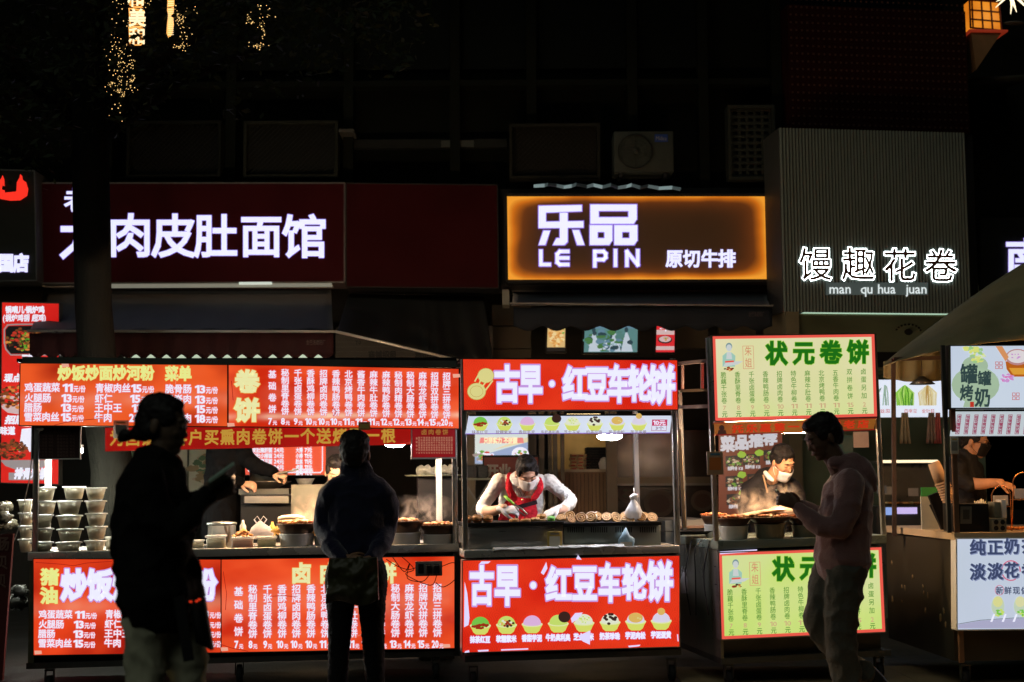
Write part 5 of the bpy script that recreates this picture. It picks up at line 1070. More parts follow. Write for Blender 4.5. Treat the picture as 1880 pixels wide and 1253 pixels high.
# light leaking past lifted film edges
LK = emit('leak_white', (.75, .68, 1), 1.0)
for pts in ([(853, 1068), (858, 1090), (862, 1135), (860, 1148), (852, 1152)], [(880, 1036), (884, 1031), (901, 1031), (896, 1035)], [(1061, 1019), (1068, 1028), (1058, 1027)], [(1048, 1136), (1056, 1126), (1070, 1125), (1062, 1136), (1050, 1144)], [(1060, 1168), (1084, 1158), (1083, 1184), (1070, 1178)], [(854, 1196), (861, 1194), (862, 1198), (853, 1199)], [(877, 1194), (897, 1193), (897, 1196), (878, 1197)], [(920, 1192.5), (970, 1190.5), (970, 1193), (920, 1195)], [(1153, 1186), (1176, 1184), (1174, 1187), (1155, 1189)], [(1243, 1165), (1245, 1165), (1246, 1178), (1244, 1178)], [(993, 1052), (1003, 1032), (1005, 1044), (998, 1056)]): pr.poly(pts, LK, k=14)
pr.build('light_leak', o)
# griddle
t = thing('griddle', 'long stainless griddle with vent slots on the middle cart', 'griddle', S2)
mb = MB(); pbox(mb, S2, 853, 966, 1034, 1009, .08, .5, M_STEEL, .004); mb.build('left_housing', t)
mb = MB(); pbox(mb, S2, 1036, 966, 1213, 1008, .1, .5, mat('green_steel', (.3, .34, .3), .35, .8, .12, 6), .004); mb.build('right_housing', t)
for a_, e_ in ((852, 1036), (1037, 1215)): mb = MB(); pbox(mb, S2, a_, 959, e_, 966, .06, .55, M_BLACK, .003); mb.build('hot_plate', t)
pr = Print(S2, .094)
for g0 in (1042, 1085, 1130, 1175):
    for i in range(8): pr.rect(g0+i*4, 968, g0+i*4+1.8, 978, M_BLACK, k=1)
for i in range(7): pr.ell(880+i*22, 987, 1, 1.2, M_WHITE, n=6, k=1)
pr.ell(941, 1004, 1.6, 1.8, M_BLACK, k=1, n=8); pr.ell(1126, 1002, 1.6, 1.8, M_BLACK, k=1, n=8); pr.build('vent_slot', t)
# wheel cakes
M_CK = [mat('cake_%d' % i, c_, .55, 0, .35, 40) for i, c_ in enumerate([(.42, .24, .09), (.35, .18, .06), (.5, .31, .14)])]; M_CKP = mat('cake_paper', (.5, .44, .34), .6); M_CKS = mat('cake_side', (.55, .38, .18), .6, 0, .2, 30)
def cake(cx, cy, r, tilt, label, paper=False, filling=None, d=.12, thick=.022, cm=None, yaw=0):
    c = S2.P(cx, cy, d); k = (S2.P(cx+10, cy, d).x-c.x)/10; r = r*k; t = thing('wheel_cake', label, 'cake', S2, 'wheel cakes on the griddle')
    T_ = Matrix.Rotation(R(yaw), 3, 'Z') @ Matrix.Rotation(R(tilt), 3, 'X'); m = cm or random.choice(M_CK); h = thick
    mb = MB(smooth=True); mb.lathe([(r*.93, -h*.5), (r, -h*.3), (r, h*.3), (r*.93, h*.5), (r*.8, h*.5), (r*.78, h*.42), (r*.62, h*.42), (r*.6, h*.5), (r*.42, h*.5), (r*.4, h*.42), (r*.22, h*.42), (r*.2, h*.52), (0, h*.52)], c, m, 22, T_); mb.build('crust', t)
    if filling: mb = MB(smooth=True); mb.lathe([(r*1.02, -h*.12), (r*1.03, 0), (r*1.02, h*.12)], c, filling, 20, T_); mb.build('filling', t)
    if paper:
        mb = MB(smooth=True); vs = [(r*.9, -h*1.1), (r*1.04, -h*.5), (r*1.1, h*.15)]; mb.lathe(vs, c, M_CKP, 16, T_, jit=.3); mb.build('paper_cup', t)
    return t
RD = mat('red_bean', (.45, .1, .03), .4)
for i, (x, y) in enumerate(((857, 954), (876, 953), (896, 953))): cake(x, y, 9, 25, ['first', 'second', 'third'][i]+' split cake with red filling from the left end of the griddle', False, RD, .12, .04, M_CK[1], 15)
for x, y, r, tl, pf, lab in ((944, 956, 9, 8, 0, 'flat browned cake left of the tongs tip'), (966, 956, 10, 6, 0, 'flat browned cake below the tongs tip'), (983, 954, 8, 10, 0, 'flat cake left of the stacked pair'), (994, 956, 9, 4, 0, 'lower cake of the stacked pair by the gloved hand'), (994, 948, 8.5, 14, 0, 'upper cake of the stacked pair by the gloved hand'),
                             (1030, 951, 9, 35, 0, 'dark brown cake right of the green one'), (1046, 948, 10, 62, 1, 'cake standing on edge, first of the paper wrapped row'), (1049, 955, 8, 50, 1, 'small cake leaning in front of the first wrapped cake'), (1067, 951, 10, 60, 1, 'second cake of the paper wrapped row'), (1085, 950, 10, 62, 1, 'third cake of the paper wrapped row'), (1098, 949, 9, 55, 1, 'tilted wrapped cake half behind the third one'),
                             (1114, 950, 10, 45, 0, 'broad cake just right of the gap in the row'), (1131, 951, 11, 60, 0, 'cake with spiral top right of the broad one'), (1147, 949, 9, 60, 1, 'wrapped cake left of the hanging bag'), (1157, 953, 8, 50, 1, 'front cake directly under the hanging bag'), (1177, 950, 9, 58, 1, 'wrapped cake right of the hanging bag'), (1184, 948, 8, 50, 0, 'cake second from the right end, set back'), (1197, 951, 10, 56, 0, 'last cake at the right end of the griddle')):
    cake(x, y, r, tl, lab, bool(pf), None, .14+.03*(y < 950), .02, None, random.uniform(-25, 25))
cake(1012, 953, 7, 12, 'small cake with bright green top beside the gloved hand', False, None, .13, .03, mat('matcha_green', (.18, .5, .12), .5))
card(S2, 'yellow rimmed payment stand leaning on the griddle front', 1005, 976, 1032, 1011, .02, (M_CARDY, mat('card_face', (.62, .6, .5), .4), M_CARDG), 'payment_stand')
mb = MB(smooth=True)
for k, (x0, x1) in enumerate(((903, 1030), (1024, 1144))):
    A_ = S2.P(x0, 1014, .02).x; B_ = S2.P(x1, 1014, .02).x; z = zc+.003
    mb.grid(lambda a, b: (A_+(B_-A_)*a, -.04+.12*b, z+.008*abs(math.sin(a*9+b*3+k))+(.0 if b > .2 else -.012*(1-b*5))+k*.004), 30, 6, mat('wax_sheet', (.62, .62, .56), .35, 0, .15, 12, .4, 20), .003)
tag(mb.build('wax_sheet', None, S2), 'two overlapping white plastic sheets on the front edge of the middle cart counter', 'plastic sheet')
bag(S2, 1164, 905, 954, 30, .15, 'white knotted plastic bag hanging on the thin steel pole', glassy('white_bag', (.85, .88, .9), .12, .3, .45), False, 'hanging_bag')
mb = MB(smooth=True); c = S2.P(1164, 912, .15); mb.ell(c, (.028, .02, .022), M_WHITE, jit=.5); mb.tube([c, c+V((.0, 0, .06))], .004, M_WHITE, 5); mb.tube([c, c+V((.03, 0, .015))], .006, mat('pink_tie', (.6, .2, .22), .5), 5); tag(mb.build('bag_knot', None, S2), 'white and pink knot tying the hanging bag to the pole', 'bag tie')
mb = MB(smooth=True); c = S2.P(1150, 1010, .03); k = .0038
mb.lathe([(.045, 0), (.05, .05), (.055, .075), (.03, .10), (.004, .155)], c, mat('printed_sachet', (.35, .5, .75), .4, 0, .5, 30), 14, jit=.35, sy=.4); mb.box(c.x-.045, c.x+.035, c.y-.03, c.y-.02, c.z+.0, c.z+.055, mat('sachet_white', (.62, .55, .42), .5)); tag(mb.build('sachet_bag', None, S2), 'small blue and pink printed bag on the middle cart counter', 'bag')
# ---------------------------------------------------------------- cart 3
S3 = Frame(1465, 9.85, 9.2, .022)
c3 = thing('food_cart', 'right food cart with pale green lit menus framed in red', 'food cart', S3)
zc = S3.w(988, 1465); z1 = S3.w(1004, 1465); u0, u1 = S3.u(1316, 1010), S3.u(1626, 1010); DP = 1.0; zt = S3.w(616, 1465)-.01
mb = MB(); mb.box(u0, u1, -.03, DP, z1, zc, mat('green_grey_top', (.2, .24, .2), .3, .3, .15, 5), .004); mb.build('counter_top', c3)
mb = MB(); mb.box(u0+.02, u1-.02, .12, DP-.02, .2, z1-.002, M_DSTEEL); mb.box(u0, u0+.02, .0, DP, .2, z1-.002, mat('smeared_steel', (.22, .22, .18), .3, .7, .5, 3, stretch=(1, 3, .6))); mb.box(u0, u1, 0, DP, .16, .2, M_DSTEEL); mb.build('cabinet', c3)
posts(S3, c3, 'front_post', ((1311, .0), (1618, .0)), zc, zt, M_POST, .016)
mb = MB(); u = S3.u(1250, 800, DP); mb.box(u-.016, u+.016, DP-.016, DP+.016, .2, zt-.3, M_DSTEEL); mb.build('rear_post', c3)
mb = MB()
for a, b_ in (((1246, 668, DP), (1306, 662, .02)), ((1246, 748, DP), (1306, 746, .02))): mb.bar(S3.P(*a), S3.P(*b_), .03, .025, mat('pinkish_bar', (.3, .22, .2), .5, .3))
for a, b_ in (((1253, 668, .9), (1253, 716, .9)), ((1289, 664, .3), (1289, 716, .3))): mb.bar(S3.P(*a), S3.P(*b_), .02, .02, M_POST)
mb.bar(S3.P(1252, 718, .9), S3.P(1304, 716, .1), .03, .02, M_WOOD); mb.build('side_frame', c3)
for px, d in ((1336, .08), (1612, .08)): caster(S3, c3, px, d)
FP = emit('film_pale_green', (.70, .70, .36), .97, True, (.62, .74, .26), .9, (1, 1, 1), .34, .62, col3=(.78, .72, .46)); FP2 = emit('film_lime', (.60, .74, .22), .97, True, (.50, .72, .14), .9, (1, 1, 1), .34, .62, col3=(.68, .70, .38)); FR = emit('film_red_border', (.84, .10, .07), .95)
GRN = emit('vinyl_green', (.012, .16, .008), .9); GRL = emit('vinyl_green_rim', (.25, .55, .03), .9); GRT = emit('thin_green', (.09, .28, .03), .9); FPK = emit('faint_pink', (.62, .40, .22), .9); CORAL = emit('coral_line', (.66, .30, .16), .9)
cols3 = ['脆藕千张卷', '香酥里脊卷', '千张卤蛋卷', '香辣鸭肠卷', '招牌卤肉卷', '特色牛柳卷', '麻辣牛肚卷', '北京烤鸭卷', '五香牛肉卷', '双拼卷饼', '卤蛋另加']; pr3 = ['7', '8', '9', '10', '10', '11', '11', '11', '11', '15', '2']
def greenboard(x0, y0, x1, y1, q, d, name, film):
    """q: photo corners; artwork laid out in unit coordinates of the board"""
    o = board(S3, c3, name, q, d, .1, FR, M_RED3, .008, M_STEEL)
    def X(a, b): return (q[0][0]*(1-a)+q[1][0]*a)*(1-b)+(q[3][0]*(1-a)+q[2][0]*a)*b
    def Y(a, b): return (q[0][1]*(1-a)+q[1][1]*a)*(1-b)+(q[3][1]*(1-a)+q[2][1]*a)*b
    pr = Print(S3, d-.001); C_ = lambda a, b: (X(a, b), Y(a, b))
    pr.poly([C_(.018, .965), C_(.982, .965), C_(.982, .032), C_(.018, .032)], film, k=1); pr.build('menu_film', o)
    tx = Text(S3, d-.004)
    def put(ch, a0, b0, a1, b1, m, b, off=0):
        am, bm_ = (a0+a1)/2, (b0+b1)/2; tx.h(ch, X(a0, bm_), Y(am, b0), X(a1, bm_), Y(am, b1), m, b, off=off)
    for i, ch in enumerate('状元卷饼'): a = .325+i*.168; put(ch, a, .065, a+.135, .355, GRL, .065, -.0008); put(ch, a, .065, a+.135, .355, GRN, .04, .001)
    for i, (s_, p) in enumerate(zip(cols3, pr3)):
        a = .06+i*.0865-(.0 if i else 0); n_ = len(s_); top = .42+(.0 if i < 9 else -.01); st = (.80-top)/n_
        for j, ch in enumerate(s_): put(ch, a-.018, top+j*st, a+.018, top+j*st+.078, GRT, .008)
        w_ = .011*len(p); put(p, a-w_, .815, a+w_, .885, FPK, .012); put('元', a-.017, .885, a+.018, .965, GRT, .015)
    put('朱', .195, .12, .24, .24, CORAL, .008); put('姐', .195, .26, .24, .38, CORAL, .008); tx.build('lettering', o)
    pr = Print(S3, d-.004); sk = emit('figure_pale', (.62, .66, .66), .9); aq = emit('figure_aqua', (.35, .6, .5), .9); nv = emit('figure_line', (.2, .32, .34), .9)
    pr.line([C_(.185, .12), C_(.25, .12), C_(.25, .39), C_(.185, .39)], .9, CORAL, True, k=1)
    h = (q[3][1]-q[0][1])/155; w_ = (q[1][0]-q[0][0])/300; cx, cy = C_(.1, .13)
    pr.ell(cx, cy-1*h, 6*w_, 7*h, nv, k=1); pr.ell(cx, cy+1.5*h, 5*w_, 6.5*h, sk, k=2)
    pr.poly([(cx-12*w_, cy+36*h), (cx+11*w_, cy+36*h), (cx+12*w_, cy+16*h), (cx+5*w_, cy+10*h), (cx-5*w_, cy+10*h), (cx-12*w_, cy+16*h)], aq, k=2); pr.poly([(cx-5*w_, cy+22*h), (cx+6*w_, cy+22*h), (cx+4*w_, cy+9*h), (cx-4*w_, cy+9*h)], sk, k=3)
    pr.poly([(cx-11*w_, cy+36*h), (cx+16*w_, cy+32*h), (cx+26*w_, cy+26*h), (cx+14*w_, cy+26*h), (cx-7*w_, cy+29*h)], sk, k=4); pr.line([(cx-6*w_, cy+27*h), (cx+8*w_, cy+26*h)], 3*h, FR, k=5)
    food(pr, cx+1*w_, cy+40*h, 9*w_, 3*h, 16, [BRD, BDK, TAN], 3); pr.build('cook_drawing', o)
    return o
M_RED3 = mat('red_box_side', (.3, .02, .015), .5)
greenboard(1308, 616, 1608, 773, [(1308, 618), (1605, 614), (1610, 765), (1313, 773)], -.04, 'upper_light_box', FP)
greenboard(1320, 1010, 1622, 1173, [(1320, 1016), (1618, 1005), (1625, 1160), (1325, 1174)], -.04, 'lower_light_box', FP2)
pr = Print(S3, -.043); pr.poly([(1322, 1018), (1390, 1013), (1390, 1009), (1322, 1013)], LK); o = pr.build('light_leak', c3)
t = thing('banner', 'yellow banner with red characters under the green lit menu of the right cart', 'banner', S3)
my = emit('banner_amber', (.42, .15, .02), .55, False, (.30, .06, .012), 2)
A_, B_, C_, D_ = S3.P(1311, 777, -.03), S3.P(1609, 768, -.03), S3.P(1604, 788, .05), S3.P(1309, 798, .05); mb = MB(); mb.prism([D_, C_, B_, A_], (0, .01, 0), my); mb.build('sheet', t)
pr = Print(S3, -.035); dr = emit('banner_dark_red', (.3, .015, .01), .6); pr.line([(1310, 799), (1606, 789)], 2.2, dr, k=1); pr.line([(1311, 777), (1609, 768)], 2, dr, k=1); pr.ell(1325, 786, 5, 5, BDK, k=2); pr.poly([(1317, 798), (1334, 797), (1332, 790), (1319, 790)], BDK, k=2); pr.build('banner_edge', t)
tx = Text(S3, -.037); s_ = '托乐嘉第一家卷饼老店'
for i, ch in enumerate(s_): x = 1344+i*25.6; y = 780-i*1.02; tx.h(ch, x, y, x+21, y+15.5, emit('banner_char_red', (.7, .04, .01), .75), .05)
tx.build('lettering', t)
disc_lamp(S3, 1432, 775, .06, 'small white lamp between the green lit menu and the yellow banner', .05, 221)
mb = MB(); mb.box(S3.u(1335, 800, .3), S3.u(1480, 800, .3), .28, .31, S3.w(800, 1400)+.02, S3.w(800, 1400)+.035, M_WARM); mb.build('heat_lamp', c3)
M_DB = mat('base_shadow_green', (.3, .3, .22), .35)
hotpot(S3, 1348, 951, 966, 998, 66, 52, .1, 'hot pot with a white base nearest the front post of the right cart', mat('base_white', (.62, .62, .55), .3, 0, .06, 6))
hotpot(S3, 1415, 949, 962, 997, 80, 54, .08, 'wide hot pot in the middle of the right cart', mat('base_dark_glaze', (.2, .19, .13), .3, 0, .1, 6))
hotpot(S3, 1482, 950, 964, 997, 66, 52, .1, 'hot pot beside the phone user on the right cart', mat('base_dark_glaze', (.2, .19, .13), .3, 0, .1, 6))
hotpot(S3, 1312, 947, 963, 992, 46, 36, .5, 'smaller hot pot set back behind the front post of the right cart', mat('base_white', (.62, .62, .55), .3, 0, .06, 6))
mb = MB(smooth=True); c = S3.P(1432, 944, .14); mb.lathe([(.11, 0), (.1, .02), (.05, .05), (.0, .058)], c, glassy('foil', (.8, .6, .4), .25, .1, .2), 16, jit=.5); tag(mb.build('foil_wrap', None, S3), 'crumpled clear film heaped on the wide middle hot pot', 'plastic wrap')
mb = MB(smooth=True); c = S3.P(1395, 944, .1); 
for i in range(5): mb.ell(c+V((-.06+i*.04, random.uniform(-.02, .02), .006*i)), (.09, .07, .008), mat('flatbread', (.75, .5, .3), .6, 0, .2, 20), jit=.1)
tag(mb.build('flatbread', None, S3), 'pale flatbreads laid over the left side of the wide hot pot', 'bread')
mb = MB(smooth=True); c = S3.P(1282, 980, .6); mb.lathe([(.13, 0), (.17, .02), (.175, .024), (.16, .022), (.12, .008)], c, M_BLACK, 24); mb.bar(c+V((-.16, 0, .02)), c+V((-.34, 0, .03)), .02, .01, M_BLACK); tag(mb.build('frying_pan', None, S3), 'black frying pan at the back left corner of the right cart', 'pan')
t = card(S3, 'blue and orange printed card taped to the front post of the right cart', 1298, 829, 1328, 872, -.03, (mat('card_sand', (.42, .3, .2), .4), mat('card_orange', (.5, .17, .05), .5), mat('card_blue', (.08, .2, .3), .5)), 'printed_card')
for i, (x, dx) in enumerate(((1262, 4), (1281, -5), (1296, 3))): cable('power_cable', ['leftmost', 'middle', 'rightmost'][i]+' black cable drooping down the side of the right cart', [(x+8, 992, .5-.2*i), (x+dx, 1010, .45-.2*i), (x-4, 1060, .45-.2*i), (x+2+dx, 1130, .4-.2*i)], S3)
bag(S3, 1257, 1040, 1090, 20, .75, 'pale plastic bag hanging between the middle and right carts')
mb = MB(); pbox(mb, S3, 1222, 956, 1245, 998, 1.1, 1.5, mat('case_grey', (.1, .11, .1), .4, .3)); tag(mb.build('steel_cabinet', None, S3), 'grey metal box behind the gap between the middle and right carts', 'box')
mb = MB(); pbox(mb, S3, 1246, 954, 1300, 968, 1.1, 1.8, M_STEEL); pbox(mb, S3, 1244, 966, 1320, 970, 1.0, 1.9, mat('brown_ledge', (.16, .1, .07), .5)); tag(mb.build('prep_table', None, S3), 'low steel prep table behind the right cart corner', 'table')
# brown menu poster behind
t = thing('menu_board', 'brown menu poster of steak dishes behind the seller in the black jacket', 'menu board', B)
d = -1.2; mb = MB(); mbp = emit('poster_rust', (.17, .045, .024), .8, False, (.12, .03, .015), 2); p = [B.P(x, y, d) for x, y in ((1320, 957), (1436, 945), (1436, 780), (1320, 780))]; mb.prism(p, (0, .03, 0), mbp); mb.build('sheet', t)
tx = Text(B, d-.01); mw = emit('poster_letter', (.55, .55, .6), .9)
for i, ch in enumerate('菜品推荐'): tx.h(ch, 1323+i*26, 801-i*3, 1349+i*26, 830-i*4, mw, .06)
dish = [(1348, 849), (1380, 846), (1418, 838), (1348, 886), (1350, 919), (1388, 882), (1392, 914)]
for i, (x, y) in enumerate(dish): tx.h('招牌牛排 ￥28', x-12, y+8, x+16, y+15, mw, .06)
tx.build('lettering', t)
pr = Print(B, d-.006); cb2 = [emit('d_brown', (.09, .05, .03), .8), emit('d_meat', (.2, .08, .04), .8), emit('d_green', (.14, .32, .04), .8), emit('d_egg', (.6, .5, .35), .7), emit('d_dark', (.02, .02, .02), .8)]
for i, (x, y) in enumerate(dish):
    pr.poly([(x-16, y+9), (x+15, y+6), (x+15, y-13), (x-16, y-11)], cb2[4], k=1); food(pr, x, y, 13, 9, 34, cb2[:4], 4); pr.ell(x+14, y-14, 8, 6, emit('starburst', (.3, .5, .05), .8), k=9, wob=.15)
pr.build('dish_photograph', t)
# ---------------------------------------------------------------- cart 4 (right edge)
S4 = Frame(1820, 9.6, 3, .0)
c4 = thing('food_cart', 'white lit milk tea cart cut off by the right edge', 'food cart', S4)
zc = S4.w(978, 1820); z1 = S4.w(991, 1820); u0, u1 = S4.u(1755, 1000), S4.u(1755, 1000)+1.9; DP = 1.5; zt = S4.w(634, 1820)
mb = MB(); mb.box(u0-.02, u1, -.03, DP, z1, zc, mat('pale_counter', (.5, .38, .24), .4, 0, .1)); mb.build('counter_top', c4)
mb = MB(); mb.box(u0, u1, .1, DP, .17, z1-.002, mat('stained_panel', (.07, .06, .042), .4, .3, .3, 4)); mb.build('cabinet', c4)
mb = MB(); mb.box(u0-.0, u0+.03, .0, .03, .17, zt, mat('copper_post', (.22, .13, .08), .4, .5)); u = S4.u(1744, 850, .0); mb.box(u-.03, u-.005, .0, .03, zc, zt, M_DSTEEL); mb.build('front_post', c4)
mb = MB(smooth=True)
for i in range(13): y, z = random.uniform(.2, 1.4), random.uniform(.35, .8); mb.ell((u0-.002, y, z), (.004, random.uniform(.008, .02), random.uniform(.012, .03)), mat('dried_splash', (.28, .2, .1), .6), 7, 5, jit=.5)
mb.build('splash_stain', c4)
caster(S4, c4, 1770, .1)
FW = emit('film_cool_white', (.60, .68, .78), .96, True, (.52, .60, .74), 1.2, lo=.3, hi=.7); FW2 = emit('film_cool_white_low', (.50, .58, .66), .96, True, (.56, .62, .78), 1.2, lo=.3, hi=.7)
d = -.04
o = board(S4, c4, 'upper_light_box', [(1745, 636), (2080, 634), (2080, 748), (1746, 749)], d, .1, FW, M_BLACK, .008, M_DSTEEL)
INK = emit('ink_green_black', (.035, .07, .07), .8); pr = Print(S4, d-.003); gb = emit('gourd_green', (.38, .52, .36), .9)
pr.ell(1791, 707, 44, 34, gb, k=1); pr.ell(1790, 672, 24, 18, gb, k=1); pr.poly([(1768, 748), (1816, 748), (1812, 735), (1772, 735)], gb, k=1); 
food(pr, 1785, 642, 18, 5, 24, [emit('blos1', (.7, .75, .2), .9), emit('blos2', (.35, .6, .25), .9)], 6); food(pr, 1795, 656, 14, 10, 26, [emit('blos1', (.7, .75, .2), .9), emit('blos2', (.35, .6, .25), .9), emit('blos3', (.72, .8, .45), .9)], 5)
pr.poly([(1846, 664), (1848, 678), (1858, 692), (1880, 692), (1896, 680), (1898, 664)], emit('tea_amber', (.5, .12, .01), .9), k=1); pr.poly([(1852, 676), (1860, 688), (1880, 688), (1892, 676)], emit('tea_gold', (.75, .35, .04), .9), k=2); pr.ell(1868, 656, 22, 15, emit('cup_rim', (.5, .25, .25), .9), k=2); pr.ell(1868, 655, 19, 12, emit('cup_milk', (.75, .7, .72), .9), k=3); food(pr, 1864, 655, 9, 6, 12, [emit('petal', (.6, .3, .65), .9)], 3)
pr.poly([(1828, 636), (1840, 636), (1852, 656), (1846, 664)], emit('spoon', (.7, .3, .12), .9), k=4); food(pr, 1850, 694, 12, 7, 26, [emit('petal2', (.7, .2, .5), .9), emit('petal', (.6, .3, .65), .9)], 4)
for cx, cy in ((1834, 671), (1865, 728)):
    for a in (-3.6, 3.6):
        for b_ in (-3.6, 3.6): pr.line([(cx+a-2.6, cy+b_-2.6), (cx+a+2.6, cy+b_-2.6), (cx+a+2.6, cy+b_+2.6), (cx+a-2.6, cy+b_+2.6)], .9, crd, True, k=3)
pr.rect(1781, 738, 1788, 748, crd, k=4); pr.build('tea_print', o)
tx = Text(S4, d-.006)
for ch, x0, y0, x1, y1 in (('罐', 1763, 668, 1795, 706), ('罐', 1795, 681, 1820, 709), ('烤', 1762, 706, 1787, 737), ('奶', 1789, 712, 1819, 748)): tx.h(ch, x0, y0, x1, y1, INK, .03, .0)
for i in range(4): tx.h('罐罐烤奶', 1822, 691+i*6, 1832, 696+i*6, gb)
tx.build('lettering', o)
o = thing('price_board', 'slanting white board with crimson drink names under the milk tea sign', 'price board', S4)
A_, B_, C_, D_ = S4.P(1752, 756, .1), S4.P(2060, 755, .1), S4.P(2060, 800, -.02), S4.P(1745, 801, -.02); mb = MB(); mb.prism([D_, C_, B_, A_], (0, .015, 0), emit('drink_sheet', (.55, .62, .66), .9)); mb.build('sheet', o)
tx = Text(S4, -.028); pr = Print(S4, -.024); mg = emit('drink_crimson', (.35, .06, .12), .85)
for i in range(10):
    x = 1762+i*15.6; pr.line([(x-3.6, 762), (x+3, 762), (x-1.5, 797), (x-8, 797)], 1, mg, True, k=1); tx.v(['老红糖烤奶', '玫瑰烤奶茶', '桂花烤奶茶', '抹茶烤奶茶', '茉莉烤奶茶'][i % 5], x+.2, 763, 796, 6, mg, .04, size=6.6, lean=-.13)
tx.build('lettering', o); pr.build('name_outline', o)
o = board(S4, c4, 'lower_light_box', [(1757, 990), (2090, 988), (2090, 1153), (1758, 1156)], d, .1, FW2, M_BLACK, .008, M_WHITE)
tx = Text(S4, d-.006); NV = emit('ink_navy', (.05, .07, .16), .8); NVR = emit('ink_blue_wash', (.25, .3, .5), .85)
for ch, x0, y0, x1, y1 in (('纯', 1780, 990, 1810, 1020), ('正', 1812, 990, 1842, 1020), ('奶', 1843, 988, 1872, 1018), ('茶', 1875, 988, 1905, 1018), ('淡', 1780, 1034, 1810, 1066), ('淡', 1812, 1033, 1842, 1065), ('花', 1843, 1032, 1871, 1062), ('香', 1875, 1033, 1905, 1064)):
    tx.h(ch, x0+1.5, y0+1.2, x1+1.5, y1+1.2, NVR, .045, off=-.0008); tx.h(ch, x0, y0, x1, y1, NV, .03, off=.001)
for i, ch in enumerate('新鲜现做'): tx.h(ch, 1828+i*15.5, 1077, 1842+i*15.5, 1092, NV, .02)
tx.build('lettering', o)
pr = Print(S4, d-.003); rc = emit('ring_rose', (.65, .12, .22), .9)
pr.line([(1856+17*math.cos(R(a)), 1048+18*math.sin(R(a))) for a in range(60, 380, 16)], 2, rc, k=1); pr.line([(1835+8*math.cos(R(a)), 1084+9*math.sin(R(a))) for a in range(0, 360, 24)], 1, rc, True, k=1)
pr.poly([(1759, 1154), (1759, 1147), (1800, 1140), (1860, 1136), (2080, 1134), (2080, 1153)], emit('tray_lilac', (.42, .42, .6), .9), k=1); pr.line([(1759, 1146), (1800, 1139), (1860, 1135), (2080, 1133)], 1, emit('tray_line', (.1, .12, .15), .8), k=2)
for cx, cc in ((1832, emit('drk1', (.72, .72, .3), .9)), (1873, emit('drk2', (.72, .72, .4), .9))):
    pr.ell(cx, 1113, 12, 17, emit('drk_glass', (.55, .66, .5), .9), k=3); pr.ell(cx, 1105, 9, 10, cc, k=4); food(pr, cx+4, 1126, 8, 6, 18, [PGR, LIM], 4)
for x in (1824, 1845, 1865): pr.poly([(x-6, 1142), (x-2, 1142), (x+3, 1128), (x, 1128)], WHT, k=6)
pr.build('drink_print', o)
lm = MB(); lm.box(u0+.2, u0+1.0, .2, .23, S4.w(800, 1820)+.02, S4.w(800, 1820)+.035, emit('warm_bulb_strip', (1, .45, .12), 70, True)); lm.build('lamp_tube', c4)
# things on cart 4
for i, (x, y) in enumerate(((1733, 898), (1737, 905), (1741, 912))):
    pass
t = thing('cup_stack', 'leaning stack of brown paper cups on the milk tea cart', 'cup stack', S4); mb = MB(smooth=True)
a0, a1 = S4.P(1714, 850, .5), S4.P(1752, 940, .5); mk = mat('kraft_cup', (.5, .33, .2), .6, 0, .1)
mb.tube([a0, a0.lerp(a1, .38)], [.042, .048], mk, 18)
for i in range(12): p = a0.lerp(a1, .39+i*.05); q = a0.lerp(a1, .39+i*.05+.028); mb.tube([p, q], [.048, .053], mk, 18)
mb.build('cups', t)
mb = MB(); c = S4.P(1703, 900, .7); pbox(mb, S4, 1692, 895, 1722, 912, .7, .72, mat('green_card', (.04, .25, .06), .5)); pbox(mb, S4, 1692, 912, 1722, 975, .7, .72, mat('white_card2', (.4, .42, .36), .5)); tag(mb.build('payment_stand', None, S4), 'green and white payment sheet standing on the milk tea cart', 'card')
mb = MB(); mb.bar(S4.P(1718, 905, .55), S4.P(1745, 975, .55), .12, .03, M_BLACK, (0, 1, 0)); mb.bar(S4.P(1712, 925, .6), S4.P(1738, 978, .6), .05, .02, M_BLACK, (0, 1, 0)); tag(mb.build('tablet_stand', None, S4), 'black tablet leaning beside the paper cup stack', 'tablet')
t = thing('drawer_box', 'dark box with a white card face and straws on the milk tea cart', 'box', S4); mb = MB(); pbox(mb, S4, 1755, 925, 1816, 978, .1, .35, M_BLACK, .004); mb.build('box', t)
pr = Print(S4, .098); pr.rect(1763, 930, 1784, 962, mat('card_dim', (.1, .11, .1), .5)); pr.rect(1768, 936, 1780, 954, mat('card_dim2', (.04, .045, .04), .5)); pr.build('card_face', t)
mb = MB(smooth=True)
for i in range(22): p = S4.P(random.uniform(1792, 1812), 936, .2+random.uniform(0, .08)); mb.tube([p, p+V((random.uniform(-.02, .02), random.uniform(-.01, .01), random.uniform(.04, .075)))], .0035, mat('straw_white', (.7, .66, .56), .5), 5)
tag(mb.build('straw_bundle', None, S4), 'bundle of pale straws in the dark box on the milk tea cart', 'straws')
t = thing('biscuit_box', 'box with four dark round window prints on the milk tea cart', 'box', S4); mb = MB(); pbox(mb, S4, 1822, 952, 1848, 977, .05, .2, mat('olive_box', (.16, .16, .12), .5), .003); mb.build('box', t)
pr = Print(S4, .048)
for a in (1829, 1841):
    for b_ in (959, 970): pr.ell(a, b_, 4.4, 4.6, M_BLACK, k=1, n=12)
pr.build('round_print', t)
mb = MB(); pbox(mb, S4, 1826, 922, 1838, 951, .08, .2, mat('olive_box', (.16, .16, .12), .5), .003); pbox(mb, S4, 1839, 918, 1848, 951, .1, .2, M_WHITE, .002); tag(mb.build('carton_pair', None, S4), 'upright olive and white cartons behind the box with round prints', 'carton')
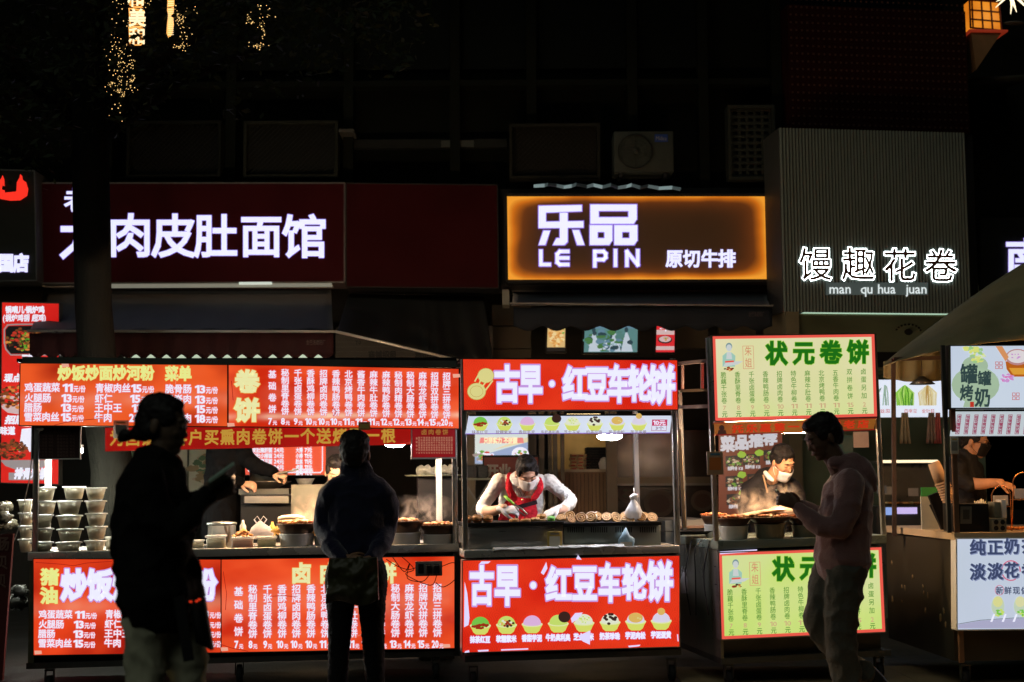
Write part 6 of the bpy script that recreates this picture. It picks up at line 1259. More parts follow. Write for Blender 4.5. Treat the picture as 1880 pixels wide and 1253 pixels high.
def arch(label, x0, x1, ytop, ybot, d):
    t = thing('wire_stand', label, 'wire stand', S4, 'copper arched wire stands'); mb = MB(smooth=True); m = mat('copper_wire', (.75, .35, .15), .25, .9); 
    for dd in (d, d+.06):
        pts = [S4.P(x0-2, ybot, dd)]+[S4.P((x0+x1)/2-(x1-x0)/2*math.cos(R(a)), ytop+(x1-x0)/2*(1-math.sin(R(a))), dd) for a in range(0, 181, 15)]+[S4.P(x1+2, ybot, dd)]; mb.tube(pts, .004, m, 6)
    for y in ((ytop+ybot)/2-4, ybot-6): mb.tube([S4.P(x0, y, d), S4.P(x1, y, d)], .004, m, 6); mb.box(S4.P(x0, y, d).x, S4.P(x1, y, d).x, d, d+.06, S4.P(x0, y, d).z-.002, S4.P(x0, y, d).z, m)
    mb.build('frame', t); mb = MB(); pbox(mb, S4, x0+3, (ytop+ybot)/2-24, x1-4, (ytop+ybot)/2-6, d+.03, d+.035, mat('menu_slip', (.6, .6, .62), .5)); mb.build('menu_slip', t)
arch('small copper arched wire stand holding a menu slip', 1821, 1855, 893, 975, .25)
arch('tall copper arched wire stand cut off by the right edge', 1860, 1896, 868, 975, .2)
mb = MB(smooth=True)
for i in range(14): mb.ell(S4.P(random.uniform(1846, 1876), 970, .15+random.uniform(0, .06)), (.02, .014, .012), mat('fruit_orange', (.6, .2, .04), .4), 9, 6)
tag(mb.build('dried_fruit', None, S4), 'small heap of orange dried fruit under the copper wire stands', 'fruit')
card(S4, 'white card hanging on the dark post beside the black masked seller', 1745, 803, 1760, 834, -.03, (M_CARD, M_CARDG, M_CARDY), 'hanging_card')
# aprons hanging at the back, sack, misc
for i, (x, w_, c_, lab) in enumerate(((1661, 20, (.35, .26, .15), 'cream cloth apron hanging left of the pink ones'), (1710, 18, (.28, .18, .13), 'tan cloth apron hanging under the vegetable board'), (1722, 14, (.5, .12, .1), 'pink patterned apron hanging under the vegetable board'))):
    mb = MB(); F = B; dd = -.6; A_, B_, C_, D_ = F.P(x-w_*.3, 758, dd), F.P(x+w_*.3, 758, dd), F.P(x+w_*.55, 815, dd), F.P(x-w_*.5, 815, dd)
    def fa(a, b, A_=A_, B_=B_, C_=C_, D_=D_, i=i): p = A_.lerp(B_, a).lerp(D_.lerp(C_, a), b); p.y += .02*math.sin(a*18+i)*b; return p
    mb.grid(fa, 20, 6, mat('apron_%d' % i, c_, .8, 0, .25, 10), .006); tag(mb.build('hanging_apron', None, B), lab, 'apron')
mb = MB(); pbox(mb, B, 1567, 793, 1595, 822, -2.4, -2.39, mat('notice_peach', (.5, .36, .28), .5)); tag(mb.build('paper_notice', None, B), 'plain peach paper notice behind the head of the phone user', 'notice')
mb = MB(); pbox(mb, B, 1528, 800, 1566, 850, -1, -.96, mat('green_glass_door', (.06, .12, .10), .2)); tag(mb.build('glass_door', None, B), 'dark green glass door behind the phone user', 'door')
mb = MB(); c = B.P(1669, 695, -2.6); t = thing('hanging_lamp', 'small white cone lamp hanging inside the tent frame', 'lamp', B)
c = B.P(1693, 703, -3.0); mb = MB(smooth=True); mb.lathe([(.02, .05), (.10, -.012)], c, M_DSTEEL, 18); mb.tube([c+V((0, 0, .04)), c+V((0, 0, .22))], .003, M_CABLE); mb.build('shade', t); mb = MB(smooth=True); mb.ell(c+V((0, -.02, .012)), (.045, .03, .016), emit('cone_bulb', (.9, .95, 1), 3, True)); mb.build('bulb', t)
# left edge clutter
t = thing('folding_sign', 'dark red folding sign with faint characters at the lower left edge', 'sign', L_)
F = Frame(10, 9.2); mb = MB(); p = [F.P(x, y, 0) for x, y in ((-40, 1250), (4, 1250), (24, 980), (-40, 985))]; mb.prism(p, (0, .03, 0), mat('dim_red_sheet', (.07, .012, .01), .6)); t.matrix_world = F.M; mb.build('sheet', t)
tx = Text(F, -.006); 
for i, ch in enumerate('肠贝贝'): tx.h(ch, -8, 985+i*34, 18-i*3, 1012+i*34, mat('faint_red_ink', (.16, .09, .07), .6), .03)
tx.build('lettering', t)
mb = MB(smooth=True); F = Frame(20, 10.2)
for i in range(10): mb.ell(F.P(random.uniform(-5, 22), random.uniform(925, 965), random.uniform(0, .3)), (.05, .05, .04), mat('wrapped_goods', (.035, .03, .02), .3, 0, .5, 20), 12, 7, jit=.6)
tag(mb.build('wrapped_goods', None, F), 'dim pile of wrapped goods left of the tub stacks', 'goods')
mb = MB(smooth=True)
for i in range(12): mb.ell(F.P(random.uniform(10, 58), random.uniform(1080, 1120), random.uniform(0, .3)), (.06, .06, .05), mat('black_sack', (.05, .05, .045), .25, 0, .5, 12), 12, 7, jit=.6)
tag(mb.build('black_sack', None, F), 'black plastic sack on the ground left of the left cart', 'sack')
# ================================================================== PEOPLE
CLOUD = bpy.data.textures.new('folds', 'CLOUDS'); CLOUD.noise_scale = .11; CLOUD.noise_depth = 2
CREASE = bpy.data.textures.new('creases', 'MUSGRAVE'); CREASE.noise_scale = .12; CREASE.musgrave_type = 'RIDGED_MULTIFRACTAL'; CREASE.noise_intensity = .7
STRAND = bpy.data.textures.new('strands', 'CLOUDS'); STRAND.noise_scale = .018; STRAND.noise_depth = 1
class Blob:
    """closed lumps fused into one continuous skin"""
    def __init__(s): s.mb = MB(smooth=True)
    def ell(s, c, r, rot=None): s.mb.ell(c, r, M_BLACK, 18, 12, rot); return s
    def chain(s, pts, rad, flat=(1, 1), axis=None, seg=14, sub=4):
        """tapered limb through pts, rounded ends; rad entries are radii; flat=(side, depth)"""
        P_ = [V(p) for p in pts]; o = []; rr = []
        for i in range(len(P_)-1):
            a, b, c, e = P_[max(0, i-1)], P_[i], P_[i+1], P_[min(len(P_)-1, i+2)]
            for k in range(sub):
                f = k/sub; o.append(.5*((2*b)+(c-a)*f+(2*a-5*b+4*c-e)*f*f+(3*b-a-3*c+e)*f**3)); g_ = f*f*(3-2*f)*.5+f*.5; rr.append(rad[i]*(1-g_)+rad[i+1]*g_)
        o.append(P_[-1]); rr.append(rad[-1])
        t0 = unit(o[0]-o[1]); t1 = unit(o[-1]-o[-2]); r0, r1 = rr[0], rr[-1]
        pre = [o[0]+t0*r0*x for x in (.95, .8, .45)]; post = [o[-1]+t1*r1*x for x in (.45, .8, .95)]
        s.mb.tube(pre+o+post, [r0*.25, r0*.6, r0*.88]+rr+[r1*.88, r1*.6, r1*.25], M_BLACK, seg, True, flat, axis); return s
    def build(s, name, parent, m, vox=.009, sm=3, disp=0, dscale=None):
        me = bpy.data.meshes.new(name); me.from_pydata(s.mb.v, [], s.mb.f); o = bpy.data.objects.new(name, me); COL.objects.link(o)
        r = o.modifiers.new('r', 'REMESH'); r.mode = 'VOXEL'; r.voxel_size = vox; r.use_smooth_shade = True
        q = o.modifiers.new('s', 'SMOOTH'); q.iterations = sm; q.factor = .5
        if disp:
            dm = o.modifiers.new('d', 'DISPLACE'); dm.texture = CLOUD; dm.strength = disp; dm.mid_level = .5
            if name != 'hair' and disp > .0115: dm = o.modifiers.new('d2', 'DISPLACE'); dm.texture = CREASE; dm.strength = disp*.9; dm.mid_level = .5
            else: dm = o.modifiers.new('d2', 'DISPLACE'); dm.texture = STRAND; dm.strength = .012; dm.mid_level = .5
        dg = bpy.context.evaluated_depsgraph_get(); m2 = bpy.data.meshes.new_from_object(o.evaluated_get(dg)); o.modifiers.clear(); o.data = m2; m2.name = name
        m2.materials.clear(); m2.materials.append(m); m2.polygons.foreach_set('use_smooth', [True]*len(m2.polygons)); m2.update()
        if parent: o.parent = parent
        return o
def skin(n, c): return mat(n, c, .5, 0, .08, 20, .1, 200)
def person(label, P0): return thing('person', label, 'person', None, None, P0)
class Head:
    """head in its own axes: face towards -Y, crown +Z, origin at the middle between the ears"""
    def __init__(s, c, yaw, pitch=0, roll=0, sc=1.0, org=V((0, 0, 0))):
        s.R = Matrix.Rotation(R(yaw), 3, 'Z') @ Matrix.Rotation(R(roll), 3, 'Y') @ Matrix.Rotation(R(pitch), 3, 'X'); s.c = V(c); s.sc = sc; s.org = V(org)
    def p(s, x, y, z): return s.c-s.org+s.R @ V((x, y, z))*s.sc
    def r(s, *a): return tuple(q*s.sc for q in a)
    def skull(s, b, ears=True):
        E = lambda c, r, rot=None: b.ell(s.p(*c), s.r(*r), s.R @ rot if rot else s.R)
        E((0, .012, .035), (.074, .094, .088)); E((0, -.03, -.012), (.064, .064, .075)); E((0, -.035, -.055), (.052, .052, .052)); E((0, -.066, -.092), (.024, .02, .018))
        E((0, -.08, .03), (.05, .016, .012)); E((.034, -.066, -.022), (.02, .02, .02)); E((-.034, -.066, -.022), (.02, .02, .02))
        b.chain([s.p(0, -.084, .012), s.p(0, -.092, -.012), s.p(0, -.098, -.028)], [.008*s.sc, .009*s.sc, .011*s.sc]); E((.010, -.092, -.031), (.008, .008, .006)); E((-.010, -.092, -.031), (.008, .008, .006))
        E((0, -.088, -.056), (.024, .009, .006)); E((0, -.086, -.066), (.020, .009, .006))
        for q in (-1, 1): E((q*.030, -.082, .006), (.014, .008, .008))
        if ears:
            for q in (-1, 1): E((q*.077, .012, -.010), (.010, .019, .031))
        return b
    def face(s, parent, dark, lip=None, brow=True):
        mb = MB(smooth=True)
        for q in (-1, 1):
            mb.tube([s.p(q*.045, -.078, .003), s.p(q*.032, -.090, .000), s.p(q*.018, -.089, .003)], [.0015*s.sc, .0032*s.sc, .0015*s.sc], dark, 6)
            if brow: mb.tube([s.p(q*.052, -.078, .026), s.p(q*.034, -.093, .031), s.p(q*.016, -.094, .027)], [.002*s.sc, .0042*s.sc, .003*s.sc], dark, 6)
        mb.build('eyes_and_brows', parent)
        if lip: mb = MB(smooth=True); mb.tube([s.p(.022, -.092, -.061), s.p(0, -.098, -.060), s.p(-.022, -.092, -.061)], [.002, .0045, .002], lip, 6); mb.build('lips', parent)
    def mask(s, parent, m, dy=0, dz=0, loops=True):
        mb = MB(smooth=True)
        def f(a, b):
            th = (a-.5)*2.55; z = .004-b*.098+dz; w_ = .070-.02*b*b; yy = -.034-.070*math.cos(th)-(.016*math.exp(-((a-.5)/.13)**2)*(1-b*.8))-dy+.020*b*b-.006*math.sin(b*math.pi*3)*.35
            return s.p(w_*math.sin(th)*1.05, yy, z)
        mb.grid(f, 22, 12, m, -.002)
        if loops:
            for q in (-1, 1):
                for zz in (.002, -.075): mb.tube([s.p(q*.066, -.045, zz+dz), s.p(q*.077, -.012, zz*.6-.005+dz*.6), s.p(q*.082, .018, -.01)], .0016, m, 5)
        return mb.build('face_mask', parent)
    def hair(s, parent, m, kind='short', disp=.008):
        b = Blob(); E = lambda c, r, rot=None: b.ell(s.p(*c), s.r(*r), s.R @ rot if rot else s.R)
        E((0, .022, .052), (.080, .098, .083)); E((0, .055, .012), (.076, .068, .078)); (E((0, -.038, .088), (.058, .045, .034)) if kind != 'bun' else None)
        if kind == 'short':
            E((0, .02, .075), (.084, .088, .062)); E((0, .05, .03), (.085, .06, .055))
            for q in (-1, 1): E((q*.066, -.002, .035), (.016, .05, .042))
            E((0, .07, -.03), (.058, .035, .045))
        if kind == 'bun':
            for q in (-1, 1): E((q*.062, -.02, .04), (.018, .045, .045)); E((q*.052, .04, -.02), (.028, .045, .045))
            E((0, -.018, .082), (.058, .055, .038)); E((0, .085, -.035), (.05, .045, .045)); E((0, .125, -.055), (.022, .03, .022)); E((0, .155, -.06), (.028, .028, .030)); E((0, .17, -.07), (.020, .020, .022))
        if kind == 'tied':
            for q in (-1, 1): E((q*.064, -.015, .04), (.018, .05, .045))
            E((0, .08, -.02), (.055, .04, .05)); E((0, .10, .03), (.04, .035, .04)); E((-.02, -.035, .11), (.04, .05, .028)); E((.03, -.02, .11), (.04, .05, .026))
        o = b.build('hair', parent, m, .007*s.sc, 2, disp); return o
HAIRM = mat('black_hair', (.012, .011, .011), .42, 0, .4, 60, .6, 140, stretch=(4, 4, 1)); HAIRD = mat('dark_hair', (.008, .007, .007), .6, 0, .3, 50)
INKD = mat('lash_dark', (.02, .012, .01), .6)
def hand(parent, wrist, direc, up, m, curl=.5, side=1, name='hand', sc=1.0, spread=.12, thumb_out=.6):
    """palm, four unequal bent fingers and a thumb; direc = towards the fingertips, up = back of the hand"""
    w_ = V(wrist); d = unit(V(direc)); u = unit(V(up)-d*V(up).dot(d)); sd = d.cross(u)*side; b = Blob()
    P_ = lambda a, c, e: w_+(d*a+sd*c+u*e)*sc
    b.chain([P_(-.02, 0, 0), P_(.02, 0, 0), P_(.055, 0, 0), P_(.082, 0, 0)], [.024*sc, .030*sc, .036*sc, .034*sc], flat=(1, .5) , axis=tuple(u))
    for i, (c, L) in enumerate(((-.029, .072), (-.010, .080), (.010, .075), (.028, .060))):
        ang = 0; p = P_(.078, c, .002); pts = [p-d*.02*sc, p]; L *= sc
        for k, f in enumerate((.42, .33, .25)):
            ang += curl*(.55 if k == 0 else .9)+i*.04; dr = d*math.cos(ang)-u*math.sin(ang)+sd*(c*spread*12*(1-curl)); p = p+unit(dr)*L*f; pts.append(p)
        b.chain(pts, [.0095*sc, .0095*sc, .009*sc, .008*sc, .0068*sc], seg=10, sub=2)
    p = P_(.018, -.030, -.004); q = p+(d*.032-sd*.022*thumb_out*1.4-u*.012)*sc; r_ = q+(d*.028-sd*.004-u*.016)*sc
    b.chain([P_(.005, -.012, 0), p, q, r_], [.014*sc, .0125*sc, .0105*sc, .008*sc], seg=10, sub=2)
    return b.build(name, parent, m, .0032*sc, 2)
def lp(F, org):
    """pixel -> point relative to the person's base"""
    return lambda px, py, d=0: at(px, py, d)-org
# ---------------------------------------------------------------- customer in navy, seen from behind
Y = 9.0; c = at(655, 880, Y); org = V((c.x, Y, 0)); t = person('man seen from behind in a navy high collared jacket, standing at the left cart', org)
J = lambda px, py, dy=0: at(px, py, Y+dy)-org
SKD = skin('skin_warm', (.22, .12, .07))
H = Head(at(652, 834, Y), 180, 0, 0, 1.13, org)
b = Blob(); H.skull(b); b.chain([J(651, 870, .02), J(651, 850, .0), J(651, 838, .0)], [.062, .058, .058])
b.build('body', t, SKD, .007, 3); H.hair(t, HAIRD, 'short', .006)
NV = mat('navy_fleece', (.0045, .006, .026), .9, 0, .12, 9, .5, 120, sheen=.25)
b = Blob()
b.chain([J(654, 874), J(656, 892), J(656, 925, .0), J(655, 965, .0), J(654, 1005, .0), J(653, 1022, .0)], [.10, .165, .185, .182, .17, .155], flat=(1, .62), axis=(0, 1, 0))
b.chain([J(654, 862, .0), J(655, 874, .0), J(656, 892)], [.104, .108, .14], flat=(1, .8), axis=(0, 1, 0))
b.chain([J(616, 901), J(656, 890), J(696, 901)], [.078, .092, .078])
b.chain([J(610, 908), J(599, 935, .04), J(597, 968, .05), J(603, 990, .0)], [.085, .078, .07, .064]); b.chain([J(700, 907), J(710, 935, .04), J(709, 968, .05), J(703, 990, .0)], [.085, .078, .07, .064])
b.chain([J(598, 970, .05), J(606, 1002, -.08), J(630, 1026, -.18)], [.066, .058, .046]); b.chain([J(708, 970, .05), J(700, 1002, -.08), J(680, 1026, -.18)], [.066, .058, .046])
b.build('jacket', t, NV, .009, 3, .013)
b = Blob()
for s_, x0, x1, x2 in ((-1, 628, 624, 620), (1, 680, 684, 688)):
    b.chain([J((x0+655)/2, 1030), J(x0, 1060), J(x1, 1150), J(x2, 1240), J(x2, 1276)], [.115, .108, .075, .062, .062])
b.build('trousers', t, mat('black_trousers', (.005, .005, .006), .8, 0, .2, 12, .3, 80, spec=.15), .010, 3, .009)
for x, k in ((618, -1), (690, 1)):
    b = Blob(); z0 = at(x, 1282, Y).z; q = V((at(x, 1282, Y).x, Y, .05))-org; b.chain([q+V((0, -.06, 0)), q+V((0, .08, 0)), q+V((0, .16, -.015))], [.05, .048, .038], flat=(1, .95)); b.build('shoe', t, mat('dark_sneaker', (.03, .03, .03), .5), .007, 2)
    mb = MB(); mb.box(q.x-.045, q.x+.045, -.11, .19, .0, .02, M_WHITE, .008); mb.build('sole', t)
hand(t, J(640, 1026, -.2), (.9, 0, -.25), (0, -1, .2), SKD, .8, 1); hand(t, J(672, 1030, -.22), (-.8, 0, -.5), (0, -1, .1), SKD, .9, -1)
gb_ = mat('olive_gloss_bag', (.03, .03, .012), .38, .0, .04, 3, .05, 5)
mb = MB(smooth=True)
ox = at(646, 1070, Y-.25)
tl, tr, br, bl = at(604, 1026, Y-.3), at(692, 1024, Y-.3), at(695, 1106, Y-.3), at(598, 1110, Y-.3)
def fb(a, b_):
    p = tl.lerp(tr, a).lerp(bl.lerp(br, a), b_); p.y += -.05*math.sin(a*math.pi)*math.sin(b_*math.pi)+.035*noise.noise(V((a*3+b_*2, b_*3, 1)))+.008*noise.noise(V((a*9, b_*7, 3))); p.z += .018*math.sin(a*7)*b_*b_; return p
mb.grid(fb, 44, 36, gb_, .05); mb.grid(lambda a, b_: at(655+a*12, 1022+b_*10, Y-.3), 2, 2, gb_, .01)
tag(mb.build('carrier_bag', None), 'glossy dark olive plastic bag held behind the back of the man in navy', 'bag')
# ---------------------------------------------------------------- woman walking, black coat, near the camera
Y = 5.44; c = at(300, 880, Y); org = V((c.x, Y, 0)); t = person('woman in long black coat and wide pale trousers walking right with a phone', org)
J = lambda px, py, dy=0: at(px, py, Y+dy)-org
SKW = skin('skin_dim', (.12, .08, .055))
H = Head(at(301, 782, Y), 84, 8, 0, .93, org)
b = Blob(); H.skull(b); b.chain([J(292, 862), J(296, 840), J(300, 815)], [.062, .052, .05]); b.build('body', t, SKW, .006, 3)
H.face(t, INKD, mat('lips_dim', (.25, .08, .07), .5)); H.hair(t, HAIRD, 'bun', .005)
b = Blob()
b.chain([J(283, 845), J(282, 872), J(285, 930), J(288, 1000), J(292, 1060), J(296, 1094)], [.07, .115, .135, .142, .152, .162], flat=(.98, 1.25), axis=(0, 1, 0))
b.chain([J(272, 842), J(292, 846), J(310, 856)], [.05, .055, .045]); b.chain([J(232, 1090), J(225, 980), J(240, 900), J(262, 860)], [.03, .045, .05, .06])
b.chain([J(270, 885, -.17), J(283, 940, -.2), J(318, 972, -.19)], [.078, .07, .060]); b.chain([J(318, 972, -.19), J(348, 947, -.17), J(376, 914, -.13)], [.060, .050, .042])
b.chain([J(285, 885, .17), J(320, 960, .17), J(372, 918, .1)], [.08, .068, .048])
b.chain([J(318, 1000), J(335, 1050), J(346, 1092)], [.06, .07, .06]); b.chain([J(238, 1092), J(300, 1098), J(352, 1090)], [.045, .05, .045], flat=(1, 2.2), axis=(0, 1, 0))
b.build('coat', t, mat('black_wool', (.002, .002, .002), .95, 0, .2, 12, .4, 90), .010, 4, .025)
b = Blob(); PN = mat('pale_corduroy', (.46, .46, .33), .85, 0, .08, 8, .5, 90, stretch=(9, 9, .5))
b.chain([J(285, 1095, -.05), J(270, 1150, -.05), J(265, 1253, -.06), J(258, 1400, -.06), J(250, 1520, -.04)], [.11, .088, .078, .085, .09]); b.chain([J(318, 1095, .06), J(335, 1170, .06), J(345, 1253, .06), J(352, 1400, .08), J(358, 1510, .1)], [.10, .082, .076, .08, .085])
b.build('trousers', t, PN, .010, 3, .02)
for x, dy in ((250, -.04), (360, .1)):
    b = Blob(); q = at(x, 1560, Y+dy)-org; q.z = .045; b.chain([q+V((-.05, 0, 0)), q+V((.08, 0, 0)), q+V((.15, 0, -.01))], [.045, .042, .034]); b.build('shoe', t, mat('dark_sneaker', (.03, .03, .03), .5), .007, 2)
hand(t, J(376, 912, -.13), (.75, .15, .35), (-.3, -.8, -.2), SKW, .75, 1); hand(t, J(370, 918, .08), (.7, -.2, .3), (0, .6, -.5), SKW, .7, -1)
mb = MB(); a_, e_ = at(384, 893, Y-.18), at(430, 860, Y-.14); mb.bar(a_, e_, .075, .011, mat('phone_shell', (.12, .17, .12), .3), (-.6, .25, .8)); mb.bar(a_+V((0, -.002, .008)), e_+V((0, -.002, .008)), .07, .003, emit('phone_screen_dim', (.05, .09, .06), .6), (-.6, .25, .8)); tag(mb.build('phone', None), 'greenish phone held up by the woman in the black coat', 'phone')
t2 = thing('tote_bag', 'black shoulder bag with a hanging strap against the trousers of the woman in black', 'bag', None, None, org)
mb = MB(smooth=True); q = [J(346, 1103, -.12), J(372, 1098, -.12), J(388, 1195, -.12), J(360, 1180, -.12)]; bm_ = mat('black_cotton', (.008, .008, .008), .8); mb.grid(lambda a, b_: q[0].lerp(q[1], a).lerp(q[3].lerp(q[2], a), b_)+V((0, -.03*math.sin(a*3.14)*math.sin(b_*3.14), 0)), 10, 10, bm_, .05); mb.build('pouch', t2)
mb = MB(); mb.bar(J(328, 1095, -.16), J(347, 1214, -.16), .040, .006, bm_, (0, 1, 0)); mb.bar(J(372, 1100, -.12), J(386, 1190, -.12), .01, .006, bm_, (0, 1, 0)); mb.build('strap', t2)
mb = MB(smooth=True)
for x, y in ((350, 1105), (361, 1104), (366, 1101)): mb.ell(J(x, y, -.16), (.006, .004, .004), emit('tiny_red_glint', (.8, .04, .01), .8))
mb.build('red_glint', t2)  # red light on the bag, painted as tiny glowing beads
# ---------------------------------------------------------------- man in hoodie walking left with phone
Y = 8.42; c = at(1545, 880, Y); org = V((c.x, Y, 0)); t = person('man in mauve hoodie and grey trousers walking left, head bent over a phone', org)
J = lambda px, py, dy=0: at(px, py, Y+dy)-org
H = Head(at(1511, 804, Y), -80, 24, 0, 1.08, org)
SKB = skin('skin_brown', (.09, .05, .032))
b = Blob(); H.skull(b); b.chain([J(1548, 868, .0), J(1534, 845), J(1520, 820)], [.075, .064, .06]); b.build('body', t, SKB, .007, 3); H.face(t, INKD, mat('lips_brown', (.16, .06, .05), .5)); H.hair(t, HAIRD, 'short', .006)
HD = mat('mauve_hoodie', (.16, .085, .085), .9, 0, .12, 7, .5, 100, sheen=.4); b = Blob()
b.chain([J(1555, 868), J(1556, 900), J(1552, 950), J(1548, 1000), J(1547, 1026), J(1546, 1038)], [.095, .145, .158, .162, .172, .155], flat=(1, 1.1), axis=(0, 1, 0))
b.chain([J(1562, 846, 0), J(1574, 866, 0), J(1586, 888, 0)], [.05, .075, .05], flat=(1, 1.4)); b.chain([J(1532, 850, -.05), J(1555, 848, 0), J(1570, 856, .03)], [.04, .05, .05])
b.chain([J(1560, 888, -.16), J(1556, 930, -.2), J(1543, 968, -.19)], [.088, .08, .068]); b.chain([J(1543, 968, -.19), J(1505, 965, -.16), J(1466, 932, -.11)], [.068, .057, .042])
b.chain([J(1545, 890, .16), J(1520, 950, .17), J(1470, 930, .08)], [.08, .065, .042]);
b.chain([J(1558, 862, .05), J(1583, 872, 0), J(1598, 896, 0)], [.06, .07, .035], flat=(1, 1.5)); b.build('hoodie', t, HD, .009, 4, .013)
b = Blob(); GT = mat('grey_sweatpants', (.055, .055, .045), .9, 0, .12, 8, .5, 80)
b.chain([J(1552, 1048, -.06), J(1548, 1100, -.07), J(1543, 1170, -.07), J(1556, 1253, -.06), J(1565, 1298, -.06)], [.125, .11, .092, .084, .08]); b.chain([J(1530, 1048, .06), J(1512, 1105, .07), J(1507, 1150, .07), J(1545, 1205, .07), J(1590, 1240, .06)], [.12, .105, .088, .075, .068])
b.build('trousers', t, GT, .010, 3, .02)
b = Blob(); b.chain([J(1596, 1236, .06), J(1612, 1252, .06), J(1630, 1274, .06)], [.05, .048, .036]); b.build('shoe', t, mat('black_shoe', (.015, .015, .015), .5), .007, 2)
b = Blob(); q = J(1560, 1306, -.06); q.z = .05; b.chain([q+V((.06, 0, 0)), q+V((-.08, 0, 0)), q+V((-.15, 0, -.01))], [.048, .045, .036]); b.build('shoe', t, mat('black_shoe', (.015, .015, .015), .5), .007, 2)
hand(t, J(1462, 928, -.11), (-.8, .1, .35), (.2, -.9, .1), SKB, .85, -1); hand(t, J(1466, 926, .06), (-.8, -.1, .3), (.2, .8, .1), SKB, .8, 1)
mb = MB(); a_, e_ = at(1448, 922, Y-.03), at(1424, 901, Y-.03); mb.bar(a_, e_, .075, .010, mat('phone_black', (.02, .03, .03), .25), (.6, 0, -.9)); mb.bar(a_.lerp(e_, .5)+V((-.004, -.03, .006)), e_+V((-.004, -.03, .006)), .01, .004, emit('phone_edge_glow', (.2, .4, .28), .7)); tag(mb.build('phone', None), 'black phone held by the man in the mauve hoodie', 'phone')
# ---------------------------------------------------------------- masked seller in white, middle cart
Y = 10.62; c = at(967, 880, Y); org = V((c.x, Y, 0)); t = person('seller in white mask, white sleeves and red apron bending over the griddle', org)
J = lambda px, py, dy=0: at(px, py, Y+dy)-org
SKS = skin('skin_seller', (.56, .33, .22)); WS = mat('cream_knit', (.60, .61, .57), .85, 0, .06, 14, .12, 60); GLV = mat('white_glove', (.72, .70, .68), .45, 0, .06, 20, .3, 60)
H = Head(at(967, 870, Y-.25), 8, 34, -4, 1.0, org)
b = Blob(); H.skull(b); b.chain([J(967, 905, -.08), J(967, 888, -.16), J(967, 875, -.2)], [.06, .054, .054])
b.chain([J(893, 939, -.28), J(908, 938, -.34), J(926, 932, -.40)], [.042, .036, .028]); b.chain([J(1034, 936, -.3), J(1026, 938, -.36), J(1016, 938, -.42)], [.038, .033, .028])
b.build('body', t, SKS, .006, 3); H.face(t, INKD); H.hair(t, HAIRM, 'tied', .008); H.mask(t, mat('mask_white', (.75, .72, .7), .7, 0, .04, 20))
b = Blob(); b.chain([J(962, 888, -.1), J(958, 920, .0), J(955, 960, .05), J(953, 1030, .05)], [.12, .165, .15, .15], flat=(1.05, .7), axis=(0, 1, 0)); b.chain([J(928, 887, -.05), J(962, 884, -.06), J(999, 887, -.05)], [.058, .078, .058])
b.chain([J(917, 884, -.06), J(901, 908, -.12), J(884, 934, -.2), J(893, 940, -.25)], [.060, .050, .045, .045]); b.chain([J(1008, 884, -.06), J(1030, 903, -.1), J(1048, 920, -.2), J(1036, 934, -.27)], [.060, .050, .046, .043])
b.build('shirt', t, WS, .006, 3, .010)
ap = mat('crimson_apron', (.45, .008, .018), .75, 0, .12, 12, .3, 60)
b = Blob(); b.chain([J(957, 914, -.1), J(955, 935, -.12), J(952, 965, -.14), J(950, 1010, -.12)], [.10, .13, .155, .16], flat=(1.0, .35), axis=(0, 1, 0)); b.chain([J(944, 915, -.18), J(934, 895, -.17), J(937, 872, -.1)], [.028, .026, .022], flat=(1, .5), axis=(0, 1, 0)); b.chain([J(980, 915, -.18), J(992, 897, -.17), J(990, 880, -.12)], [.026, .024, .02], flat=(1, .5), axis=(0, 1, 0))
b.build('apron', t, ap, .006, 2, .008)
mb = MB(); mb.bar(J(950, 932, -.24), J(986, 922, -.22), .006, .03, mat('apron_band', (.02, .008, .012), .7)); mb.build('apron_band', t)
mb = MB(smooth=True); mb.tube([J(951, 897, -.22), J(956, 906, -.25), J(959, 915, -.27), J(963, 906, -.25), J(969, 897, -.22)], .0018, M_BLACK, 5); mb.ell(J(959, 918, -.28), (.008, .005, .008), mat('gold_charm', (.8, .6, .25), .3, .8)); mb.build('necklace', t)
hand(t, J(922, 935, -.41), (.95, -.1, -.1), (-.1, -.7, .7), GLV, .95, -1, 'gloved_hand', 1.05); hand(t, J(1022, 934, -.44), (-.75, -.3, -.45), (-.3, -.5, .8), GLV, .7, 1, 'gloved_hand', 1.05)
t2 = thing('tongs', 'steel tongs with lime green grips held over the cakes', 'tongs', None, None, org); mb = MB(smooth=True)
p0, p1 = J(926, 911, -.50), J(966, 946, -.56); mb.tube([p0, p0.lerp(p1, .45)], [.009, .010], mat('lime_grip', (.35, .65, .08), .4), 8); mb.build('grip', t2)
mb = MB(smooth=True)
for s_ in (-1, 1): mb.tube([p0.lerp(p1, .4), p0.lerp(p1, .75)+V((s_*.012, 0, s_*.008)), p1+V((s_*.008, 0, s_*.006))], [.006, .006, .007], M_STEEL, 6)
mb.build('arm', t2)
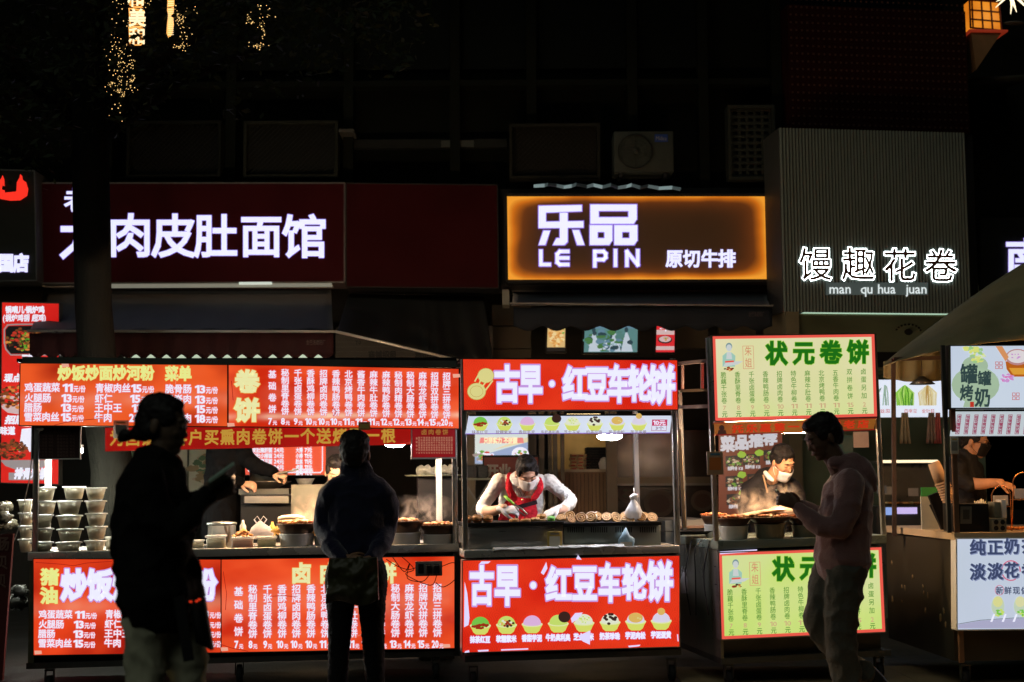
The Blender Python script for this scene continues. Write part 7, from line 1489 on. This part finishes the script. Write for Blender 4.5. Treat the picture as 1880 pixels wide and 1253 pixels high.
# ---------------------------------------------------------------- seller in black, right cart
Y = 10.95; c = at(1430, 880, Y); org = V((c.x, Y, 0)); t = person('seller in black jacket, white mask under his nose, behind the steaming pots', org)
J = lambda px, py, dy=0: at(px, py, Y+dy)-org
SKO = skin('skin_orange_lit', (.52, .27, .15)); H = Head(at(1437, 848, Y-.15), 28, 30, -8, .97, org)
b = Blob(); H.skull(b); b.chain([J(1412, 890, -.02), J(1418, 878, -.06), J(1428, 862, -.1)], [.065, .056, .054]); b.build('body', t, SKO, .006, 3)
H.face(t, INKD, None); H.hair(t, HAIRM, 'short', .01); H.mask(t, mat('mask_white', (.75, .72, .7), .7, 0, .04, 20), .0, -.044)
b = Blob(); b.chain([J(1412, 888), J(1415, 920), J(1418, 960), J(1418, 1000)], [.13, .175, .175, .16], flat=(1.05, .7), axis=(0, 1, 0)); b.chain([J(1383, 893), J(1415, 885), J(1450, 893)], [.07, .085, .07])
b.chain([J(1378, 898), J(1371, 925, -.02), J(1373, 950, -.15)], [.075, .066, .055]); b.chain([J(1453, 895, -.02), J(1464, 920, -.05), J(1448, 945, -.25)], [.075, .066, .055])
b.build('jacket', t, mat('black_jacket', (.012, .011, .012), .7, 0, .3, 10, .4, 60), .008, 3, .014)
b = Blob(); b.chain([J(1405, 868, -.12), J(1411, 876, -.15), J(1418, 882, -.17)], [.016, .02, .014]); b.build('shirt_collar', t, WS, .005, 1)
mb = MB(); mb.bar(J(1401, 872, -.13), J(1409, 905, -.15), .012, .004, mat('tan_strap', (.25, .16, .09), .6), (0, 1, 0)); mb.build('apron_strap', t)
hand(t, J(1388, 950, -.25), (.5, -.6, -.3), (0, -.4, .9), SKO, .6, 1); hand(t, J(1440, 948, -.3), (-.6, -.6, -.2), (0, -.4, .9), SKO, .6, -1)
# ---------------------------------------------------------------- seller at the milk tea cart
Y = 10.75; c = at(1790, 880, Y); org = V((c.x, Y, 0)); t = person('seller with glasses, black mask and black shirt at the milk tea cart', org)
J = lambda px, py, dy=0: at(px, py, Y+dy)-org
H = Head(at(1789, 812, Y), 62, 14, 0, 1.0, org); b = Blob(); H.skull(b); b.chain([J(1777, 850), J(1779, 835), J(1783, 820)], [.06, .055, .054])
b.chain([J(1783, 888, -.2), J(1800, 889, -.24), J(1822, 887, -.28), J(1838, 886, -.32)], [.046, .042, .034, .026]); b.build('body', t, SKO, .006, 3)
H.face(t, INKD); H.hair(t, HAIRM, 'short', .006); H.mask(t, mat('mask_black', (.008, .008, .009), .6), .004)
mb = MB(smooth=True); gm = mat('glasses_frame', (.02, .02, .02), .3)
for q in (-1, 1): mb.tube([H.p(q*.032+.022*math.cos(R(a)), -.102, .006+.018*math.sin(R(a))) for a in range(0, 361, 30)], .0018, gm, 5); mb.tube([H.p(q*.054, -.1, .008), H.p(q*.078, .0, .006)], .002, gm, 5)
mb.build('glasses', t)
b = Blob(); b.chain([J(1772, 846), J(1770, 880), J(1768, 930), J(1768, 990)], [.10, .17, .165, .16], flat=(1, .75), axis=(0, 1, 0)); b.chain([J(1752, 858, -.1), J(1762, 850), J(1790, 862, .1)], [.07, .08, .07]); b.chain([J(1760, 862, -.14), J(1762, 880, -.16), J(1780, 889, -.2)], [.078, .074, .06])
b.build('shirt', t, mat('black_shirt', (.014, .014, .015), .7, 0, .25, 10, .3, 60), .008, 3, .014); hand(t, J(1836, 886, -.32), (.8, -.3, -.35), (.2, -.5, .8), SKO, .7, -1)
# ---------------------------------------------------------------- cook at the wok
Y = 11.5; c = at(430, 880, Y); org = V((c.x, Y, 0)); t = person('cook in dark clothes stirring a wok behind the red banner', org)
J = lambda px, py, dy=0: at(px, py, Y+dy)-org
H = Head(at(418, 786, Y), 20, 20, 0, 1.0, org); b = Blob(); H.skull(b); b.chain([J(420, 815), J(419, 805), J(418, 795)], [.06, .055, .054]); b.build('body', t, SKW, .008, 2); H.hair(t, HAIRD, 'short', .005)
b = Blob(); b.chain([J(420, 812), J(418, 835), J(412, 870), J(405, 920), J(405, 980)], [.11, .17, .16, .155, .15], flat=(1, .7), axis=(0, 1, 0)); b.chain([J(440, 822), J(462, 852, -.1), J(500, 866, -.15)], [.08, .064, .046]); b.chain([J(395, 830), J(410, 870, -.1), J(440, 888, -.2)], [.078, .062, .046])
b.build('shirt', t, mat('cook_black', (.003, .003, .0035), .9, 0, .2, 10, spec=.05), .010, 3, .015)
hand(t, J(502, 868, -.15), (.9, 0, -.3), (0, -.6, .7), SKS, .9, -1); hand(t, J(444, 888, -.2), (.8, -.3, -.1), (0, -.6, .7), SKS, .7, -1)
mb = MB(); mb.bar(J(512, 870, -.2)+org, J(548, 862, -.2)+org, .012, .012, M_DSTEEL); tag(mb.build('spatula', None), 'thin dark spatula in the hand of the cook', 'spatula')
mb = MB(smooth=True); mb.ell(J(418, 882, -.3)+org, (.06, .04, .045), mat('crumpled_cloth', (.5, .42, .36), .7), jit=.5); tag(mb.build('cloth', None), 'crumpled pale cloth beside the wok', 'cloth')
# ---------------------------------------------------------------- seller mostly hidden by the man in navy
Y = 10.9; c = at(614, 880, Y); org = V((c.x, Y, 0)); t = person('seller almost hidden behind the man in navy, only dark fringe and forehead showing', org)
J = lambda px, py, dy=0: at(px, py, Y+dy)-org
H = Head(at(617, 868, Y), 10, 24, 0, 1.0, org); b = Blob(); H.skull(b); b.chain([J(617, 905), J(617, 890)], [.06, .055]); b.build('body', t, SKS, .008, 2); H.face(t, INKD); H.hair(t, HAIRD, 'tied', .005)
b = Blob(); b.chain([J(620, 903), J(625, 930), J(627, 975)], [.11, .16, .15], flat=(1, .7), axis=(0, 1, 0)); b.build('shirt', t, mat('seller_dark', (.03, .03, .035), .8), .010, 3, .012)
# ================================================================== STEAM
def steam(name, label, F, px0, px1, py0, py1, d, dens, col, seed):
    p0, p1 = F.P(px0, py1, d), F.P(px1, py0, d); m = bpy.data.materials.new(name+'_vapour'); m.use_nodes = True; n = m.node_tree.nodes; l = m.node_tree.links
    n.remove(n['Principled BSDF']); pv = n.new('ShaderNodeVolumePrincipled'); pv.inputs['Color'].default_value = (*col, 1); l.new(pv.outputs[0], n['Material Output'].inputs['Volume'])
    tc = n.new('ShaderNodeTexCoord'); mp = n.new('ShaderNodeMapping'); mp.inputs['Location'].default_value = (seed, seed*2, 0); l.new(tc.outputs['Object'], mp.inputs[0]); mp.inputs['Scale'].default_value = (1, 1, .8)
    no = n.new('ShaderNodeTexNoise'); no.inputs['Scale'].default_value = 13; no.inputs['Detail'].default_value = 4; no.inputs['Distortion'].default_value = .8; l.new(mp.outputs[0], no.inputs[0])
    r_ = n.new('ShaderNodeMapRange'); l.new(no.outputs[0], r_.inputs[0]); r_.inputs[1].default_value = .47; r_.inputs[2].default_value = .68; r_.inputs[3].default_value = 0; r_.inputs[4].default_value = dens
    sp = n.new('ShaderNodeSeparateXYZ'); l.new(tc.outputs['Generated'], sp.inputs[0])
    def mm(op, a, b_):
        x = n.new('ShaderNodeMath'); x.operation = op
        for i, y in enumerate((a, b_)):
            if isinstance(y, (int, float)): x.inputs[i].default_value = y
            else: l.new(y, x.inputs[i])
        return x.outputs[0]
    q4 = lambda s_: mm('MULTIPLY', mm('MULTIPLY', s_, mm('SUBTRACT', 1, s_)), 4)
    fx = mm('POWER', mm('MULTIPLY', q4(sp.outputs[0]), q4(sp.outputs[1])), 1.5); fz = mm('MULTIPLY', mm('POWER', mm('SUBTRACT', 1, sp.outputs[2]), 1.2), mm('MINIMUM', mm('MULTIPLY', sp.outputs[2], 5), 1))
    l.new(mm('MULTIPLY', mm('MULTIPLY', r_.outputs[0], fx), fz), pv.inputs['Density'])
    mb = MB(smooth=True); cx, cz = (p0.x+p1.x)/2, (p0.z+p1.z)/2; mb.ell((cx, d, cz), ((p1.x-p0.x)/2*1.15, .13, (p1.z-p0.z)/2*1.1), m, 16, 10); o = mb.build(name, None, F); return tag(o, label, 'steam', None, 'stuff')
steam('steam', 'steam rising over the left side of the right cart pots', S3, 1350, 1418, 895, 952, .2, 26, (1, .8, .6), 1.3)
steam('steam', 'steam rising between the seller in black and the phone user', S3, 1408, 1470, 885, 950, .25, 26, (1, .8, .6), 4.1)
steam('steam', 'steam over the last two hot pots of the left cart', S1, 712, 832, 905, 960, .2, 7, (1, .85, .7), 7.7)
steam('steam', 'orange lit steam behind the left arm of the man in navy', S1, 535, 600, 905, 972, .5, 26, (1, .8, .6), 9.2)
